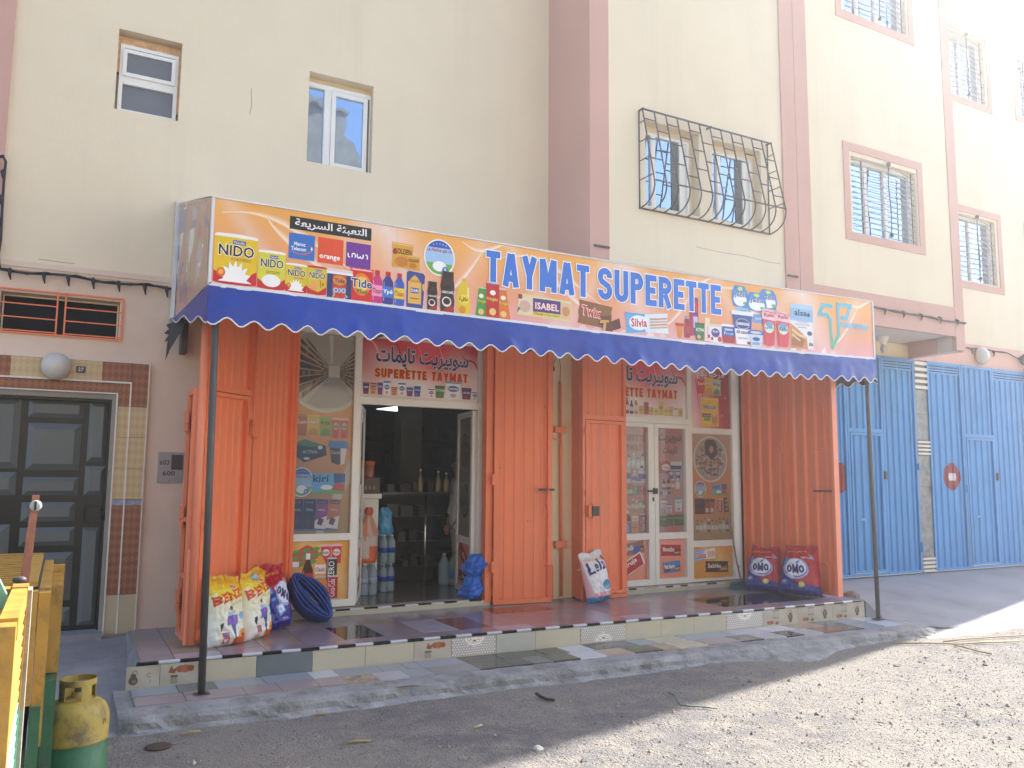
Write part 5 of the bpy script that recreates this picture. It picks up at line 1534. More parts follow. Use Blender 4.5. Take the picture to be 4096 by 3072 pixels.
def bottle_row(p, x0, y0, w, h, n, seed, cols):
    r_ = random.Random(seed)
    for i in range(n):
        c = r_.choice(cols); p.at(x0 + w * i / n, y0, w / n * .92, h * r_.uniform(.7, 1), B=2)
        d_bottle(p, c, r_.choice(['ffffff', '2d55b4', 'c03038', '2a2a2a']), mixc(lin(c), (.9, .9, .9), .6), None)
    p.at()

sf1 = thing('glass_partition', 'white framed shop front with the open doorway and printed panels, left of the post', 'shop front', (3.1, 8.4, -1.33))
FY0, FY1 = 8.372, 8.44
def bar(par, x0, x1, z0, z1, y0=FY0, y1=FY1): return pbox('frame_bar', par, x0, x1, y0, y1, z0, z1, M_WHITE)
# left fixed light, lower panel, posts
bar(sf1, 2.652, 2.728, -1.335, 1.52); bar(sf1, 1.97, 2.652, -.668, -.597); bar(sf1, 1.97, 2.652, -1.335, -1.262); bar(sf1, 1.95, 2.03, -1.26, 1.52)
bar(sf1, 2.728, 4.108, .747, .826); bar(sf1, 4.108, 4.195, -1.335, 1.52); bar(sf1, 1.97, 4.95, 1.468, 1.52, FY0 + .002); bar(sf1, 4.195, 4.95, -.90, -.82); bar(sf1, 4.195, 4.95, -1.335, -1.26); bar(sf1, 4.90, 4.98, -1.335, 1.52, FY0 + .003)
P_ = pan(2.0, -.597); P_.dim = film
W_, H_ = .655, 2.065
P_.grid(0, 0, W_, H_, 8, 24, lambda a, b: mixc(mixc(C_('a08a58'), C_('e09a48'), min(1, b * 2.2)), C_('b8b2a4'), max(0, (b - .62) * 4)), 0)
P_.poly([(.30, .0), (.38, 0), (.655, .55), (.655, .80)], 'c8bfae', .5)
P_.ell(.37, 1.69, .475, .475, 'd9d7cf', 1, n=48) if False else None
def clipx(pts): return [(max(0.0, min(W_, x)), min(H_, y)) for x, y in pts]
P_.poly(clipx([(.36 + .455 * math.cos(2 * PI * i / 60), 1.69 + .455 * math.sin(2 * PI * i / 60)) for i in range(60)]), 'dcdad2', 1)
P_.poly(clipx([(.36 + .425 * math.cos(2 * PI * i / 60), 1.69 + .425 * math.sin(2 * PI * i / 60)) for i in range(60)]), 'c4bdae', 2)
# supermarket aisle inside the disc: ceiling, two shelf walls in perspective, floor
vpx, vpy = .44, 1.66
def incirc(x, y, r=.425): return math.hypot(x - .36, y - 1.69) < r and 0 <= x <= W_
P_.poly(clipx([(vpx - .06, vpy - .05), (vpx + .06, vpy - .05), (.655, 1.40), (.60, 1.36), (.48, 1.29), (.30, 1.28), (.16, 1.33)]), 'a7a6a2', 3)
P_.poly([(vpx - .06, vpy - .05), (vpx + .06, vpy - .05), (vpx + .06, vpy + .07), (vpx - .06, vpy + .07)], 'e0ddd6', 3)
P_.line([(vpx - .03, vpy + .09), (.40, 2.05)], [.01, .05], 'eceae2', 3)
for sgn, xe in ((-1, 0.0), (1, .655)):
    xi = vpx + sgn * .06
    for r_ in range(9):
        a0, a1 = -.055 + r_ * .13 / 9, -.055 + (r_ + 1) * .13 / 9
        k = abs(xe - vpx) / .06
        for c_ in range(14):
            t0, t1 = c_ / 14, (c_ + 1) / 14
            X0, X1 = xi + (xe - xi) * t0, xi + (xe - xi) * t1
            s0, s1 = 1 + (k - 1) * t0, 1 + (k - 1) * t1
            q = [(X0, vpy + a0 * s0), (X1, vpy + a0 * s1), (X1, vpy + a1 * s1 * .93), (X0, vpy + a1 * s0 * .93)]
            if not all(incirc(x, y, .428) for x, y in q): continue
            P_.poly(q, rnd.choice(['4a3a2c', '6a5038', '8a6a48', '5c4a50', '3c3c30', '9a8448', '7a4030', 'a08868', '60584c']), 3.5)
            P_.poly([(X0, vpy + a0 * s0), (X1, vpy + a0 * s1), (X1, vpy + (a0 + .0022) * s1), (X0, vpy + (a0 + .0022) * s0)], 'c8c4bc', 4)
# products on the film
P_.at(.05, .99, .13, .22, B=5); d_pouch(P_, 'b0552c', 'Sun', 'f4ece0')
P_.at(.17, .985, .135, .23, B=9); d_pouch(P_, 'd9b93c', "Lay's", 'ffffff', low='c89030', out='c02828')
P_.at(.305, .99, .125, .21, B=5); d_pouch(P_, '8fb048', 'Mc Vegan', '4a3a20', low='5f9a3c')
for x in (.43, .52):
    P_.at(x, .975, .09, .22, B=5); d_cup(P_, 'd43a44', 'e8c8c8', 'a8d0b8', 'Raibi', '2a4a30')
P_.at(.03, .72, .36, .25, B=5); P_.poly([(0, .75), (.35, .95), (.95, .70), (1, .3), (.35, 0), (.05, .3)], '26362a', 1); P_.poly([(0, .75), (.35, .95), (.95, .70), (.5, .62)], '4a7a44', 2); P_.text('ACTIVIA', .30, .36, .42, .14, 'd8e8d0', 3)
P_.ell(.42, .16, .09, .05, 'e8e8e0', 3); P_.ell(.8, .62, .07, .08, 'e8e8e0', 3)
P_.at(.40, .70, .22, .26, B=5); P_.poly([(.1, .68), (.9, .68), (.78, .05), (.45, 0), (.18, .1)], '4a2a22', 1); P_.poly([(0, .7), (1, .62), (1, .78), (.9, .95), (.05, .95)], '4a8acc', 2); P_.poly([(.62, .0), (.8, .05), (.9, .66), (.6, .66)], 'e8e8ea', 2); P_.text('Danette', .15, .42, .6, .15, 'f0ece4', 4)
P_.at(.02, .37, .24, .30, B=5); d_disc(P_)
P_.at(.24, .40, .35, .21, B=9); d_kiri(P_)
for k, (c1, nm) in enumerate((('2a2840', '70%'), ('2c2a38', '70%'), ('8f3a80', 'extra'), ('c8703c', 'extra'))):
    P_.at(.04 + .125 * k, .03 - .0 * k, .125, .32, rot=-2 * k, B=5 + 4 * (k % 2)); P_.rect(0, 0, 1, 1, c1, 1); P_.rect(.1, .84, .9, .96, '23264a', 2); P_.text('Lindt', .2, .87, .6, .06, 'c8b878', 3)
    P_.text(nm, .2, .62, .6, .07, 'e8e0d0', 3); P_.poly([(.2, .2), (.6, .15), (.75, .35), (.35, .42)], '5a3018', 3); P_.rect(.0, 0, 1, .06, '5a6898', 3)
    if k > 1: P_.poly([(0, .06), (1, .06), (1, .48), (0, .30)], 'e8e0e0', 2)
P_.at(); P_.build('printed_pane', M_PGLASS, sf1)
P_ = pan(2.0, -1.262)
P_.grid(0, 0, .655, .594, 6, 6, warm_bg('e8a83c', 'dfa040', 'f4d9a0'), 0)
P_.at(.03, .33, .32, .22, rot=8, B=2); P_.poly([(0, .2), (.2, 0), (1, .35), (.95, .7), (.65, 1), (.1, .7)], 'c8503c', 1)
for i in range(9): P_.ell(.15 + .3 * (i % 3) + .08 * (i // 3), .2 + .27 * (i // 3), .12, .10, '5f9a4a', 2, n=12)
for x in (.36, .47):
    P_.at(x, .36, .11, .20, B=4); d_cup(P_, 'd8303c', 'e8c0c0', 'e8e8e8', 'Raibi', 'b02030', taper=.06)
P_.at(.04, .03, .13, .36, B=5); d_bottle(P_, 'cfa070', 'f0f0f0', 'a8b8c0', 'Minute', tcol='2a2a2a', neck=.5)
P_.at(.17, .03, .125, .44, B=8); d_bottle(P_, '4a2018', 'f0f0f0', 'c82830', 'Coca-Cola', tcol='ffffff')
P_.at(.30, .20, .12, .28, B=5); d_bottle(P_, 'e8a040', '6aa84a', 'f0e8e0', 'Oasis', tcol='c03030')
P_.at(.42, .18, .12, .24, B=5); d_can(P_, '3a2220', 'ZERO', vert=True)
P_.at(.17, .0, .11, .22, B=14); d_can(P_, '3a5fb0', 'SCHWEPPES', vert=True)
P_.at(.30, .0, .13, .24, B=14); d_can(P_, 'e08a30', 'Fanta', '1f3f90', vert=False)
P_.at(.43, .0, .12, .24, B=14); d_can(P_, 'b82028', 'Coca-Cola', vert=True)
P_.at(); P_.build('printed_panel', M_PRINT, sf1)
def sign_board(par, x0, z0, w, h, full=True, row='dairy', cut=0):
    P_ = pan(x0, z0); red_swirl(P_, w, h)
    u0 = .11 * w
    P_.text('سوبيريت تايمات', u0 + .01, .53 * h, .80 * w, .36 * h, '23376f', 8, bold=.03, ar=True, out='f4f2f0', ow=.035)
    P_.caps('SUPERETTE TAYMAT', u0, .345 * h, .80 * w, .155 * h, 'c3231f', 8, st=.24, out='f0c060', ow=.006, gap=.2)
    if row == 'dairy':
        dairy_row(P_, .015 * w, .05 * h, .48 * w, .27 * h, 8, 11)
        x = .56 * w
        for (ww, hh, b_, l_, nm, tc) in ((.06, .15, 'f0e8ec', 'c03040', 'Assil', 'ffffff'), (.09, .22, '3f8a3f', '2c6a2c', 'ACTIVIA', 'ffffff'), (.145, .31, 'e8eef4', '5a9ad0', 'DANONE', 'ffffff'), (.095, .21, '6a2a50', '4a2040', '0% 0%', 'ffffff'), (.06, .14, 'e0e4e8', '4a6a9a', 'Yaour', 'ffffff')):
            P_.at(x, .05 * h, ww * w, hh * h, B=3); d_cup(P_, b_, l_, '2a4fa0' if b_ != '3f8a3f' else None, nm, tc)
            if b_ == '3f8a3f': P_.text('ACTIVIA', .05, .5, .9, .2, 'f0f0e0', 6, bold=.02)
            x += ww * w * 1.0
    else:
        bottle_row(P_, .14 * w, .04 * h, .36 * w, .31 * h, 8, 5, ['a83030', 'c08a50', '5a2818', '7a3020', 'b89060'])
        r_ = random.Random(4)
        for i in range(9):
            P_.at(w * (.50 + .052 * i), h * .04, w * .055, h * r_.uniform(.12, .28), B=3 + i % 2 * 4); d_can(P_, r_.choice(['d0b050', 'c8a868', 'e0d8c8', 'b05038', 'd8c060']), 'Star', '2d3f80', vert=False)
    P_.at(); return P_
P_ = sign_board(sf1, 2.730, .828, 1.377, .638); P_.build('printed_sign', M_PRINT, sf1)
P_ = pan(4.2, -.82); P_.dim = film; P_.grid(0, 0, .70, 2.28, 6, 12, warm_bg('b0a490', 'c07a48'), 0); P_.ell(.35, 1.75, .33, .4, 'd8d6d0', 1, n=40); P_.ell(.35, 1.75, .30, .37, '8a7a68', 2, n=40)
P_.build('printed_pane', M_PGLASS, sf1)
P_ = pan(4.2, -1.258); P_.grid(0, 0, .70, .355, 4, 4, warm_bg('e0a040', 'd08a38'), 0); P_.build('printed_panel', M_PRINT, sf1)

def door_leaf(root, hinge, ang, w, z0, z1, label_, mirror=1, prints=None):
    """aluminium door leaf; local x runs from the hinge"""
    c, s = math.cos(ang), math.sin(ang)
    def F(a, o, z): return Vector((hinge[0] + c * a - s * o, hinge[1] + s * a + c * o, z))
    fb = MB(); frame_rect(fb, 0, w, z0, z1, -.02, .02, .065); fb.box(.065, w - .065, -.018, .018, -.775, -.695)
    fb.xf(lambda q: F(q.x, q.y, q.z))
    o = fb.build('door_leaf', M_WHITE, root)
    side = prints or -1
    for (a, b_, kind) in ((-.693, z1 - .067, 'film'), (z0 + .067, -.777, 'panel')):
        for sd in (-1, 1):
            P_ = Print(lambda u, v, l, a=a, sd=sd: F(.066 + u, sd * (.008 + l), a + v))
            ww, hh = w - .132, b_ - a
            if kind == 'film':
                P_.dim = lambda c_: tuple(.42 * x + .58 * y for x, y in zip(c_, (.11, .11, .10)))
                P_.grid(0, 0, ww, hh, 4, 8, warm_bg('b8a898', 'a89888'), 0)
                for q in (.30, .72):
                    P_.ell(ww / 2, hh * q, ww * .40, hh * .165, 'b8b4ac', 1, n=28); P_.ell(ww / 2, hh * q, ww * .36, hh * .15, '6c665c', 2, n=28)
                    for i in range(22): 
                        uu, vv = rnd.uniform(-.5, .5), rnd.uniform(-.7, .7)
                        P_.rect(ww / 2 + uu * ww * .5, hh * q + vv * hh * .14, ww / 2 + uu * ww * .5 + .03, hh * q + vv * hh * .14 + .03, rnd.choice(['8a8070', '4a4844', 'a8a090', '705048']), 3)
            else:
                P_.grid(0, 0, ww, hh, 3, 3, warm_bg('e0907a', 'd98a6a'), 0)
                P_.at(ww * .06, hh * .5, ww * .86, hh * .34, rot=35, B=2); d_bar(P_, 'b82430', 'Maruja')
                P_.at(ww * .1, hh * .08, ww * .8, hh * .24, rot=5, B=2); d_bar(P_, '6a3424', 'Tonik'); P_.at()
            P_.build('printed_pane' if kind == 'film' else 'printed_panel', M_PGLASS if kind == 'film' else M_PRINT, o)
    h_ = MB()
    for zz in (.60, -.15, -1.0):
        h_ = MB().box(-.025, .02, -.03, -.02, zz - .05, zz + .05); h_.xf(lambda q: F(q.x, q.y, q.z)); h_.build('hinge', M_WHITE, o)
    return o, F
o, F = door_leaf(sf1, (2.745, 8.45), math.radians(68), .665, -1.325, .742, '')
o, F = door_leaf(sf1, (4.095, 8.45), math.radians(81), .64, -1.325, .742, '')
b = MB(); b.tube([F(.60, -.03, -.32), F(.60, -.06, -.32), F(.52, -.06, -.32)], .01, 6); b.build('handle', M_WHITE, o)

sf2 = thing('glass_partition', 'white framed shop front with closed glass doors and printed panels, right of the post', 'shop front', (7.0, 8.4, -1.33))
bar(sf2, 5.33, 7.17, .690, .765); bar(sf2, 7.165, 7.235, -1.345, 1.53); bar(sf2, 5.33, 8.0, 1.502, 1.545, FY0 + .002); bar(sf2, 7.935, 8.075, -1.35, 1.53)
bar(sf2, 7.235, 7.935, .582, .658); bar(sf2, 7.235, 7.935, -.893, -.812); bar(sf2, 7.235, 7.935, -1.355, -1.30); bar(sf2, 5.33, 5.40, -1.33, 1.53); bar(sf2, 5.33, 6.0, -1.35, -1.33)
P_ = sign_board(sf2, 5.62, .768, 1.545, .732, row='sauce'); P_.build('printed_sign', M_PRINT, sf2)
# right upper panel: welcome in Arabic and snack packs
w, h = .70, .842
P_ = pan(7.235, .659)
P_.grid(0, 0, w, h, 14, 14, lambda a, b: mixc(mixc(C_('f0c8cc'), C_('b01828'), max(0, min(1, a * 1.3 - .1 + b * .2))), C_('8c0f1e'), max(0, a + b - 1.2)), 0)
for k in range(4): P_.line([(.02 + .12 * t + .05 * k, .80 - .5 * t * (1 + .2 * k) + .03 * math.sin(t * 5)) for t in [i / 10 for i in range(11)]], [.003 + .012 * math.sin(PI * i / 10) for i in range(11)], ('e88890', 'c83040')[k % 2], .5)
P_.text('مرحبا بكم', .13, .655, .48, .125, 'f6f0f0', 4, bold=.025, ar=True)
P_.at(.13, .46, .15, .21, rot=4, B=2); d_pouch(P_, 'd8492e', 'Sun', 'f8f0e0')
P_.at(.26, .455, .155, .23, B=6); d_pouch(P_, 'e8b832', "Lay's", 'ffffff', low='d89a3a', out='c02828')
P_.at(.405, .45, .145, .22, rot=-2, B=2); d_pouch(P_, 'c8d0b0', 'Mc Vegan', '3a4a30', low='4f9a3c')
P_.at(.20, .03, .30, .38, B=2); P_.rect(0, 0, 1, 1, 'e8bc28', 1); P_.rect(0, .93, 1, 1, 'f2d86a', 2); P_.text('Nesquik', .12, .56, .74, .20, '2f4f9a', 4, bold=.03, out='f4f4f4', ow=.04)
P_.rect(.05, .32, .55, .44, '5a2030', 3); P_.text('Chocolate', .10, .35, .42, .06, 'ffffff', 4); P_.rect(.15, .18, .5, .30, '5aa03a', 3); P_.ell(.76, .25, .17, .22, 'c88a5a', 3); P_.ell(.74, .40, .05, .06, 'f0e0c0', 4)
P_.at()
for x, y in ((.62, .42), (.56, .18)): P_.poly([(x - .02, y), (x, y + .004), (x + .02, y), (x, y - .004)], 'f8e8e8', 3); P_.poly([(x, y - .02), (x + .004, y), (x, y + .02), (x - .004, y)], 'f8e8e8', 3.2)
P_.build('printed_sign', M_PRINT, sf2)
# right tall film
w, h = .70, 1.392
P_ = pan(7.235, -.811); P_.dim = film
P_.grid(0, 0, w, h, 6, 12, lambda a, b: mixc(mixc(C_('b09a68'), C_('dd8f4c'), min(1, b * 3)), mixc(C_('dd8f4c'), C_('c0bcb4'), .6), max(0, (b - .6) * 2.2)), 0)
P_.ell(.345, 1.06, .295, .305, 'e6e4de', 1, n=48); P_.ell(.345, 1.06, .272, .283, 'b0a8a0', 2, n=48)
for i in range(170):
    a, r_ = rnd.uniform(0, 2 * PI), math.sqrt(rnd.random()) * .245
    x, y = .345 + r_ * math.cos(a), 1.06 + r_ * math.sin(a)
    if y > 1.25: continue
    P_.poly([(x - .02, y - .012), (x + .018, y - .016), (x + .022, y + .012), (x - .016, y + .015)], rnd.choice(['8a8278', 'c8c0b4', 'a84838', '48587a', 'b89848', 'd8d4cc', '605048', '7a8890', 'c87858']), 3 + (i % 9) * .3)
P_.poly([(.24, 1.27), (.28, 1.32), (.41, 1.32), (.45, 1.27), (.46, 1.12), (.36, 1.05), (.25, 1.13)], '1d1d1f', 7); P_.ell(.36, 1.19, .035, .05, 'c8a088', 8, n=16)
P_.at(.06, .56, .20, .21, B=5); d_disc(P_)
P_.at(.36, .58, .26, .15, B=5); d_kiri(P_)
for k, c1 in enumerate(('33252a', '2a2028', '9a3a3a', 'b05038')):
    P_.at(.06 + .085 * k, .34, .085, .20, rot=-2 * k, B=5); P_.rect(0, 0, 1, 1, c1, 1); P_.rect(.1, .8, .9, .95, '23264a', 2); P_.poly([(.2, .1), (.8, .1), (.8, .35), (.2, .4)], 'd8cfc8' if k > 1 else '5a3018', 3)
P_.at(.43, .35, .11, .18, rot=-6, B=5); d_can(P_, 'b02028', 'Coca-Cola'); P_.at(.56, .36, .09, .19, B=5); P_.rect(0, 0, 1, 1, '3a2a20', 1)
for i in range(3): P_.ell(.5, .2 + .3 * i, .3, .12, 'a08868', 2, n=12)
bottle_row(P_, .07, .10, .58, .20, 9, 21, ['b8a860', '8a9a58', '9a4838', 'c8b890', '5a6a90', 'a8b8a0'])
P_.build('printed_pane', M_PGLASS, sf2)
P_ = pan(7.235, -1.30); w, h = .70, .406
P_.grid(0, 0, w, h, 6, 5, warm_bg('e4a23c', 'd99636', 'f0d8a8'), 0)
P_.at(.04, .23, .36, .15, rot=4, B=2); P_.poly([(0, 0), (.04, 1), (.6, .9), (1, .98), (.96, .5), (1, .05), (.5, .1)], 'e8ecf2', 1); P_.poly([(0, 0), (.04, 1), (.5, .92), (.42, .5), (.5, .08)], '8cb8e0', 2); P_.text('Silvia', .12, .18, .42, .56, 'c8323a', 4, bold=.04, out='ffffff', ow=.05); P_.poly([(.62, .2), (.95, .25), (.95, .7), (.62, .75)], 'e0b890', 3)
P_.at(.22, .07, .40, .14, rot=-2, B=8); d_bar(P_, '4a2a1a', 'Sablés', 'f0e4d0', low='a8683c')
P_.at(); P_.build('printed_panel', M_PRINT, sf2)
# closed door leaves
def closed_leaf(x0, x1, gx0, gx1, flip):
    fb = MB(); y0, y1 = 8.358, 8.43
    fb.box(x0, gx0, y0, y1, -1.335, .686); fb.box(gx1, x1, y0, y1, -1.335, .686)
    fb.box(gx0, gx1, y0, y1, .632, .686); fb.box(gx0, gx1, y0, y1, -.774, -.694); fb.box(gx0, gx1, y0, y1, -1.335, -1.262)
    o = fb.build('door_leaf', M_WHITE, sf2); return o
l1 = closed_leaf(5.945, 6.600, 6.01, 6.505, 0); l2 = closed_leaf(6.606, 7.163, 6.665, 7.112, 1)
pbox('gap', sf2, 6.600, 6.606, 8.40, 8.43, -1.335, .686, M_DARKSLOT)
w, h = .495, 1.326
P_ = pan(6.01, -.694); P_.dim = film
P_.grid(0, 0, w, h, 5, 12, lambda a, b: mixc(C_('d08a80'), C_('b8a8a4'), max(0, min(1, .3 + .5 * math.sin(b * 8 + a * 3)))), 0)
P_.caps('SUPERETTE', .005, 1.155, .475, .075, 'b0483c', 3, st=.22, gap=.2); P_.caps('TAYMAT', .075, 1.03, .35, .075, 'b0483c', 3, st=.22, gap=.2)
bottle_row(P_, .06, .80, .42, .20, 6, 31, ['b8ccd8', 'a8c0d0', 'c8d4dc'])
for i, (x, hh) in enumerate(((.05, .27), (.17, .24), (.27, .16), (.33, .11))): P_.at(x, .62, .09, hh, B=3); d_bottle(P_, 'c8d0d8', 'e8e8f0', '6a8fc0', 'Sidi')
P_.at(.36, .62, .13, .22, B=3); d_bottle(P_, 'd0d4da', '3a4a80', '3a78b8', 'Ain')
bottle_row(P_, .05, .46, .24, .15, 3, 33, ['d0b040', 'b0c848', '7a9a38']); P_.at(.29, .47, .09, .13, B=4); d_can(P_, '4a8a70', '7Up'); P_.at(.38, .47, .09, .13, B=4); d_can(P_, 'b82838', 'Cola')
bottle_row(P_, .05, .28, .43, .18, 8, 35, ['6aa050', 'a83028', 'd0a040', '4a6ab0', 'c87838', '8a9a40'])
P_.at(.05, .01, .10, .21, B=6); d_can(P_, '9aa0a8', 'Light'); P_.at(.14, .01, .12, .27, B=9); d_bottle(P_, '4a2018', 'f0f0f0', 'c82830', 'Cola', tcol='ffffff'); P_.at(.26, .12, .11, .16, B=6); d_bottle(P_, 'e0a050', '6aa84a', 'f0e8e0', 'Oasis')
P_.at(.15, .0, .1, .14, B=15); d_can(P_, '3a5fb0', 'SCHW'); P_.at(.25, .0, .12, .14, B=15); d_can(P_, 'e08a30', 'Fanta', '1f3f90', vert=False); P_.at(.38, .0, .11, .24, B=15); d_can(P_, '982028', 'Coca-Cola')
P_.at(); P_.build('printed_pane', M_PGLASS, l1)
P_ = pan(6.01, -1.262); w, h = .495, .488
P_.grid(0, 0, w, h, 4, 5, warm_bg('eaa090', 'e08a6c'), 0)
P_.at(.02, .30, .44, .15, rot=8, B=2); d_bar(P_, '8a6a60', 'Tonik', 'e8e0f0', end='f0f0f0'); P_.at(.28, .33, .12, .08, rot=10, B=8); P_.poly([(0, 0), (1, .1), (.9, .9), (.1, 1)], '3a5aa0', 1)
P_.at(.03, .09, .42, .16, rot=27, B=10); P_.poly([(-.02, -.02), (1.02, 0), (1, 1.05), (0, 1)], 'f0e8e0', 0); P_.poly([(0, .05), (.95, .02), (.97, .95), (.02, .95)], 'c01f28', 1); P_.text('Maruja', .12, .42, .66, .48, 'f8f4f0', 4, bold=.03); P_.poly([(.02, .0), (.3, .0), (.3, .28), (.05, .3)], '7a4428', 3)
P_.at(); P_.build('printed_panel', M_PRINT, l1)
w, h = .447, 1.324
P_ = pan(6.665, -.694); P_.dim = film
P_.grid(0, 0, w, h, 5, 12, lambda a, b: mixc(C_('c88080'), C_('b8a8a8'), max(0, min(1, .45 + .5 * math.sin(b * 7 - a * 3)))), 0)
P_.text('سوبيريت', .05, 1.13, .36, .125, '454552', 3, bold=.025, ar=True); P_.text('تايمات', .11, .98, .24, .125, '454552', 3, bold=.025, ar=True)
P_.at(.04, .74, .22, .17, B=3); P_.poly([(0, .1), (.9, 0), (1, .7), (.6, 1), (.05, .9)], 'b0504a', 1); P_.ell(.55, .5, .32, .25, 'e8e0e0', 2); P_.text('Velouté', .3, .42, .5, .16, '5a3040', 3)
P_.at(.24, .80, .17, .10, B=5); P_.rect(0, 0, 1, 1, 'd8dce4', 1); P_.rect(0, 0, 1, .5, '3a5088', 2)
for x in (.20, .31): P_.at(x, .68, .09, .12, B=3); d_cup(P_, '4a68a8', 'c8d0e0', 'e8e8f0', 'Yaour', '2a4080')
bottle_row(P_, .09, .54, .30, .17, 4, 41, ['3a5a9a', 'd0c8c8', 'a89070', '7a3038']); dairy_row(P_, .06, .48, .30, .07, 5, 43)
for x, c in ((.06, 'a84030'), (.14, '5a70a0')): P_.at(x, .25 if x > .1 else .31, .12, .11, B=4); d_cup(P_, 'e0dcdc', c, None, ''); P_.text('danone', .2, .4, .6, .25, c, 5, bold=.03)
P_.at(.29, .26, .14, .18, B=4); d_cup(P_, 'd8dce0', '8aa0b8', None, ''); P_.text('Danone', .15, .6, .7, .14, '4a5a80', 5)
for x in (.05, .17, .28, .36): P_.at(x, .08 if x > .06 else .07, .12 if x < .1 else .10, .14, rot=-3, B=3); P_.rect(0, 0, 1, 1, '3f7044' if x < .3 else '4a8048', 1); P_.ell(.5, .3, .2, .15, 'a83830', 2, n=10); P_.rect(.1, .6, .9, .8, '6a9a68', 2)
P_.at(); P_.build('printed_pane', M_PGLASS, l2)
P_ = pan(6.665, -1.262); w, h = .447, .488
P_.grid(0, 0, w, h, 4, 5, warm_bg('ea9c90', 'e08a60'), 0)
P_.at(.06, .27, .33, .14, rot=-2, B=2); d_bar(P_, 'b01c26', 'Merendina', 'f4ece4', low='4a2418'); P_.at(.09, .06, .29, .14, rot=4, B=2); d_bar(P_, '3f86c8', 'Petit Beurre', 'f4f4f8', low='8a4a34'); P_.poly([(.05, .1), (.4, .1), (.5, .8), (.1, .8)], '7a4434', 3)
P_.at(); P_.build('printed_panel', M_PRINT, l2)
b = MB(); b.box(6.57, 6.625, 8.325, 8.357, -.205, -.135); b.box(6.47, 6.575, 8.318, 8.335, -.182, -.158); b.build('handle', M_BLACKP, l1)
MB().box(6.563, 6.585, 8.35, 8.357, -.30, -.25).build('keyhole', M_STEEL, l1)

# ------------------------------------------------------------------ canopy with the long sign
can = thing('shop_canopy', 'long shop canopy with printed grocery sign and blue scalloped awning on two steel posts', 'canopy', (4.6, 6.45, -1.58))
CX0, CX1, CY = .885, 8.390, 6.45
def tt(x): return (x - CX0) / (CX1 - CX0)
def zbot(x): return 1.424 - .040 * math.sin(PI * min(1, max(0, tt(x))) ** 1.15)
def ztop(x): return 2.103 - .018 * math.sin(PI * min(1, max(0, tt(x))) ** 1.4) + .008 * tt(x)
xs = [CX0 + (CX1 - CX0) * i / 60 for i in range(61)]
b = MB()
vs = []
for x in xs: vs += [(x, CY, zbot(x)), (x, CY, ztop(x)), (x, CY + .03, ztop(x)), (x, CY + .03, zbot(x))]
b.add(vs, [(i * 4 + k, (i + 1) * 4 + k, (i + 1) * 4 + (k + 1) % 4, i * 4 + (k + 1) % 4) for i in range(60) for k in range(4)] + [(0, 1, 2, 3), (240, 243, 242, 241)])
b.build('sign_panel', M_WHITE, can)
b = MB()
for (zf, dz) in ((zbot, -.018), (ztop, -.004)):
    vs = []
    hgt = .030 if dz < -.01 else .012
    for x in xs: vs += [(x, CY - .012, zf(x) + dz), (x, CY - .012, zf(x) + dz + hgt), (x, CY + .02, zf(x) + dz + hgt), (x, CY + .02, zf(x) + dz)]
    b.add(vs, [(i * 4 + k, (i + 1) * 4 + k, (i + 1) * 4 + (k + 1) % 4, i * 4 + (k + 1) % 4) for i in range(60) for k in range(4)] + [(0, 1, 2, 3), (240, 243, 242, 241)])
b.box(CX0 - .006, CX0 + .014, CY - .012, CY + .03, 1.424, 2.103); b.box(CX1 - .014, CX1 + .006, CY - .012, CY + .03, 1.424, 2.108)
b.build('sign_border', mat('white_sign_border', (.70, .71, .72), .4), can)

SW, SHH = CX1 - CX0, .679
P_ = Print(lambda u, v, l: (CX0 + u, CY - .002 - l, zbot(CX0 + u) + (ztop(CX0 + u) - zbot(CX0 + u)) * v / SHH))
def sign_bg(a, b_):
    u = a * SW
    c = mixc(C_('e59a80'), C_('ecab58'), min(1, max(0, (b_ - .12) * 1.35)))
    c = mixc(C_('e6a4a6'), c, min(1, b_ * 3.2))
    ph = (u % 2.47)
    # pale veils that lean across the print
    for cen, wd, st_, ln in ((1.55, .40, .80, -.35), (.35, .16, .35, -.5), (2.15, .18, .30, .3), (.95, .22, .30, .5)):
        d = abs(ph - cen - ln * (b_ - .5))
        d = min(d, 2.47 - d)
        c = mixc(c, C_('efe3e0'), st_ * max(0, 1 - d / wd) ** 1.5 * (.35 + .65 * b_ if cen > 1.4 else 1))
    return c
P_.grid(.006, .004, SW - .006, SHH - .004, 260, 18, sign_bg, 0)
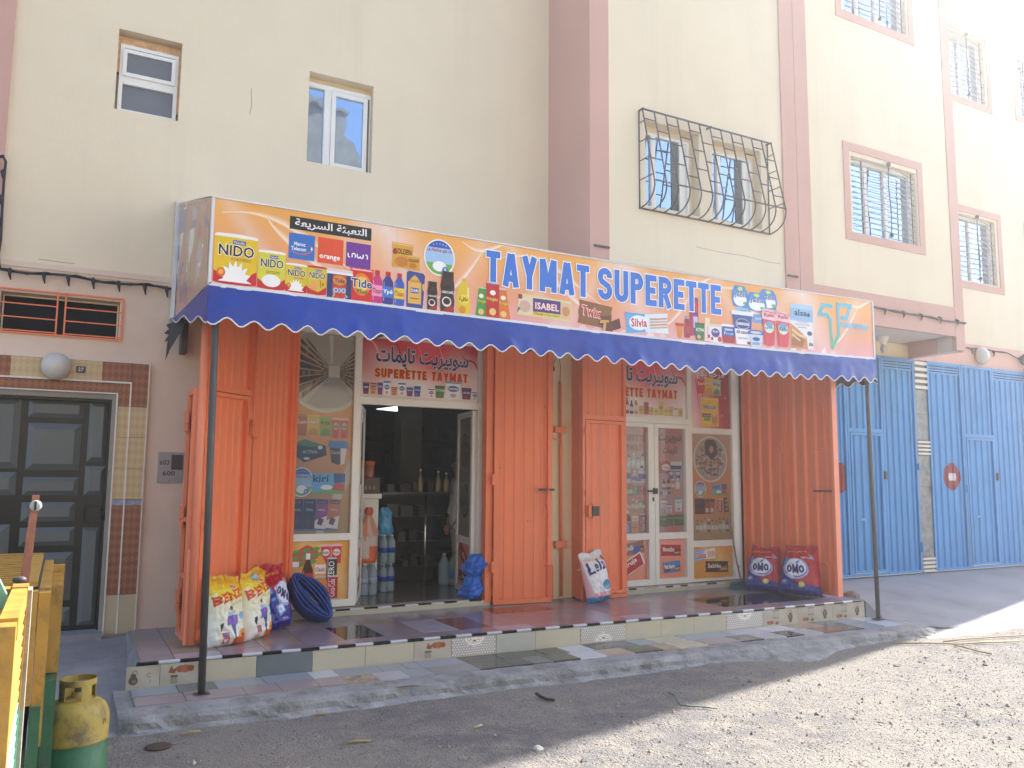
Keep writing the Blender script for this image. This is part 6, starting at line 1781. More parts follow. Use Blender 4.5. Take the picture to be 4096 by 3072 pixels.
for k in range(4):
    o_ = k * 2.47 - .15
    def S(pts, wds, c='f6efe6', l=.6):
        q = [(u + o_, v) for u, v in pts if .01 < u + o_ < SW - .01]
        if len(q) > 3:
            n = len(q); Lf = []; Md = []; Rt = []
            for i, p0 in enumerate(q):
                a_, b_ = q[max(i - 1, 0)], q[min(i + 1, n - 1)]
                dx, dy = b_[0] - a_[0], b_[1] - a_[1]; d = math.hypot(dx, dy) or 1; ww = wds[i] * .9 + .004
                Lf.append((p0[0] - dy / d * ww, min(SHH - .006, max(.006, p0[1] + dx / d * ww)))); Rt.append((p0[0] + dy / d * ww * .35, min(SHH - .006, max(.006, p0[1] - dx / d * ww * .35)))); Md.append((p0[0], min(SHH - .006, max(.006, p0[1]))))
            cc = lin(c); bgc = lambda pt: sign_bg(pt[0] / SW, pt[1] / SHH)
            P_._a(Lf + Md + Rt, [(i, i + 1, n + i + 1, n + i) for i in range(n - 1)] + [(n + i, n + i + 1, 2 * n + i + 1, 2 * n + i) for i in range(n - 1)],
                  [bgc(pt) for pt in Lf] + [mixc(bgc(pt), cc, .85) for pt in Md] + [bgc(pt) for pt in Rt], l)
    N_ = 16
    S([(.15 + 1.1 * t, .52 + .09 * math.sin(t * 4 + .3) - .18 * t * t) for t in [i / N_ for i in range(N_ + 1)]], [.004 + .045 * math.sin(PI * i / N_) ** 2 for i in range(N_ + 1)], 'f5e9d8', .6)
    S([(.55 + .55 * t, .60 - .42 * t ** .7) for t in [i / N_ for i in range(N_ + 1)]], [.003 + .055 * math.sin(PI * i / N_) for i in range(N_ + 1)], 'f8ede2', .7)
    S([(2.0 + .45 * t, .12 + .46 * t ** 1.6) for t in [i / N_ for i in range(N_ + 1)]], [.003 + .03 * math.sin(PI * i / N_) for i in range(N_ + 1)], 'f8eee8', .65)
    S([(2.25 + .55 * t, .64 - .06 * math.sin(t * 5)) for t in [i / N_ for i in range(N_ + 1)]], [.002 + .03 * math.sin(PI * i / N_) for i in range(N_ + 1)], 'fbf3ea', .75)
    for i in range(7):
        u = o_ + 1.0 + .16 * i
        if .03 < u < SW - .2: P_.poly([(u, .012), (u + .10, .016), (u + .07, .05 + .02 * (i % 3)), (u + .02, .04)], ('f0c4c6', 'eeb4ba', 'f6dcdc')[i % 3], .7)
for u in (1.49, 2.98, 4.48, 5.98): P_.rect(u, .006, u + .003, SHH - .006, 'd9b49c', .85)
def A(u0, v0, u1, v1, B=4, rot=0): return P_.at(u0, v0, u1 - u0, v1 - v0, rot, B)
A(.027, .016, .346, .411); d_tin(P_, 'e6c21e', 'c8202c', 'NIDO', sub='FORTIFIED')
A(.353, .016, .565, .322); d_tin(P_, 'd8cf3a', 'c8202c', 'NIDO', splash=False); P_.ell(.5, .22, .34, .16, 'f2f2ee', 3); P_.line([(.3, .46), (.8, .46)], .012, '4a4a2a', 3); P_.line([(.3, .42), (.8, .42)], .012, '4a4a2a', 3)
A(.568, .016, .738, .247); d_tin(P_, 'dcc42a', 'c8202c', 'NIDO', sub='FORTIFIED')
A(.741, .019, .895, .250); d_tin(P_, 'd9bf2c', 'c8202c', 'NIDO', lid='c8202c', splash=False); P_.text('1+', .68, .25, .2, .26, 'b02028', 5, bold=.03); P_.ell(.36, .3, .2, .16, 'e8a060', 3)
A(.896, .008, 1.111, .250, B=9); P_.rect(.03, 0, .97, .82, '22386f', 1); P_.rect(-.02, .82, 1.02, .90, 'f0f0f2', 2); P_.rect(0, .90, 1, 1, 'e8d0d0', 1); P_.rect(.24, .02, .76, .80, 'c8402a', 2); P_.ell(.5, .62, .26, .17, 'e08a2a', 3); P_.text('Tide', .30, .54, .40, .14, '22386f', 5, bold=.05); P_.text('OXI', .26, .20, .48, .17, '8fd0ee', 5, bold=.06)
for q in range(7): P_.ell(rnd.uniform(.05, .95), rnd.uniform(.03, .3), .03, .03, 'b8c8e8', 6, n=8)
A(1.090, .004, 1.290, .285); d_pouch(P_, 'd6282c', '', '22386f'); P_.ell(.5, .52, .38, .33, 'e8822a', 3); P_.ell(.5, .52, .27, .23, 'f2c43a', 4); P_.text('Tide', .06, .42, .88, .26, '22386f', 8, bold=.05, out='ffffff', ow=.04); P_.text('Plus', .30, .26, .45, .12, '2f7a4a', 8, bold=.05); P_.rect(.1, .93, .9, .96, 'f0d0d0', 3)
for (u0, u1, c, cp, lb, nm, tc) in ((1.276, 1.374, 'c82f7c', 'c82030', 'ee9ac0', 'Tixan', 'b01840'), (1.366, 1.472, '2a3488', 'c82030', '3f74c8', 'Ypê', 'ffffff'), (1.471, 1.569, '3558b8', 'c82030', 'e8c83a', 'Tixan', 'c02030')):
    A(u0, .010, u1, .286); d_bottle(P_, c, cp, lb, nm, tcol=tc, neck=.36, sh=.70)
A(1.585, .002, 1.752, .322); P_.poly([(0, .02), (.9, 0), (1, .9), (.9, .97), (.1, 1), (0, .94)], '2c4590', 1); P_.rect(.08, .14, .80, .70, 'e2b258', 2); P_.poly([(.08, .70), (.80, .70), (.62, .82), (.44, .90), (.26, .82)], 'e2b258', 2); P_.rect(.22, .42, .66, .56, '2c4590', 4); P_.text('DARI', .25, .45, .38, .08, 'ffffff', 5, bold=.02); P_.text('COUSCOUS', .14, .70, .60, .07, 'b03820', 5); P_.line([(.2, .28), (.7, .28)], .03, 'b85030', 4); P_.ell(.92, .6, .07, .10, 'e2b258', 3)
A(.586, .523, 1.263, .627, B=2); P_.rect(0, 0, 1, 1, '1b1b1d', 1); P_.text('التعبئة السريعة', .06, .12, .88, .76, 'f4f4f4', 3, bold=.02, ar=True)
A(.585, .286, .792, .492, B=2); P_.rect(0, 0, 1, 1, '2f6fc0', 1); P_.text('Maroc', .20, .52, .44, .15, 'ffffff', 3, bold=.02); P_.text('Telecom', .09, .33, .58, .15, 'ffffff', 3, bold=.02)
P_.ring(.38, .46, .52, .26, .035, 'e2622c', 2, a0=-80, a1=30, n=20); P_.ring(.5, .36, .40, .16, .03, 'e2622c', 2, a0=190, a1=300, n=20); P_.poly([(.84, .46), (.88, .54), (.92, .46), (.88, .38)], 'ffffff', 3)
A(.818, .284, 1.028, .492, B=2); P_.rect(0, 0, 1, 1, 'e2502c', 1); P_.text('orange', .07, .12, .80, .20, 'ffffff', 3, bold=.02)
A(1.052, .284, 1.262, .488, B=2); P_.rect(0, 0, 1, 1, '6f2f96', 1)
for seq in ([(.08, .55), (.08, .42), (.12, .39), (.16, .39)], [(.24, .39), (.24, .52), (.29, .56), (.35, .54), (.37, .50), (.37, .39)], [(.45, .56), (.45, .44), (.50, .39), (.55, .42), (.57, .48), (.59, .42), (.64, .39), (.69, .44), (.69, .56)], [(.78, .56), (.83, .56), (.86, .53), (.86, .39)]): P_.line(seq, .045, 'ffffff', 3)
A(1.448, .335, 1.640, .547); d_pouch(P_, 'd9a02e', 'GOLDEN', '3a2410'); P_.ell(.45, .25, .32, .2, 'c8782a', 3); P_.ell(.12, .62, .1, .12, 'b83028', 3, n=10)
A(1.585, .333, 1.700, .450, B=10); d_pouch(P_, 'd9a02e', 'GOLDEN', '3a2410'); P_.ell(.45, .28, .3, .2, 'c8782a', 3)
A(1.736, .312, 2.030, .630); d_disc(P_)
for (u0, v0, u1, v1) in ((1.772, .008, 1.870, .255), (1.892, .002, 2.032, .360)):
    A(u0, v0, u1, v1, B=12); P_.poly([(.06, .02), (.94, .02), (.98, .3), (.90, .48), (.98, .62), (.92, .80), (.08, .80), (.02, .62), (.10, .48), (.02, .3)], '3a2522', 1); P_.rect(.10, .80, .90, 1, '2a1c1c', 2); P_.ell(.5, .50, .40, .17, '1f1614', 3); P_.text('NESCAFÉ', .14, .47, .72, .07, 'f2f2f2', 5, bold=.03); P_.ell(.45, .27, .32, .12, 'e8e2dc', 4); P_.ell(.45, .28, .24, .08, '2a1410', 5); P_.poly([(.12, .04), (.9, .04), (.92, .2), (.5, .14)], 'a82828', 3); P_.rect(.08, .84, .18, .98, '6a5856', 3)
A(2.053, -.0 + .004, 2.188, .322); P_.poly([(.04, 0), (.96, 0), (.98, .5), (.92, .74), (.62, .90), (.38, .90), (.1, .74), (.0, .45)], 'e2c222', 1); P_.rect(.37, .90, .63, 1, 'd8b41a', 2); P_.rect(.76, .44, .86, .76, 'f4ecc0', 2); P_.ell(.5, .42, .42, .14, 'f0d040', 3); P_.text('عافية', .14, .35, .70, .15, '1e5a2c', 5, bold=.03, ar=True); P_.ell(.4, .14, .26, .10, 'd88a1e', 4)
for (u0, v0, u1, v1, c, sk, B) in ((2.236, .004, 2.345, .269, '3f9a3c', .16, 4), (2.468, .004, 2.590, .281, 'dd7422', -.16, 4), (2.340, .004, 2.470, .327, 'c01f28', 0, 10)):
    A(u0, v0, u1, v1, B=B); a_, b__ = (0, 1) if sk == 0 else ((0, .82) if sk > 0 else (.0, 1))
    tp = ((.0, 1) if sk == 0 else ((.28, 1.0) if sk > 0 else (0, .62)))
    P_.poly([(a_, 0), (b__ if sk == 0 else 1, 0), (tp[1], .96), (tp[0], .96)], c, 1); P_.rect(tp[0], .95, tp[1], 1, 'c8c4bc', 2)
    m0 = (tp[0] + .0) * .6; P_.text('Pringles', m0 + .04, .46, .84, .11, 'f0d44a', 5, bold=.03, out='2a2a18', ow=.03)
    P_.ell(.4 if sk < 0 else .5, .18, .26, .10, 'e8c07a', 4); P_.ell(.36 if sk < 0 else .5, .70, .22, .07, 'f2ece0', 4)
A(2.655, .056, 3.250, .262); P_.poly([(.0, .06), (.97, .0), (1, .55), (.98, .92), (.02, 1)], 'd8cf9a', 1); P_.poly([(.02, .16), (.27, .13), (.27, .84), (.03, .86)], 'e0cdb4', 2); P_.poly([(.78, .1), (.97, .12), (.98, .8), (.78, .82)], 'dcb890', 2); P_.rect(.28, .28, .78, .86, '4d3280', 3); P_.text('ISABEL', .32, .40, .43, .30, 'f2dde0', 5, bold=.028, out='a82838', ow=.05)
P_.rect(.27, .12, .78, .28, 'e0cf50', 3); P_.text('Thon', .29, .14, .17, .13, 'b02430', 5, bold=.03); P_.text("à l'huile végétale", .48, .14, .28, .10, '3a3a20', 5); P_.ell(.14, .45, .10, .26, 'cfa898', 3); P_.poly([(.0, .12), (.06, .35), (.02, .4)], '3f7a3a', 4); P_.rect(.02, .76, .09, .96, 'a02838', 4); P_.ell(.88, .45, .07, .22, 'c8905a', 3)
A(3.318, .045, 3.705, .262, rot=-5); d_bar(P_, '8a5a30', 'Twix', 'c8242c', out='f4e8e0', low='6a3a20'); P_.at(3.60, .015, .22, .10, 25, 10); P_.poly([(0, .2), (.9, 0), (1, .9), (.1, 1)], '5a2e20', 1); P_.at(3.60, .004, .12, .09, -10, 14); P_.poly([(0, 0), (1, .1), (1, .9), (0, 1)], '6a3826', 1); P_.poly([(0, 0), (.25, 0), (.25, .95), (0, 1)], 'd0a070', 2)
A(3.865, .035, 4.400, .235, rot=4); P_.poly([(0, 0), (.03, .5), (.0, 1), (.5, .93), (1, 1), (.97, .5), (1, .0), (.5, .06)], 'dfe9f4', 1); P_.poly([(0, 0), (.03, .5), (.0, 1), (.46, .93), (.40, .5), (.46, .06)], '58a8e0', 2); P_.ell(.30, .5, .22, .36, 'e8f0f8', 3); P_.text('Silvia', .13, .30, .36, .42, 'c8283c', 5, bold=.04, out='ffffff', ow=.05)
for i in range(4): P_.poly([(.56, .22 + .14 * i), (.97, .28 + .14 * i), (.97, .36 + .14 * i), (.56, .30 + .14 * i)], ('d8a878', 'c89068')[i % 2], 4)
# name
A(0, 0, 1, 1, B=8)
LET = {'T': [[(0, .84), (0, 1), (1, 1), (1, .84), (.66, .84), (.66, 0), (.34, 0), (.34, .84)]]}
def cond(txt, u0, u1, v0, v1, gaps):
    """condensed capitals: each letter squeezed into its own slot"""
    u = u0; tot = sum(gaps)
    for ch, g in zip(txt, gaps):
        wd = (u1 - u0) * g / tot
        if ch != ' ': P_.caps(ch, u + wd * .06, v0, wd * .86, v1 - v0, '3272cf', 3, st=.20, out='f6f6fa', ow=.009)
        u += wd
cond('TAYMAT', 2.326, 3.455, .305, .602, [1, 1.2, 1.15, 1.3, 1.2, 1.0])
cond('SUPERETTE', 3.530, 5.120, .306, .610, [1.12, 1.12, 1.06, .95, 1.12, .95, .92, .98, .95])
# dairy group at the right
A(4.490, .020, 4.600, .172); P_.poly([(.1, .85), (.9, .85), (.75, .1), (.5, 0), (.25, .1)], 'd98a2a', 1); P_.rect(0, .82, 1, 1, 'c82a24', 2)
A(4.600, .034, 4.683, .255); d_bottle(P_, '9a2a34', '9a9aa0', 'b83a44', None, neck=.6, sh=.72)
A(4.672, .060, 4.720, .330, B=2); P_.poly([(0, 0), (1, 0), (.9, 1), (.1, 1)], 'b02a3c', 1)
A(4.715, .066, 4.800, .450, B=2); P_.poly([(.1, 0), (.9, 0), (1, 1), (0, 1)], '7a3a86', 1); P_.rect(.1, .62, .9, .9, 'c8283a', 2); P_.rect(.15, .2, .85, .5, 'c8b8dc', 2)
A(4.745, .026, 4.872, .198, B=9); P_.poly([(.08, 0), (.92, 0), (1, 1), (0, 1)], '2f7a3a', 1); P_.rect(0, .9, 1, 1, '25602e', 2); P_.text('ACTIVIA', .06, .50, .88, .20, 'f0f4ea', 5, bold=.03); P_.ell(.4, .18, .2, .12, 'e09a90', 4)
A(4.876, .027, 4.957, .261); P_.poly([(.05, 0), (.95, 0), (.9, .7), (.1, .7)], 'ece6d8', 1); P_.rect(.1, .70, .9, 1, 'e8ddb8', 2); P_.text('CARDIA', .6, .06, .6, .22, '3a4a8a', 4, rot=90); P_.ell(.7, .2, .2, .08, 'c02838', 5)
A(4.940, .016, 5.110, .207, B=9); P_.poly([(.06, 0), (.94, 0), (1, .88), (0, .88)], 'e8e6ec', 1); P_.rect(-.02, .85, 1.02, 1, 'd8d0b0', 2); P_.ell(.48, .52, .34, .24, '5a3a90', 3); P_.text('FRUIT', .26, .52, .44, .12, 'f0f0f4', 5, bold=.02); P_.ell(.8, .2, .16, .14, 'c83040', 4); P_.ell(.2, .2, .1, .10, 'c83040', 4)
A(5.100, .027, 5.318, .222); d_cup(P_, 'a82030', 'f0f0f4', None, ''); P_.rect(.08, .36, .92, .86, '2c58a8', 3); P_.text('DANNON', .24, .64, .5, .12, 'ffffff', 5, bold=.03); P_.text('Fruit', .2, .42, .6, .16, 'e8eef8', 5)
A(5.250, .024, 5.555, .372, B=14); P_.poly([(.2, 0), (.84, 0), (.90, .46), (.96, .9), (.04, .9), (.12, .46)], 'eceaec', 1); P_.poly([(.12, .46), (.90, .46), (.96, .9), (.04, .9)], '2a4f9c', 2); P_.rect(-.02, .88, 1.02, 1.0, 'e6e8ee', 3); P_.ell(.5, .62, .32, .15, '1f3a80', 4); P_.ring(.5, .62, .32, .15, .012, 'e0e6f4', 5); P_.text('DANNON', .22, .575, .56, .09, 'ffffff', 6, bold=.03); P_.text('All natural', .2, .32, .62, .11, '2a3f80', 5, bold=.02); P_.text('PLAIN YOGURT', .28, .16, .46, .05, '3a3a4a', 5); P_.rect(.7, .02, .84, .10, '7a2a30', 4)
A(5.470, .015, 5.712, .190, B=22); P_.poly([(.2, 0), (.8, 0), (.9, .72), (.1, .72)], 'ccd8ee', 1); P_.poly([(0, .72), (1, .72), (1, .86), (.8, 1), (.2, 1), (0, .86)], '3f6fc0', 2); P_.ell(.5, .84, .34, .08, 'd8d0c0', 3); P_.ell(.5, .45, .22, .12, '2a4f9c', 3); P_.text('GREEK', .26, .10, .48, .16, '6a90d0', 4, bold=.03)
for (u0, v0, u1, v1, B) in ((5.262, .41, 5.50, .640, 4), (5.660, .43, 5.930, .643, 4), (5.470, .385, 5.765, .590, 12)):
    A(u0, v0, u1, v1, B=B); P_.poly([(.1, .05), (.9, 0), (1, .35), (.95, .75), (.75, 1), (.2, 1), (.03, .75), (0, .35)], '3f86cc', 1); P_.ell(.5, .36, .40, .30, 'eef2f4', 2); P_.ell(.5, .86, .15, .10, 'c8d860', 3); P_.text('Jebli', .16, .42, .66, .28, '1e3f80', 5, bold=.03, out='ffffff', ow=.03); P_.ell(.78, .22, .12, .07, '7ab05a', 4)
A(5.330, .330, 5.50, .42, B=2); P_.rect(0, 0, 1, 1, '8fc4e0', 1); P_.text('Jebli', .2, .3, .6, .4, '2a5a30', 3)
A(5.56, .27, 5.72, .36, B=2); P_.rect(0, 0, 1, 1, '5a9ad8', 1); P_.text('Jebli', .2, .3, .6, .4, 'ffffff', 3)
for (u0, v0, u1, v1) in ((5.686, .039, 5.905, .434), (5.896, .038, 6.120, .432)):
    A(u0, v0, u1, v1, B=16); P_.poly([(.14, .02), (.5, -.01), (.80, .02), (.88, .3), (.92, .72), (.05, .72)], 'd83a48', 1); P_.poly([(0, .72), (1, .68), (.98, .84), (.8, .97), (.1, 1.0), (.0, .86)], 'eec0c4', 2); P_.text('Raibi', .14, .78, .70, .10, 'b82838', 5, bold=.03); P_.line([(.1, .93), (.9, .90)], .02, 'c03848', 4); P_.ell(.48, .50, .33, .16, 'cfe6d8', 3); P_.ell(.48, .58, .25, .08, '6aa0d0', 4); P_.text('Raïbi' if u0 > 5.8 else 'رايبي'.replace('ر', 'ر'), .20, .44, .56, .10, '1f4a2c', 6, bold=.03, ar=(u0 < 5.8))
A(6.125, .040, 6.480, .530); P_.rect(0, 0, 1, 1, 'e6e2e4', 1); P_.rect(0, .62, 1, 1, '8fb8dc', 2); P_.rect(0, .90, 1, 1, 'a8c8e4', 3); P_.text('alsa', .17, .74, .56, .14, '23355f', 5, bold=.03); P_.ell(.8, .78, .07, .05, '23355f', 5, n=12); P_.line([(.3, .60), (.75, .60)], .012, '8090b0', 4); P_.text('Sucre Arôme Vanille', .2, .53, .62, .035, '4a5a80', 4); P_.line([(.3, .48), (.7, .48)], .012, '6a7a9a', 4)
P_.poly([(0, 0), (.74, 0), (.70, .25), (.35, .42), (0, .55)], 'c88a48', 3); P_.poly([(.02, .06), (.5, .04), (.62, .2), (.3, .3), (.02, .22)], 'a8602a', 4); P_.line([(.05, .42), (.35, .30), (.68, .26)], .05, 'e8c890', 5); P_.line([(.05, .30), (.4, .18)], .03, 'f0dcb0', 5); P_.ell(.83, .36, .11, .05, '2f3f78', 5); P_.text('alsa', .78, .08, .2, .09, '23355f', 5, bold=.03)
# logo: a broken line that folds into S and P
A(0, 0, 1, 1, B=6)
def gcol(v): return mixc(C_('4bb07a'), C_('58b8d6'), max(0, min(1, (v - .12) / .45)))
def gline(pts, w):
    for i in range(len(pts) - 1):
        (x0, y0), (x1, y1) = pts[i], pts[i + 1]
        n = 6; d = math.hypot(x1 - x0, y1 - y0); nxv, nyv = -(y1 - y0) / d * w / 2, (x1 - x0) / d * w / 2
        ex, ey = (x1 - x0) / d * w * .42, (y1 - y0) / d * w * .42
        V = []; Cc = []
        for k in range(n + 1):
            t = k / n; x = x0 - ex + (x1 - x0 + 2 * ex) * t; y = y0 - ey + (y1 - y0 + 2 * ey) * t
            V += [(x + nxv, y + nyv), (x - nxv, y - nyv)]; Cc += [gcol(y + (x - 6.7) * .35)] * 2
        P_._a(V, [(2 * k, 2 * k + 1, 2 * k + 3, 2 * k + 2) for k in range(n)], Cc, 1 + .05 * i)
gline([(6.79, .560), (6.655, .560), (6.585, .450), (6.715, .450), (6.765, .400), (6.785, .085), (6.90, .240), (6.90, .590), (7.115, .590), (7.04, .440), (6.97, .440)], .043)
A(6.935, .325, 7.405, .395, B=6); P_.at(B=6); P_.caps('TAYMAT SUPERETTE', 6.935, .330, .47, .06, '7cc4e8', 2, st=.26, gap=.2)
A(6.975, .268, 7.350, .312, B=6); P_.text('سوبيريت تايمات', 0, 0, 1, 1, 'b8cfe0', 2, ar=True)
P_.at(); P_.build('printed_sign', M_SIGNPRINT, can)

# side panel (left), faded and wrinkled, with its print
sp_pts = [(.885, CY, 1.424), (.838, YW - .01, 1.452), (.824, YW - .01, 2.583), (.885, CY, 2.103)]
def SPf(u, v, l):   # u 0 front .. 1 wall
    zb_ = 1.424 + .028 * u; zt2 = 2.103 + .48 * u
    x = CX0 - .003 - (.047 + .014 * v) * u - l - .004 * abs(math.sin(u * 9 + v * 3))
    return (x, CY + (YW - .01 - CY) * u, zb_ + (zt2 - zb_) * v)
b = MB(); b.add([SPf(0, 0, 0), SPf(1, 0, 0), SPf(1, 1, 0), SPf(0, 1, 0), tuple(Vector(SPf(0, 0, 0)) + Vector((.02, 0, 0))), tuple(Vector(SPf(1, 0, 0)) + Vector((.02, 0, 0))), tuple(Vector(SPf(1, 1, 0)) + Vector((.02, 0, 0))), tuple(Vector(SPf(0, 1, 0)) + Vector((.02, 0, 0)))],
         [(0, 1, 2, 3), (7, 6, 5, 4), (0, 4, 5, 1), (1, 5, 6, 2), (2, 6, 7, 3), (3, 7, 4, 0)]); b.build('side_panel', M_WHITE, can)
P_ = Print(lambda u, v, l: SPf(u, v, .001 + l))
P_.dim = lambda c: tuple(.50 * x + .50 * y for x, y in zip(c, (.50, .38, .34)))
P_.grid(.03, .0, 1, .995, 20, 20, lambda a, b_: mixc(C_('d99a7e'), C_('dca070'), b_), 0)
P_.rect(.10, .72, .92, .93, '9a98b4', 1); P_.rect(.35, .80, .50, .93, 'c8c0c8', 2)
for i in range(8): P_.rect(.12 + .1 * i, .95, .19 + .1 * i, .975, '8888b0', 2)
r_ = random.Random(9)
for i in range(42):
    u, v = r_.uniform(.05, .9), r_.uniform(.03, .68)
    P_.poly([(u, v), (u + r_.uniform(.03, .12), v + r_.uniform(-.02, .03)), (u + r_.uniform(.03, .12), v + r_.uniform(.08, .2)), (u + r_.uniform(0, .03), v + r_.uniform(.06, .16))], r_.choice(['d8cfcf', 'c86a60', 'b8c060', '6a78b0', 'e0c0b8', 'c8b060', '8a90a0', 'd8d8d8', 'a84a50', 'd0c8b0']), 1 + i * .02)
P_.build('side_print', M_SIGNPRINT, can)
b = MB(); b.add([(.80, YW - .16, 1.44), (.80, YW - .012, 1.44), (.80, YW - .012, 2.60), (.80, YW - .16, 2.53), (.828, YW - .16, 1.44), (.828, YW - .012, 1.44), (.828, YW - .012, 2.60), (.828, YW - .16, 2.53)],
              [(0, 3, 2, 1), (4, 5, 6, 7), (0, 4, 7, 3), (0, 1, 5, 4), (3, 7, 6, 2)])
b.build('edge_trim', mat('white_sign_border', (.70, .71, .72)), can)
# right side panel and roof sheet
b = MB(); b.box(CX1 - .02, CX1, CY + .03, YF - .01, 1.43, 2.11); b.build('side_panel', M_WHITE, can)
b = MB()
b.add([(.86, CY, 2.105), (4.975, CY, 2.105), (4.975, YW, 2.59), (.83, YW, 2.59)], [(0, 1, 2, 3)]); b.add([(4.975, CY, 2.105), (CX1, CY, 2.105), (CX1, YF - .03, 2.34), (4.975, YF - .03, 2.34)], [(0, 1, 2, 3)])
b.build('roof_sheet', mat('white_roof_sheet', (.78, .78, .76), .6), can)  # unseen sheet, made white to bounce light under the canopy
fr = MB()
for x in (.95, 2.8, 4.6, 6.5, 8.33):
    fr.tube([(x, CY + .05, 1.40), (x, YW - .02 if x < 4.9 else YW - .02, 1.44)], .018, 6)
    fr.tube([(x, CY + .05, 1.40), (x, CY + .05, 2.05)], .018, 6)
fr.tube([(.93, CY + .05, 1.40), (8.36, CY + .05, 1.40)], .02, 6)
fr.build('canopy_frame', M_STEEL, can)
pbox('bracket', can, .90, .955, 8.12, 8.29, 1.12, 1.40, M_STEEL)

# scalloped valance
PITCH = .2035
def vb(x):
    s_ = math.cos(2 * PI * (x - .923) / PITCH)
    return 1.150 - (.030 + .006 * noise.noise(Vector((x * 2.1, 3, 0)))) * s_ + (zbot(x) - 1.424) * 1.0 - .008 * math.sin(x * 1.3) + .008 * noise.noise(Vector((x * 3.3, 0, 0)))
def vy(x, q):      # gentle folds; q 0 top, 1 bottom
    return CY - .014 - .02 * q - .016 * q * math.sin(x * 4.1 + math.sin(x * 1.7)) - .007 * q * math.sin(x * 13 + 1) - .012 * noise.noise(Vector((x * 2.4 + q * 1.5, q * 2.2, 1))) - .006 * noise.noise(Vector((x * 9 - q * 3, q * 5, 4)))
b = MB(); vs = []; nxv = 520; nr_ = 7
xv = [CX0 - .004 + (CX1 + .004 - CX0 + .004) * i / nxv for i in range(nxv + 1)]
for x in xv:
    for k in range(nr_ + 1):
        q = k / nr_; vs.append((x, vy(x, q), (zbot(x) - .012) * (1 - q) + vb(x) * q))
b.add(vs, [(i * (nr_ + 1) + k, i * (nr_ + 1) + k + 1, (i + 1) * (nr_ + 1) + k + 1, (i + 1) * (nr_ + 1) + k) for i in range(nxv) for k in range(nr_)], 0, True)
val = b.build('valance', M_FABRIC, can)
MB().tube([(x, vy(x, 1) - .003, vb(x)) for x in xv[::2]], .0062, 5).build('piping', M_PIPING, val)
# left return of the valance, running back to a point at the wall
b = MB(); vs = []; ns = 60; pts = []
for i in range(ns + 1):
    u = i / ns; y = vy(CX0, 1) + .0 + (YW - .06 - CY) * u; x = CX0 - .006 - .058 * u
    zt3 = 1.412 + .028 * u; sc3 = (1 - CY / y) / (1 - CY / YW); zb3 = 1.125 + .285 * u + (.045 + .02 * u) * (.5 - .5 * math.cos(2 * PI * 2.35 * sc3)); zb3 = min(zb3, zt3 - .004)
    for k in range(4): vs.append((x, y, zt3 * (1 - k / 3) + zb3 * k / 3))
    pts.append((x - .003, y, zb3))
b.add(vs, [(i * 4 + k, (i + 1) * 4 + k, (i + 1) * 4 + k + 1, i * 4 + k + 1) for i in range(ns) for k in range(3)], 0, True)
val = b.build('valance', M_FABRIC, can); MB().tube(pts, .006, 5).build('piping', M_PIPING, val)
# right return
b = MB(); vs = []; pts = []
for i in range(ns + 1):
    u = i / ns; y = vy(CX1, 1) + (YW - .10 - CY) * u; x = CX1 + .002
    zt3 = 1.412; zb3 = 1.145 - .030 * math.cos(2 * PI * (.1 + u * 1.8 / .22))
    for k in range(4): vs.append((x, y, zt3 * (1 - k / 3) + zb3 * k / 3))
    pts.append((x + .003, y, zb3))
b.add(vs, [(i * 4 + k, i * 4 + k + 1, (i + 1) * 4 + k + 1, (i + 1) * 4 + k) for i in range(ns) for k in range(3)], 0, True)
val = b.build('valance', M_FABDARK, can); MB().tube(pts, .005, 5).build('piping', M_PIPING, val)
# torn strip hanging behind the left corner
b = MB()
pts = [(.86, 8.05, 1.43), (.80, 8.1, 1.38), (.76, 8.1, 1.36), (.785, 8.1, 1.325), (.745, 8.1, 1.28), (.785, 8.1, 1.27), (.75, 8.1, 1.20), (.778, 8.1, 1.215), (.768, 8.1, 1.03), (.80, 8.1, 1.13), (.82, 8.08, 1.24), (.93, 8.0, 1.40)]
b.add(pts, [(0, 1, 2, 3), (0, 3, 4, 5), (0, 5, 6, 7), (0, 7, 8, 9), (0, 9, 10, 11)]); b.add([(x, y - .02, z) for x, y, z in pts], [(0, 1, 2, 3), (0, 3, 4, 5), (0, 5, 6, 7), (0, 7, 8, 9), (0, 9, 10, 11)])
b.build('torn_flap', M_TORN, can)
# posts
for (xa, xb2, y) in ((.978, .948, 6.462), (8.262, 8.275, 6.44)):
    o = MB().tube([(xa, y, -1.575), (xb2, CY + .03, 1.45)], .026 if xa < 2 else .024, 12).build('post', M_STEEL, can)
    MB().box(xa - .055, xa + .055, y - .05, y + .05, -1.586, -1.577).build('base_plate', M_STEEL, o)

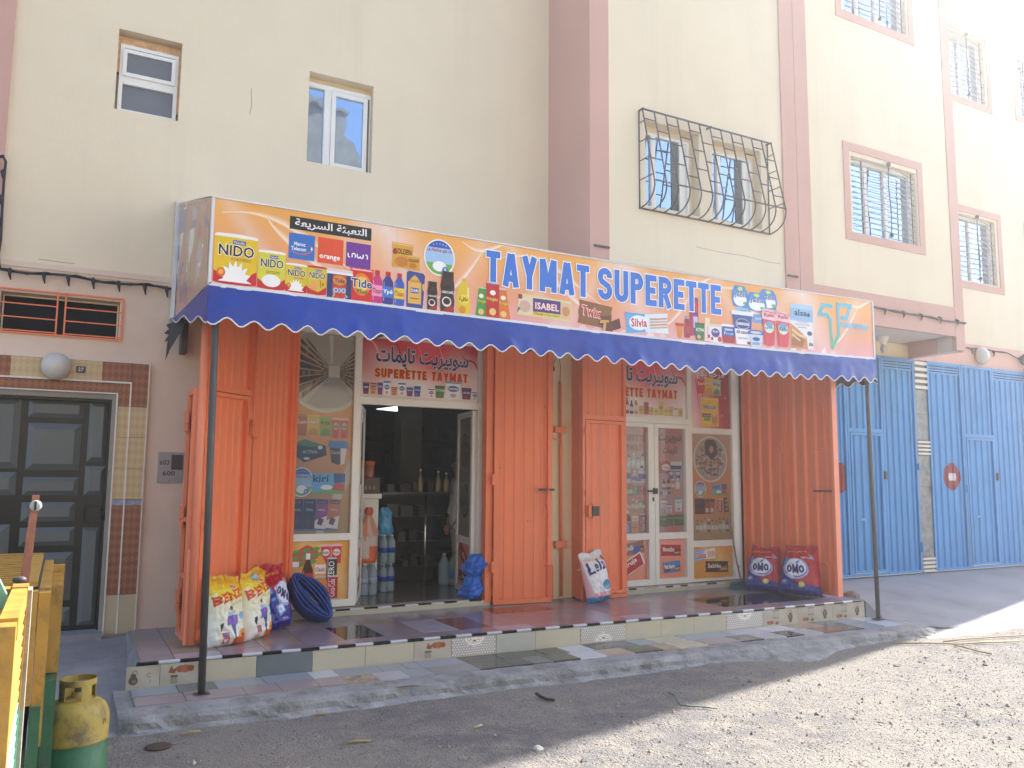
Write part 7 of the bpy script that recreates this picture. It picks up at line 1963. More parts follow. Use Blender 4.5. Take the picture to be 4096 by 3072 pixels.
# ------------------------------------------------------------------ printed sacks of washing powder
class Raster:
    def __init__(s, U, V, base):
        s.U, s.V = U, V; s.c = np.tile(np.array(lin(base)), (len(U), 1))
    def put(s, m, c, soft=1.0): s.c[m] = s.c[m] * (1 - soft) + np.array(lin(c)) * soft
    def rect(s, a, b, c_, d, c, soft=1.0): s.put((s.U > a) & (s.U < c_) & (s.V > b) & (s.V < d), c, soft)
    def ell(s, x, y, a, b, c, soft=1.0): s.put(((s.U - x) / a) ** 2 + ((s.V - y) / b) ** 2 < 1, c, soft)
    def poly(s, pts, c, soft=1.0):
        m = np.zeros(len(s.U), bool); n = len(pts)
        for i in range(n):
            x0, y0 = pts[i]; x1, y1 = pts[(i + 1) % n]
            if y0 == y1: continue
            cr = ((y0 > s.V) != (y1 > s.V)) & (s.U < (x1 - x0) * (s.V - y0) / (y1 - y0) + x0)
            m ^= cr
        s.put(m, c, soft)
    def caps(s, txt, u, v, w, h, c, st=.2, out=None, ow=.03, rot=0, asp=1.6, gap=.14):
        H = h * asp; sw = st * H
        r = rad(rot)
        for col, ex in (((out, ow),) if out else ()) + ((c, 0),):
            m = np.zeros(len(s.U), bool)
            X = s.U - u; Y = (s.V - v) * asp
            X, Y = X * math.cos(r) + Y * math.sin(r), -X * math.sin(r) + Y * math.cos(r)
            for ch, x, cw in cap_layout(txt, w, gap):
                for pts in cap_strokes(ch, cw, H, sw):
                    for (x0, y0), (x1, y1) in zip(pts, pts[1:]):
                        dx, dy = x1 - x0, y1 - y0; L = dx * dx + dy * dy + 1e-12
                        t = np.clip(((X - x - x0) * dx + (Y - y0) * dy) / L, 0, 1)
                        m |= np.hypot(X - x - x0 - t * dx, Y - y0 - t * dy) < sw / 2 + ex
            s.put(m, col)
    def fn(s, mask, colfn): s.c[mask] = colfn(s.U[mask], s.V[mask])
    def text(s, t, u, v, w, h, c, bold=.03, ar=False, rot=0, out=None, mirror=False):
        g, f = text_geo(t, bold, ar, 2)
        for col, bb in (((out, bold + .05),) if out else ()) + ((c, bold),):
            g, f = text_geo(t, bb, ar, 2)
            lo, hi = text_geo(t, bold, ar, 2)[0].min(0), text_geo(t, bold, ar, 2)[0].max(0)
            q = (g - lo) / (hi - lo)
            if mirror: q = 1 - q
            r = rad(rot); X = q[:, 0] * w; Y = q[:, 1] * h
            X, Y = u + X * math.cos(r) - Y * math.sin(r), v + X * math.sin(r) + Y * math.cos(r)
            m = np.zeros(len(s.U), bool)
            for face in f:
                for k in range(1, len(face) - 1):
                    i, j, l = face[0], face[k], face[k + 1]
                    x0, y0, x1, y1, x2, y2 = X[i], Y[i], X[j], Y[j], X[l], Y[l]
                    bx_ = (s.U >= min(x0, x1, x2)) & (s.U <= max(x0, x1, x2)) & (s.V >= min(y0, y1, y2)) & (s.V <= max(y0, y1, y2))
                    if not bx_.any(): continue
                    uu, vv = s.U[bx_], s.V[bx_]
                    d1 = (uu - x1) * (y0 - y1) - (x0 - x1) * (vv - y1); d2 = (uu - x2) * (y1 - y2) - (x1 - x2) * (vv - y2); d3 = (uu - x0) * (y2 - y0) - (x2 - x0) * (vv - y0)
                    ins = ~(((d1 < 0) | (d2 < 0) | (d3 < 0)) & ((d1 > 0) | (d2 > 0) | (d3 > 0)))
                    idx = np.where(bx_)[0][ins]; m[idx] = True
            s.put(m, col)

M_BAG = print_mat('glossy_sack_print', .30, .05)
def sack(label, loc, rz, lean, w, h, t, paint, seed, group, NU=84, NV=110, taper=.10, tilt=0.0, flop=0.0, back='8a8a90', flare=0.0):
    root = thing('detergent_sack', label, 'sack', loc, rz=rz, group=group, local=True, rx=-lean, ry=tilt)
    us = np.linspace(0, 1, NU + 1); vs_ = np.linspace(0, 1, NV + 1)
    UU, VV = np.meshgrid(us, vs_)
    Rr = Raster(UU.ravel(), VV.ravel(), 'ffffff'); paint(Rr)
    verts = []; 
    for side in (0, 1):
        for j, v in enumerate(vs_):
            # vertical fullness: heavy at the bottom, pinched seam at the top
            full = min(1, (v / .10) ** .5) * (1 - ss(.62, .965, v)) if side == 0 else min(1, (v / .08) ** .5) * (1 - ss(.6, .965, v)) * .55
            wid = w * (1 + taper * math.sin(PI * min(1, v * 1.15)) * .5 - taper * .35 * (1 - ss(0, .14, v)))
            wid *= 1 + flare * (.55 - v)
            for i, u in enumerate(us):
                x = (u - .5) * wid
                e = max(0, 1 - abs(2 * u - 1) ** 3.2) ** .62
                y = t * e * full
                wr = .011 * noise.noise(Vector((u * 4 + seed, v * 5, seed))) + .007 * noise.noise(Vector((u * 11 + seed, v * 13, 2)))
                crease = .010 * abs(noise.noise(Vector((u * 6 + v * 5 + seed, v * 9 - u * 4, seed * 2))))
                y += (wr * 1.5 + crease * 1.6) * (e if v < .96 else .5) * (1.2 if v > .6 else 1) + .012 * math.sin(u * 17 + seed) * ss(.72, .95, v) * e
                y += flop * ss(.80, 1.0, v) * (1 if side == 0 else -1) * (1 + .5 * math.sin(u * 5 + seed))
                z = v * h - (h * .05) * ss(.8, 1, v) * (.5 + .8 * noise.noise(Vector((u * 2.4 + seed, 0, seed)))) * 1.6
                z *= 1 - .03 * (1 - e) * (1 - v)
                x += .010 * noise.noise(Vector((v * 6, seed, side * 0)))
                verts.append((x, (-y if side == 0 else y * .9), max(0.0, z)))
    n1 = NU + 1; tot = n1 * (NV + 1)
    faces = [(j * n1 + i, j * n1 + i + 1, (j + 1) * n1 + i + 1, (j + 1) * n1 + i) for j in range(NV) for i in range(NU)]
    faces += [(tot + j * n1 + i + 1, tot + j * n1 + i, tot + (j + 1) * n1 + i, tot + (j + 1) * n1 + i + 1) for j in range(NV) for i in range(NU)]
    for j in range(NV):
        faces.append((j * n1, (j + 1) * n1, tot + (j + 1) * n1, tot + j * n1)); faces.append((j * n1 + NU, tot + j * n1 + NU, tot + (j + 1) * n1 + NU, (j + 1) * n1 + NU))
    for i in range(NU):
        faces.append((i, tot + i, tot + i + 1, i + 1)); faces.append((NV * n1 + i, NV * n1 + i + 1, tot + NV * n1 + i + 1, tot + NV * n1 + i))
    me = bpy.data.meshes.new('sack_body'); me.from_pydata(verts, [], faces); me.materials.append(M_BAG)
    me.polygons.foreach_set('use_smooth', [True] * len(faces))
    ca = me.color_attributes.new('Col', 'FLOAT_COLOR', 'POINT')
    arr = np.ones((tot * 2, 4), np.float32); arr[:tot, :3] = Rr.c; arr[tot:, :3] = Rr.c * .9
    ca.data.foreach_set('color', arr.ravel())
    o = bpy.data.objects.new('sack_body', me); COL.objects.link(o); o.parent = root; ORG[o] = Vector((0, 0, 0))
    return root

def paint_yellow(R):
    R.fn(np.ones(len(R.U), bool), lambda u, v: np.array([mixc(lin('e9e8e4'), lin('efe9b0'), b * 1.2) for b in v]))
    R.put(R.V > .70 + .06 * np.sin(R.U * 5), 'f0c81e'); R.put(R.V > .86, 'e8a818')
    R.poly([(.15, .70), (.50, .60), (.85, .72), (.8, .78), (.2, .78)], 'f0d84a')
    R.caps('BENZ', .08, .56, .84, .12, 'dd4a1a', st=.24, rot=12)
    R.text('CITRON', .50, .52, .36, .045, 'c8a82a', bold=.04, rot=10)
    R.put((R.V < .10 + .25 * np.maximum(0, R.U - .6)) & (R.U > .55), 'e8641e')
    R.poly([(.60, .08), (.92, .14), (.95, .22), (.74, .20)], 'e89a2a')
    # the printed figure: a person in plain clothes holding a purple cloth
    R.ell(.50, .505, .040, .032, 'd8a888'); R.put(((R.U - .50) / .042) ** 2 + ((R.V - .52) / .022) ** 2 < 1, '2a2624')
    R.poly([(.40, .46), (.60, .46), (.58, .34), (.43, .34)], 'a8b8d8'); R.poly([(.37, .40), (.66, .42), (.66, .29), (.38, .28)], '7a55b4')
    R.poly([(.47, .29), (.62, .29), (.60, .17), (.585, .08), (.55, .08), (.53, .18)], '35508a'); R.poly([(.53, .055), (.60, .055), (.60, .085), (.55, .085)], '8a6050')
    R.poly([(.20, .30), (.28, .32), (.27, .20), (.23, .20)], '26262c'); R.poly([(.74, .44), (.94, .44), (.92, .34), (.76, .34)], '7ab4d8')
    R.rect(.26, .03, .42, .19, 'd8502c'); R.ell(.34, .145, .06, .025, '4a8ac8'); R.ell(.34, .075, .06, .025, 'd8d8e8')
    R.poly([(.72, .14), (.86, .16), (.88, .12), (.74, .11)], '4a4238'); R.poly([(.62, .84), (.74, .80), (.72, .77), (.60, .81)], 'd86aa8')
def paint_yellow2(R):
    paint_yellow(R); R.ell(.50, .86, .13, .055, '8a96a4'); R.ell(.50, .86, .09, .035, 'a8b0b8'); R.poly([(.74, .44), (.99, .45), (.97, .30), (.76, .30)], '3f9ad0')
def omo(R, name='OMO', flip=False, pale=1.0):
    R.fn(np.ones(len(R.U), bool), lambda u, v: np.tile(np.array(lin('2a2c86')), (len(u), 1)))
    R.put(R.V > .30 + .55 * np.clip(.45 - R.U, 0, 1) * 1.1 - .12 * R.U, 'b8182a')
    R.put((R.V < .70) & (R.U < .12 + .1 * (.7 - R.V)), '2f3a96')
    R.ell(.42, .50, .34, .20, 'b8b4dc'); R.ell(.42, .51, .31, .18, '5a62b8'); R.ell(.42, .52, .29, .165, 'e6e8f2')
    R.poly([(.08, .60), (.16, .74), (.20, .66), (.16, .56)], '4aa0dc'); R.poly([(.40, .60), (.55, .68), (.50, .60)], '3f90d4'); R.poly([(.18, .56), (.34, .60), (.30, .55)], '8fc85a')
    R.put((((R.U - .42) / .34) ** 2 + ((R.V - .50) / .20) ** 2 < 1) & (R.V < .36 + .04 * np.sin(R.U * 9)), 'c8c4e4')
    R.caps(name, .19, .42, .46, .145, '23246a', st=.27, out='e8e8f4', ow=.012, asp=1.35, gap=.1)
    R.text('ناعم على اليدين', .10, .80, .58, .075, 'e8c83a', bold=.03, ar=True)
    R.poly([(.72, .80), (.86, .76), (.92, .70), (.82, .72)], 'e09a90'); R.text('MATIC', .56, .70, .26, .028, 'e8e8f4', bold=.05); R.ell(.84, .71, .07, .018, '8ab4e0')
    R.ell(.58, .20, .08, .055, 'c8c060'); R.ell(.58, .205, .05, .03, 'e8e0a0'); R.ell(.14, .24, .09, .06, '6a70b8'); R.ell(.14, .25, .05, .03, 'c0c8e8'); R.line = None
def paint_omo1(R): omo(R)
def paint_omo2(R): omo(R)
def paint_left(R):
    R.fn(np.ones(len(R.U), bool), lambda u, v: np.tile(np.array(lin('2c2a8c')), (len(u), 1)))
    R.put((R.V > .66 - .22 * R.U) & (R.U > .12), 'b8182a')
    R.poly([(.40, .60), (.62, .68), (.80, .40), (.55, .46)], 'c8c8e0')
    R.ell(.70, .50, .27, .19, 'a9a4dc'); R.ell(.72, .52, .23, .165, 'e0e2f0')
    R.caps('OMO', .46, .53, .42, .12, '23246a', st=.28, rot=-35, asp=1.5)
    R.poly([(.20, .70), (.34, .56), (.28, .52), (.18, .64)], '4aa0dc'); R.ell(.33, .45, .05, .03, '4aa8e0')
    R.text('ناعم على اليدين', .32, .79, .5, .055, 'e8c83a', bold=.03, ar=True); R.poly([(.78, .76), (.92, .70), (.9, .64), (.8, .68)], 'd8a8a8')
    R.poly([(.36, .34), (.62, .38), (.66, .24), (.42, .18)], '8ab0e0'); R.poly([(.42, .32), (.60, .35), (.62, .26), (.45, .22)], 'f0f4fa'); R.ell(.52, .28, .05, .03, 'b8b8d8')
    R.rect(.48, .135, .68, .15, 'a8a8d0'); R.rect(.52, .11, .66, .122, '8a8ac8')
def paint_lela(R):
    R.put(R.V > -1, 'e9e8e6'); R.put(R.U < .07 + .05 * np.sin(R.V * 7), 'e8b8c0')
    R.put((R.V > .78) & (R.V < .84) & (R.U > .08) & (R.U < .9), 'e8c0b0'); R.put((R.V > .88), 'e2ddd6'); R.poly([(.80, .82), (.95, .90), (.96, .78), (.86, .74)], '5a5a62')
    R.text('Lela', .10, .53, .74, .23, '26246e', bold=.05, rot=6)
    R.ell(.36, .28, .15, .13, 'cfd0d2'); R.ell(.34, .30, .11, .10, 'e4e4e4'); R.poly([(.2, .14), (.56, .14), (.46, .30), (.25, .30)], 'd6d6d8')
    R.ell(.74, .30, .22, .10, '2f6fae'); R.ell(.72, .28, .16, .065, '6fb4d8'); R.ell(.66, .31, .10, .03, '3f8a5a')
    R.put(R.V < .12 + .02 * np.sin(R.U * 9), '3a86bc'); R.put((R.V > .10) & (R.V < .19) & (R.U > .12), 'd89aa8'); R.text('10kg', .22, .09, .22, .045, 'b82838', bold=.06)
    R.ell(.82, .11, .09, .05, 'e0903a'); R.ell(.66, .07, .06, .04, '2f7a4a'); R.ell(.93, .07, .06, .05, 'c03838')
GS = 'washing powder sacks standing on the shop platform'
sack('yellow and white washing powder sack, nearest to the left awning post', (1.262, 7.225, -1.399), rad(24), rad(8), .315, .575, .10, paint_yellow, 1.3, GS, flare=.14, taper=.02)
sack('yellow and white washing powder sack with a grey round seal, second from the left post', (1.545, 7.42, -1.399), rad(40), rad(8), .335, .60, .095, paint_yellow2, 4.1, GS, flop=.02, flare=.16, taper=.02)
sack('purple sack with a red top slumped beside the coil of blue hose', (1.80, 7.78, -1.399), rad(28), rad(12), .33, .60, .10, paint_left, 7.7, GS, tilt=rad(-5), flop=.03)
sack('white and blue washing powder sack leaning against the middle orange gate', (5.405, 7.86, -1.399), rad(8), rad(10), .345, .585, .11, paint_lela, 2.2, GS, tilt=rad(-6), taper=-.04)
sack('red and blue sack nearer the broom, leaning on the right orange gate', (7.80, 7.71, -1.399), rad(-60), rad(11), .42, .575, .12, paint_omo1, 5.5, GS, flare=.42, taper=0)
sack('larger red and blue sack nearest the platform edge, leaning on the right orange gate', (7.92, 7.25, -1.399), rad(-62), rad(9), .44, .62, .12, paint_omo2, 9.1, GS, flare=.30, taper=0)

# coil of blue hose
hose = thing('hose_coil', 'flattened coil of dark blue hose leaning against the printed panel', 'hose', (2.15, 7.98, -1.4))
M_HOSE = mat('dark_blue_hose', (.016, .05, .23), .4, .1, 6, bump=.3, bs=60)
b = MB(); pts = []
A0 = Vector((2.02, 8.13, -.985)); A1 = Vector((2.33, 7.93, -1.365)); ctr = (A0 + A1) / 2; mj = (A1 - A0) / 2; mn = Vector((.115, .02, .085))
nrm = mj.cross(mn).normalized()
for L_i in range(26):
    for k in range(28):
        a = 2 * PI * k / 28; q = L_i + k / 28
        sc_ = 1.0 - .07 * (L_i % 4) + .02 * math.sin(q * 2.3); sm = 1.05 - .92 * ((L_i * 7) % 26) / 26
        off = (q / 26 - .5) * .18
        pts.append(ctr + mj * math.cos(a) * sc_ + mn * math.sin(a) * sm + nrm * off + Vector((0, 0, max(0, 0))))
pts = [Vector((p_.x, min(p_.y, 8.34), max(p_.z, -1.388))) for p_ in pts]
b.tube(pts, .0125, 7); b.build('hose', M_HOSE, hose)

# broom
br = thing('broom', 'broom with a thin wooden handle and teal brush head beside the right shop panel', 'broom', (7.75, 8.1, -1.4))
MB().tube([(7.807, 8.345, -.21), (7.83, 8.33, -.5), (7.852, 8.30, -.85), (7.865, 8.26, -1.10), (7.875, 8.20, -1.33)], .0115, 8).build('handle', mat('worn_wood_stick', (.28, .19, .11), .8, .3, 12, bump=.4), br)
b = MB(); rr = random.Random(2)
b.box(7.72, 7.90, 8.12, 8.20, -1.375, -1.335); b.build('brush_head', mat('teal_plastic', (.01, .17, .24), .5), br)
b = MB()
for i in range(150):
    x = rr.uniform(7.60, 7.88); y = rr.uniform(8.06, 8.16); d = (7.80 - x) * .9
    b.tube([(x + d * .3, y + .03, -1.345), (x - .01, y - .03, -1.375), (x - .03 - d * .2, y - .06 + rr.uniform(-.03, .02), -1.395)], .004, 4)
b.build('bristles', mat('teal_bristle', (.012, .20, .28), .6), br, kind='stuff')
tbag = thing('paper_tag', 'twist of pale paper tied low on the broom handle', 'tag', (7.87, 8.24, -1.15))
MB().add([(7.86, 8.25, -1.12), (7.89, 8.24, -1.17), (7.875, 8.23, -1.21), (7.85, 8.24, -1.17), (7.885, 8.225, -1.15), (7.86, 8.22, -1.2)], [(0, 1, 2, 3), (0, 4, 2, 5)]).build('paper', mat('kraft', (.4, .3, .2), .8), tbag)

# rubble behind the right gate
def rock(loc, s, label, cat, m, seed, group=None, flat=.7):
    me_ = MB(); n = 9; b = []
    me_.sphere((0, 0, 0), s, (1, 1, flat), n)
    me_.v = [tuple(Vector(v) * (1 + .38 * noise.noise(Vector(v) / s * 1.1 + Vector((seed, 0, 0))) + .14 * noise.noise(Vector(v) / s * 3 + Vector((0, seed, 0))))) for v in me_.v]
    me_.v = [(x + loc[0], y + loc[1], z + loc[2] + s * flat * .6) for x, y, z in me_.v]
    me_.s = [False] * len(me_.s)
    o = me_.build(cat.replace(' ', '_'), m); return props(o, label, cat, group)
M_ROCK = mat('brown_rubble', (.24, .19, .15), .95, .35, 18, bump=.8); M_STONE = mat('pale_stone', (.42, .38, .33), .9, .2, 10, bump=.6); M_DKST = mat('dark_stone', (.17, .15, .14), .9, .2, 10, bump=.6)
rock((9.02, 7.42, -1.54), .10, 'brown lump of rubble just behind the outer right orange gate', 'rubble', M_ROCK, 3)
rock((2.763, 4.698, -1.735), .034, 'smooth white stone on the shadow edge in the road foreground', 'stone', mat('white_stone', (.6, .58, .52), .8, .1, 8), 6)
for i, (x, y, s, lb) in enumerate(((6.86, 5.16, .045, 'dark brown stone in the sunlit road, closest to the shadow below the right post'), (7.40, 5.25, .04, 'dark stone in the sunlit gravel beside the dry grass strands'), (7.74, 5.29, .035, 'small dark stone farthest right among the sunlit stones by the dry strands'))):
    rock((x, y, -1.735), s, lb, 'stone', M_DKST, 11 + i, None)

# ------------------------------------------------------------------ gas cylinder
gc = (.140, 4.985, -1.712)
cyl = thing('gas_cylinder', 'worn gas cylinder painted yellow above and green below, standing in the left foreground', 'gas cylinder', gc)
M_GY = mat('worn_yellow_paint', (.36, .27, .055), .55, .12, 5, bump=.3, bs=40, dirt=.85, dcol=(.12, .095, .06), ds=9, dth=(.47, .62))
M_GG = mat('worn_green_paint', (.03, .13, .06), .55, .12, 5, bump=.2, bs=40, dirt=.3, dcol=(.03, .06, .03), ds=6)
r = .158
MB().lathe([(r * .80, 0), (r * .82, .05), (r * .93, .07), (r, .11), (r, .335)], gc, 36).build('lower_body', M_GG, cyl)
MB().lathe([(r, .335), (r * 1.012, .338), (r * 1.012, .348), (r, .352), (r, .44), (r * .97, .47), (r * .88, .505), (r * .72, .53), (r * .45, .545), (.03, .552), (.028, .575)], gc, 36).build('upper_body', M_GY, cyl)
b = MB(); n = 36; R0 = .088
def ring_seg(a0, a1, z0, z1, ro=R0, th=.004, k=12):
    vs = []; 
    for i in range(k + 1):
        a = rad(a0 + (a1 - a0) * i / k)
        for rr_, zz in ((ro, z0), (ro, z1), (ro - th, z1), (ro - th, z0)): vs.append((gc[0] + rr_ * math.cos(a), gc[1] + rr_ * math.sin(a), gc[2] + zz))
    b.add(vs, [(i * 4 + q, (i + 1) * 4 + q, (i + 1) * 4 + (q + 1) % 4, i * 4 + (q + 1) % 4) for i in range(k) for q in range(4)] + [(0, 1, 2, 3), (k * 4, k * 4 + 3, k * 4 + 2, k * 4 + 1)])
ring_seg(0, 360, .515, .545, k=36); ring_seg(0, 360, .615, .645, k=36)
for a in (-62, 28, 118, 208): ring_seg(a - 18, a + 18, .545, .615, k=5)
b.build('collar', M_GY, cyl)
b = MB(); b.lathe([(.016, .56), (.016, .60), (.022, .605), (.022, .62), (.008, .625)], gc, 12); b.box(gc[0] - .035, gc[0] + .03, gc[1] - .008, gc[1] + .008, gc[2] + .60, gc[2] + .612); b.build('valve', mat('dull_brass', (.16, .14, .10), .5, metal=.6), cyl)
p = Print(lambda u, v, l: (gc[0] + (r + .001 + l) * math.sin(.95 + (u - .5) * .25), gc[1] - (r + .001 + l) * math.cos(.95 + (u - .5) * .25), gc[2] + .40 + v * .06))
p.ring(.5, .5, .22, .28, .10, '1c1a10', 1, a0=-20, a1=200, n=14); p.build('painted_mark', M_PRINT, cyl)

# ------------------------------------------------------------------ yellow and green carts at the left edge
M_CY = mat('yellow_cart_paint', (.44, .255, .045), .5, .10, 6, bump=.3, bs=30, dirt=.6, dcol=(.17, .11, .05), ds=11, dth=(.48, .64))
M_CG = mat('green_cart_paint', (.03, .13, .065), .5, .15, 6, bump=.3, bs=30, dirt=.6, dcol=(.05, .07, .05), ds=10, dth=(.48, .64))
M_CPG = mat('pale_green_paint', (.18, .42, .30), .5, .1, 6, dirt=.4, dcol=(.1, .2, .14), ds=9)
M_WOODG = mat('grey_worn_wood', (.26, .24, .21), .85, .2, 14, bump=.6, dirt=.4, ds=8)
far = thing('wooden_cart', 'yellow and green slatted wooden cart standing in the shade at the left edge', 'cart', (-.6, 4.8, -1.7))
# right side: frame and boards
pbox('corner_post', far, -.055, -.012, 4.02, 4.09, -1.12, -.50, M_CY); pbox('corner_post', far, -.020, .045, 5.35, 5.43, -1.15, -.52, M_CY)
pbox('top_rail', far, -.055, -.012, 4.09, 5.40, -.55, -.49, M_CY); pbox('side_board', far, -.050, -.020, 4.09, 5.35, -1.22, -.98, M_CG)
pbox('side_board', far, -.018, .035, 4.75, 5.42, -.98, -.56, M_CY); pbox('side_board', far, -.018, .035, 4.60, 5.42, -1.50, -.985, M_CG)
pbox('side_board', far, -.095, -.058, 4.0, 4.04, -.95, -.49, M_CY); pbox('side_board', far, -.060, -.020, 4.0, 4.05, -1.30, -.955, M_CG)
pbox('front_rail', far, -1.3, -.058, 4.02, 4.07, -.555, -.492, M_CY)
pbox('front_board', far, -1.3, -.10, 4.03, 4.06, -1.30, -1.05, M_CG)
# slatted lid
for i in range(15):
    y = 4.12 + i * .088
    pbox('slat', far, -1.3, -.075, y, y + .040, -.476, -.462, M_CY)
pbox('lid_edge', far, -.115, -.065, 4.10, 5.44, -.484, -.459, M_CY); pbox('lid_edge', far, -1.3, -.065, 5.40, 5.46, -.488, -.455, M_CY)
pbox('inner_panel', far, -1.3, -.08, 4.3, 5.3, -1.3, -.50, mat('dark_cart_inside', (.05, .04, .03), .8))
for (a, c_, z0, z1) in (('red', (.55, .07, .03), -.86, -.80), ('tan', (.35, .20, .08), -.66, -.60), ('green', (.03, .12, .07), -.78, -.68)):
    pbox('rail', far, -.60, -.10, 4.16, 4.20, z0, z1, mat('cart_rail_' + a, c_, .6))
MB().tube([(-.18 + .10 * math.cos(a), 4.13, -.80 + .13 * math.sin(a)) for a in [2 * PI * i / 20 for i in range(21)]], .018, 6).build('wheel_rim', mat('dull_green', (.12, .24, .17), .6), far)
MB().lathe([(.25, 0), (.28, .02), (.28, .07), (.25, .09)], (-.45, 4.4, -1.43), 24, 0, ax='y').build('wheel', M_BLACKP, far)
MB().lathe([(.25, 0), (.28, .02), (.28, .07), (.25, .09)], (-.45, 5.3, -1.43), 24, 0, ax='y').build('wheel', M_BLACKP, far)
for x in (-.10, -.03):
    pbox('leg', far, x - .03, x + .03, 4.35 if x < -.05 else 5.0, 4.42 if x < -.05 else 5.07, -1.70, -1.15, M_CG)
pbox('hanging_cloth', far, -.22, -.10, 3.99, 4.02, -1.20, -.96, mat('orange_cloth', (.6, .10, .03), .8)); pbox('crate_end', far, -.24, -.12, 3.97, 3.99, -1.40, -1.08, mat('yellow_green_plastic', (.42, .45, .05), .5))

near = thing('wooden_cart', 'sunlit yellow and green louvred tailboard of a cart in the bottom left corner', 'cart', (-.4, 3.0, -1.7))
pbox('tailboard_frame', near, -.125, -.082, 2.55, 2.63, -1.70, -.40, M_CY); pbox('tailboard_frame', near, -.125, -.078, 3.28, 3.38, -.79, -.385, M_CY); pbox('tailboard_frame', near, -.125, -.078, 3.28, 3.38, -1.70, -.79, M_CPG)
pbox('tailboard_frame', near, -.125, -.080, 2.63, 3.28, -.45, -.39, M_CY)
pbox('board', near, -.120, -.105, 2.6, 3.3, -.74, -.44, M_CY); pbox('board', near, -.120, -.105, 2.6, 3.3, -1.70, -.742, M_CPG)
for i in range(26):
    z = -.47 - i * .036
    b = pbox('louvre', near, -.103, -.084, 2.64, 3.27, z - .012, z + .002, M_CY if z > -.74 else M_CPG, rot=(0.0, .6, 0))
pbox('edge_strip', near, -.080, -.066, 3.30, 3.41, -1.70, -.40, M_WOODG)
pbox('top_plank', near, -.60, -.125, 3.28, 3.36, -.43, -.39, M_CY); pbox('cross_board', near, -.6, -.13, 3.10, 3.28, -.70, -.44, M_CY); pbox('cross_board', near, -.62, -.16, 2.9, 3.1, -1.6, -.72, M_CG)
b = pbox('loose_slat', near, -.21, -.155, 3.20, 3.24, -.46, -.27, M_CPG, rot=(0, -.45, 0))
b = MB(); b.tube([(-.10, 3.34, -1.05), (-.055, 3.38, -1.06), (-.02, 3.40, -1.065)], [.015, .017, .022], 10); b.build('bolt', mat('copper_bolt', (.42, .22, .14), .5, .2, 12), near)
MB().box(-.13, -.06, 3.36, 3.39, -1.045, -1.03).build('catch', M_STEEL, near)
# mirror stalk
ms = thing('mirror_stalk', 'rusty metal stalk with a small round reflector rising from the carts', 'reflector stalk', (-.09, 3.6, -.5))
b = MB(); b.add([(-.120, 3.60, -.50), (-.088, 3.60, -.50), (-.070, 3.60, -.085), (-.094, 3.60, -.085), (-.120, 3.606, -.50), (-.088, 3.606, -.50), (-.070, 3.606, -.085), (-.094, 3.606, -.085)], [(0, 1, 2, 3), (7, 6, 5, 4), (0, 4, 5, 1), (1, 5, 6, 2), (2, 6, 7, 3), (3, 7, 4, 0)])
b.build('stalk', mat('rusty_strap', (.30, .13, .09), .8, .25, 20, bump=.5), ms)
MB().lathe([(.017, 0), (.021, .005), (.020, .010), (.012, .014), (.001, .015)], (-.080, 3.597, -.125), 20, 0, ax='y').build('reflector', mat('clear_grey_reflector', (.34, .38, .38), .12), ms)
MB().box(-.085, -.077, 3.572, 3.582, -.142, -.108).build('reflector_bar', M_BLACKP, ms)
MB().sphere((-.115, 3.585, -.395), .020, (1.2, .8, .7), 8).build('clamp', M_STEEL, ms)

# ------------------------------------------------------------------ litter on the road
def gz(x, y): return ground_z(x, y)
def twig(label, pts, r, m, cat='twig'):
    t = MB().tube([(x, y, gz(x, y) + z) for x, y, z in pts], r, 6).build(cat.replace(' ', '_'), m); props(t, label, cat)
    return t
M_TW = mat('dry_reed', (.34, .27, .15), .8, .2, 20); M_TWD = mat('dark_stick', (.045, .03, .025), .8, .2, 20)
twig('dark bent stick on the shaded road below the middle of the kerb', [(3.336, 5.714, .03), (3.34, 5.66, .02), (3.355, 5.58, .015), (3.38, 5.52, .022)], .012, M_TWD, 'stick')
twig('dry reed piece lying nearest to the gas cylinder', [(.77, 5.90, .022), (.83, 5.915, .025), (.90, 5.91, .022)], .009, M_TW, 'reed')
twig('dry reed lying against the foot of the kerb', [(1.66, 6.02, .0), (1.71, 6.01, .012), (1.765, 6.00, .012)], .009, M_TW, 'reed')
twig('flat dry reed in the shaded road, left of the shadow edge', [(1.70, 5.30, .012), (1.77, 5.30, .014), (1.85, 5.28, .012)], .009, M_TW, 'reed')
twig('short pale splinter on the shaded road between the stick and the kerb', [(2.568, 5.24, .014), (2.64, 5.262, .016)], .007, mat('pale_splinter', (.5, .43, .27), .8), 'splinter')
twig('thin green wire curled on the shadow edge of the road', [(4.31, 5.32, .016), (4.30, 5.22, .016), (4.22, 5.1, .014), (4.17, 5.0, .014), (4.23, 4.94, .014), (4.31, 4.88, .014), (4.36, 4.82, .014)], .005, mat('green_wire', (.05, .16, .11), .5), 'wire')
twig('upper of the long dry palm strands on the sunlit road', [(7.62, 5.78, .02), (7.95, 5.62, .022), (8.25, 5.46, .02), (8.6, 5.42, .02), (9.0, 5.30, .02)], .009, M_TW, 'palm strand')
twig('lower curved dry palm strand on the sunlit road', [(8.15, 5.47, .02), (8.12, 5.30, .02), (8.08, 5.15, .02), (8.10, 5.04, .02)], .008, M_TW, 'palm strand')
twig('dry palm strand reaching to the right edge of the sunlit road', [(8.18, 5.6, .022), (8.6, 5.62, .02), (9.1, 5.55, .02), (9.6, 5.4, .02)], .008, M_TW, 'palm strand')
ld = MB().lathe([(.075, .004), (.080, .010), (.070, .014), (.001, .013)], (.632, 5.765, gz(.632, 5.765)), 24).build('tin_lid', mat('rusty_lid', (.07, .045, .035), .7, .3, 20, bump=.4)); props(ld, 'round rusty tin lid pressed into the shaded road', 'lid')

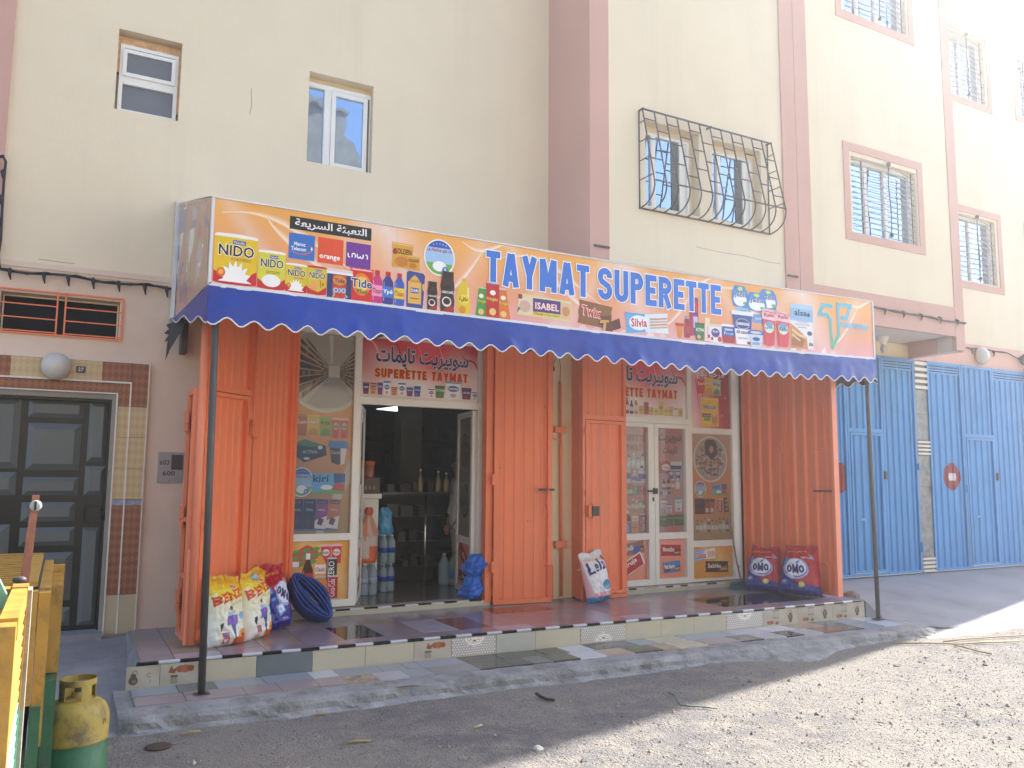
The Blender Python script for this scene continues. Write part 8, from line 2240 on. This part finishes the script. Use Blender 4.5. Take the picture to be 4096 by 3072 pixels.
# gravel grains over the road
rg = np.random.RandomState(5)
NG = 26000
V = []; Fc = []; MI = []
octv = np.array([(1, 0, 0), (0, 1, 0), (-1, 0, 0), (0, -1, 0), (0, 0, 1), (0, 0, -.5)], float)
octf = [(0, 1, 4), (1, 2, 4), (2, 3, 4), (3, 0, 4), (1, 0, 5), (2, 1, 5), (3, 2, 5), (0, 3, 5)]
cnt = 0
for i in range(NG):
    y = 5.9 - 4.2 * rg.rand() ** .9; x = -.6 + rg.rand() * (1.5 + y * 2.1)
    if x > 13: continue
    dens = .35 + .65 * ss(5.9, 4.9, y) + noise.noise(Vector((x * 1.3, y * 1.3, 9))) * .5
    if x > 7.6: dens += .3
    if rg.rand() > dens: continue
    s = .003 + .0055 * rg.rand() ** 2 + (.014 * rg.rand() if rg.rand() < .03 else 0)
    a = rg.rand() * 6.28; ca_, sa = math.cos(a), math.sin(a)
    q = octv * (s * (.7 + .6 * rg.rand()), s * (.7 + .6 * rg.rand()), s * (.5 + .5 * rg.rand())) + (rg.rand(6, 3) - .5) * s * .5
    zz = gz(x, y) + s * .25
    b0 = len(V)
    for vx_, vy_, vz_ in q: V.append((x + vx_ * ca_ - vy_ * sa, y + vx_ * sa + vy_ * ca_, zz + vz_))
    Fc += [tuple(b0 + k for k in f_) for f_ in octf]; MI += [int(rg.rand() * 3)] * 8
me = bpy.data.meshes.new('gravel'); me.from_pydata(V, [], Fc)
for m_ in (mat('gravel_grey', (.30, .29, .27), .9, .3, 30), mat('gravel_tan', (.40, .35, .29), .9, .3, 30), mat('gravel_dark', (.18, .17, .16), .9, .3, 30)): me.materials.append(m_)
me.polygons.foreach_set('material_index', MI)
o = bpy.data.objects.new('gravel', me); COL.objects.link(o); o['kind'] = 'stuff'

# ------------------------------------------------------------------ person inside the shop
pr = thing('person', 'person in a pale grey shirt and beige trousers standing inside the shop, facing left', 'person', (4.50, 9.70, -1.331), rz=rad(180), local=True)
def skin_obj(name, verts, edges, radii, m, parent, sub=2, root=0):
    me = bpy.data.meshes.new(name); me.from_pydata(verts, edges, []); me.materials.append(m)
    o = bpy.data.objects.new(name, me); COL.objects.link(o); o.parent = parent; ORG[o] = Vector((0, 0, 0))
    md = o.modifiers.new('skin', 'SKIN'); md.use_smooth_shade = True
    lay = me.skin_vertices[0] if me.skin_vertices else None
    if lay is None:
        bpy.context.view_layer.update(); lay = me.skin_vertices[0]
    for i, rr_ in enumerate(radii): lay.data[i].radius = rr_ if isinstance(rr_, tuple) else (rr_, rr_)
    lay.data[root].use_root = True
    s2 = o.modifiers.new('sub', 'SUBSURF'); s2.levels = sub; s2.render_levels = sub
    bpy.context.view_layer.update()
    dg = bpy.context.evaluated_depsgraph_get()
    m2 = bpy.data.meshes.new_from_object(o.evaluated_get(dg))
    o.modifiers.clear(); o.data = m2; m2.name = name
    if len(m2.materials) == 0: m2.materials.append(m)
    for p_ in m2.polygons: p_.use_smooth = True; p_.material_index = 0
    return o
M_SKIN = mat('brown_skin', (.42, .24, .16), .55, .05, 8); M_SHIRT = mat('pale_grey_shirt', (.82, .84, .88), .85, .08, 6); M_TROU = mat('beige_trousers', (.55, .49, .38), .85, .08, 6); M_HAIR = mat('black_hair', (.012, .010, .010), .6)
# local frame: +x is the way the person faces
bv = [(0, 0, .80), (0, 0, .98), (0, 0, 1.16), (.0, 0, 1.27), (.005, 0, 1.33), (.012, 0, 1.40), (.02, 0, 1.47), (.015, 0, 1.52),
      (0, .085, .76), (.01, .09, .42), (-.01, .09, .07), (.10, .10, .025), (0, -.085, .76), (-.02, -.09, .42), (-.05, -.09, .07), (.06, -.10, .025),
      (0, .165, 1.23), (-.01, .19, 1.00), (.05, .19, .79), (.075, .185, .71), (0, -.165, 1.23), (-.01, -.19, 1.00), (.05, -.19, .79), (.075, -.185, .71)]
be_ = [(0, 1), (1, 2), (2, 3), (3, 4), (4, 5), (5, 6), (6, 7), (0, 8), (8, 9), (9, 10), (10, 11), (0, 12), (12, 13), (13, 14), (14, 15), (3, 16), (16, 17), (17, 18), (18, 19), (3, 20), (20, 21), (21, 22), (22, 23)]
brr = [(.10, .13), (.085, .12), (.10, .135), (.06, .07), (.042, .042), (.075, .062), (.088, .070), (.05, .045), .075, .05, .034, .028, .075, .05, .034, .028, .045, .034, .024, .026, .045, .034, .024, .026]
body = skin_obj('body', bv, be_, brr, M_SKIN, pr)
skin_obj('shirt', [(0, 0, .62), (0, 0, .80), (0, 0, .98), (0, 0, 1.16), (0, 0, 1.265), (0, .165, 1.235), (-.01, .195, 1.0), (.045, .195, .82), (0, -.165, 1.235), (-.01, -.195, 1.0), (.045, -.195, .82)],
         [(0, 1), (1, 2), (2, 3), (3, 4), (4, 5), (5, 6), (6, 7), (4, 8), (8, 9), (9, 10)], [(.135, .17), (.13, .165), (.11, .145), (.12, .155), (.075, .09), .058, .048, .042, .058, .048, .042], M_SHIRT, pr)
skin_obj('trousers', [(0, 0, .82), (0, .085, .72), (.01, .09, .42), (-.01, .09, .08), (0, -.085, .72), (-.02, -.09, .42), (-.045, -.09, .08)], [(0, 1), (1, 2), (2, 3), (0, 4), (4, 5), (5, 6)], [(.115, .145), .09, .068, .06, .09, .068, .06], M_TROU, pr)
b = MB(); b.sphere((.005, 0, 1.485), .094, (1.05, .88, 1.0), 12); b.v = [(x - (.03 if x > .05 and z < 1.50 else 0), y, max(z, 1.44 + max(0, x) * .9)) for x, y, z in b.v]; b.build('hair', M_HAIR, None).parent = pr
b = MB(); b.add([(.095, -.012, 1.475), (.095, .012, 1.475), (.125, 0, 1.445), (.098, 0, 1.435), (.098, 0, 1.50)], [(0, 2, 4), (2, 1, 4), (0, 3, 2), (3, 1, 2)])
for s_ in (-1, 1): b.sphere((.0, s_ * .072, 1.455), .02, (.7, .35, 1.2), 6); b.sphere((.088, s_ * .028, 1.475), .011, (1, 1, .7), 6, 0)
b.sphere((.092, 0, 1.405), .018, (.6, 1.1, .35), 6)
b.build('face', M_SKIN, None).parent = pr
for s_ in (-1, 1):
    hb = MB(); hx, hy, hz = .078, s_ * .187, .70
    hb.sphere((hx, hy, hz - .03), .036, (.9, .45, 1.15), 8)
    for k, (dx, ln) in enumerate(((-.022, .060), (-.008, .070), (.006, .066), (.019, .052))): hb.tube([(hx + dx, hy, hz - .06), (hx + dx + .006, hy, hz - .06 - ln * .5), (hx + dx + .016, hy - s_ * .008, hz - .06 - ln)], [.0085, .008, .006], 6)
    hb.tube([(hx + .025, hy, hz - .02), (hx + .045, hy - s_ * .01, hz - .05), (hx + .045, hy - s_ * .015, hz - .075)], [.010, .009, .007], 6)
    hb.build('hand', M_SKIN, None).parent = pr

# ------------------------------------------------------------------ the other side of the street (behind the viewer; seen in the window glass)
opp = thing('opposite_house', 'cream house across the street, behind the viewer, mirrored in the window panes', 'building', (4, -12, -1.7))
ob = MB(); hl = []
for k in range(5):
    for fl in range(2): hl.append((-9 + k * 4.2, -7.6 + k * 4.2, .8 + fl * 3, 2.2 + fl * 3, .15))
def wallp(x0, x1, z0, z1, y, holes):
    w_ = MB(); wall_holes(w_, x0, x1, z0, z1, 0, holes); w_.v = [(x, y - (yy_), z) for x, yy_, z in w_.v]; return w_
w_ = wallp(-16, 14, -1.75, 6.6, -7.5, hl); w_.build('wall', M_CREAM, opp)
MB().box(-16, 14, -16, -7.51, 6.6, 6.8).build('roof', M_CREAM, opp)
for h_ in hl: MB().quad((h_[0], -7.64, h_[2]), (h_[1], -7.64, h_[2]), (h_[1], -7.64, h_[3]), (h_[0], -7.64, h_[3])).build('pane', M_GLASS, opp)
MB().box(4.6, 7.05, -9.5, -7.3, 6.6, 11.25).build('stair_tower', mat('mottled_render', (.38, .33, .27), .9, .2, 3), opp)
MB().prism([(7.05, 6.6), (8.2, 6.6), (8.2, 9.3), (7.05, 10.55)], -9.5, -7.35, axis='y').build('parapet', mat('mottled_render', (.38, .33, .27)), opp)
MB().box(4.45, 7.2, -9.6, -7.22, 11.25, 11.42).build('coping', mat('mottled_render', (.38, .33, .27)), opp)
for m_ in ('green_door',): MB().box(5.2, 7.4, -7.52, -7.46, -1.7, 1.2).build('door', M_BLUE, opp)

# ------------------------------------------------------------------ added scattering volume that imitates lens glare towards the sun
hz = MB().box(-62, 92, -62, 21, -2.9, 16.3)
hm = bpy.data.materials.new('glare_scatter'); hm.use_nodes = True
for n_ in list(hm.node_tree.nodes):
    if n_.type == 'BSDF_PRINCIPLED': hm.node_tree.nodes.remove(n_)
pv = hm.node_tree.nodes.new('ShaderNodeVolumePrincipled')
pv.inputs['Color'].default_value = (.93, .95, 1, 1); pv.inputs['Density'].default_value = .0054; pv.inputs['Anisotropy'].default_value = .72
hm.node_tree.links.new(pv.outputs[0], hm.node_tree.nodes['Material Output'].inputs['Volume'])
hz.build('glare_veil', hm, kind='stuff')
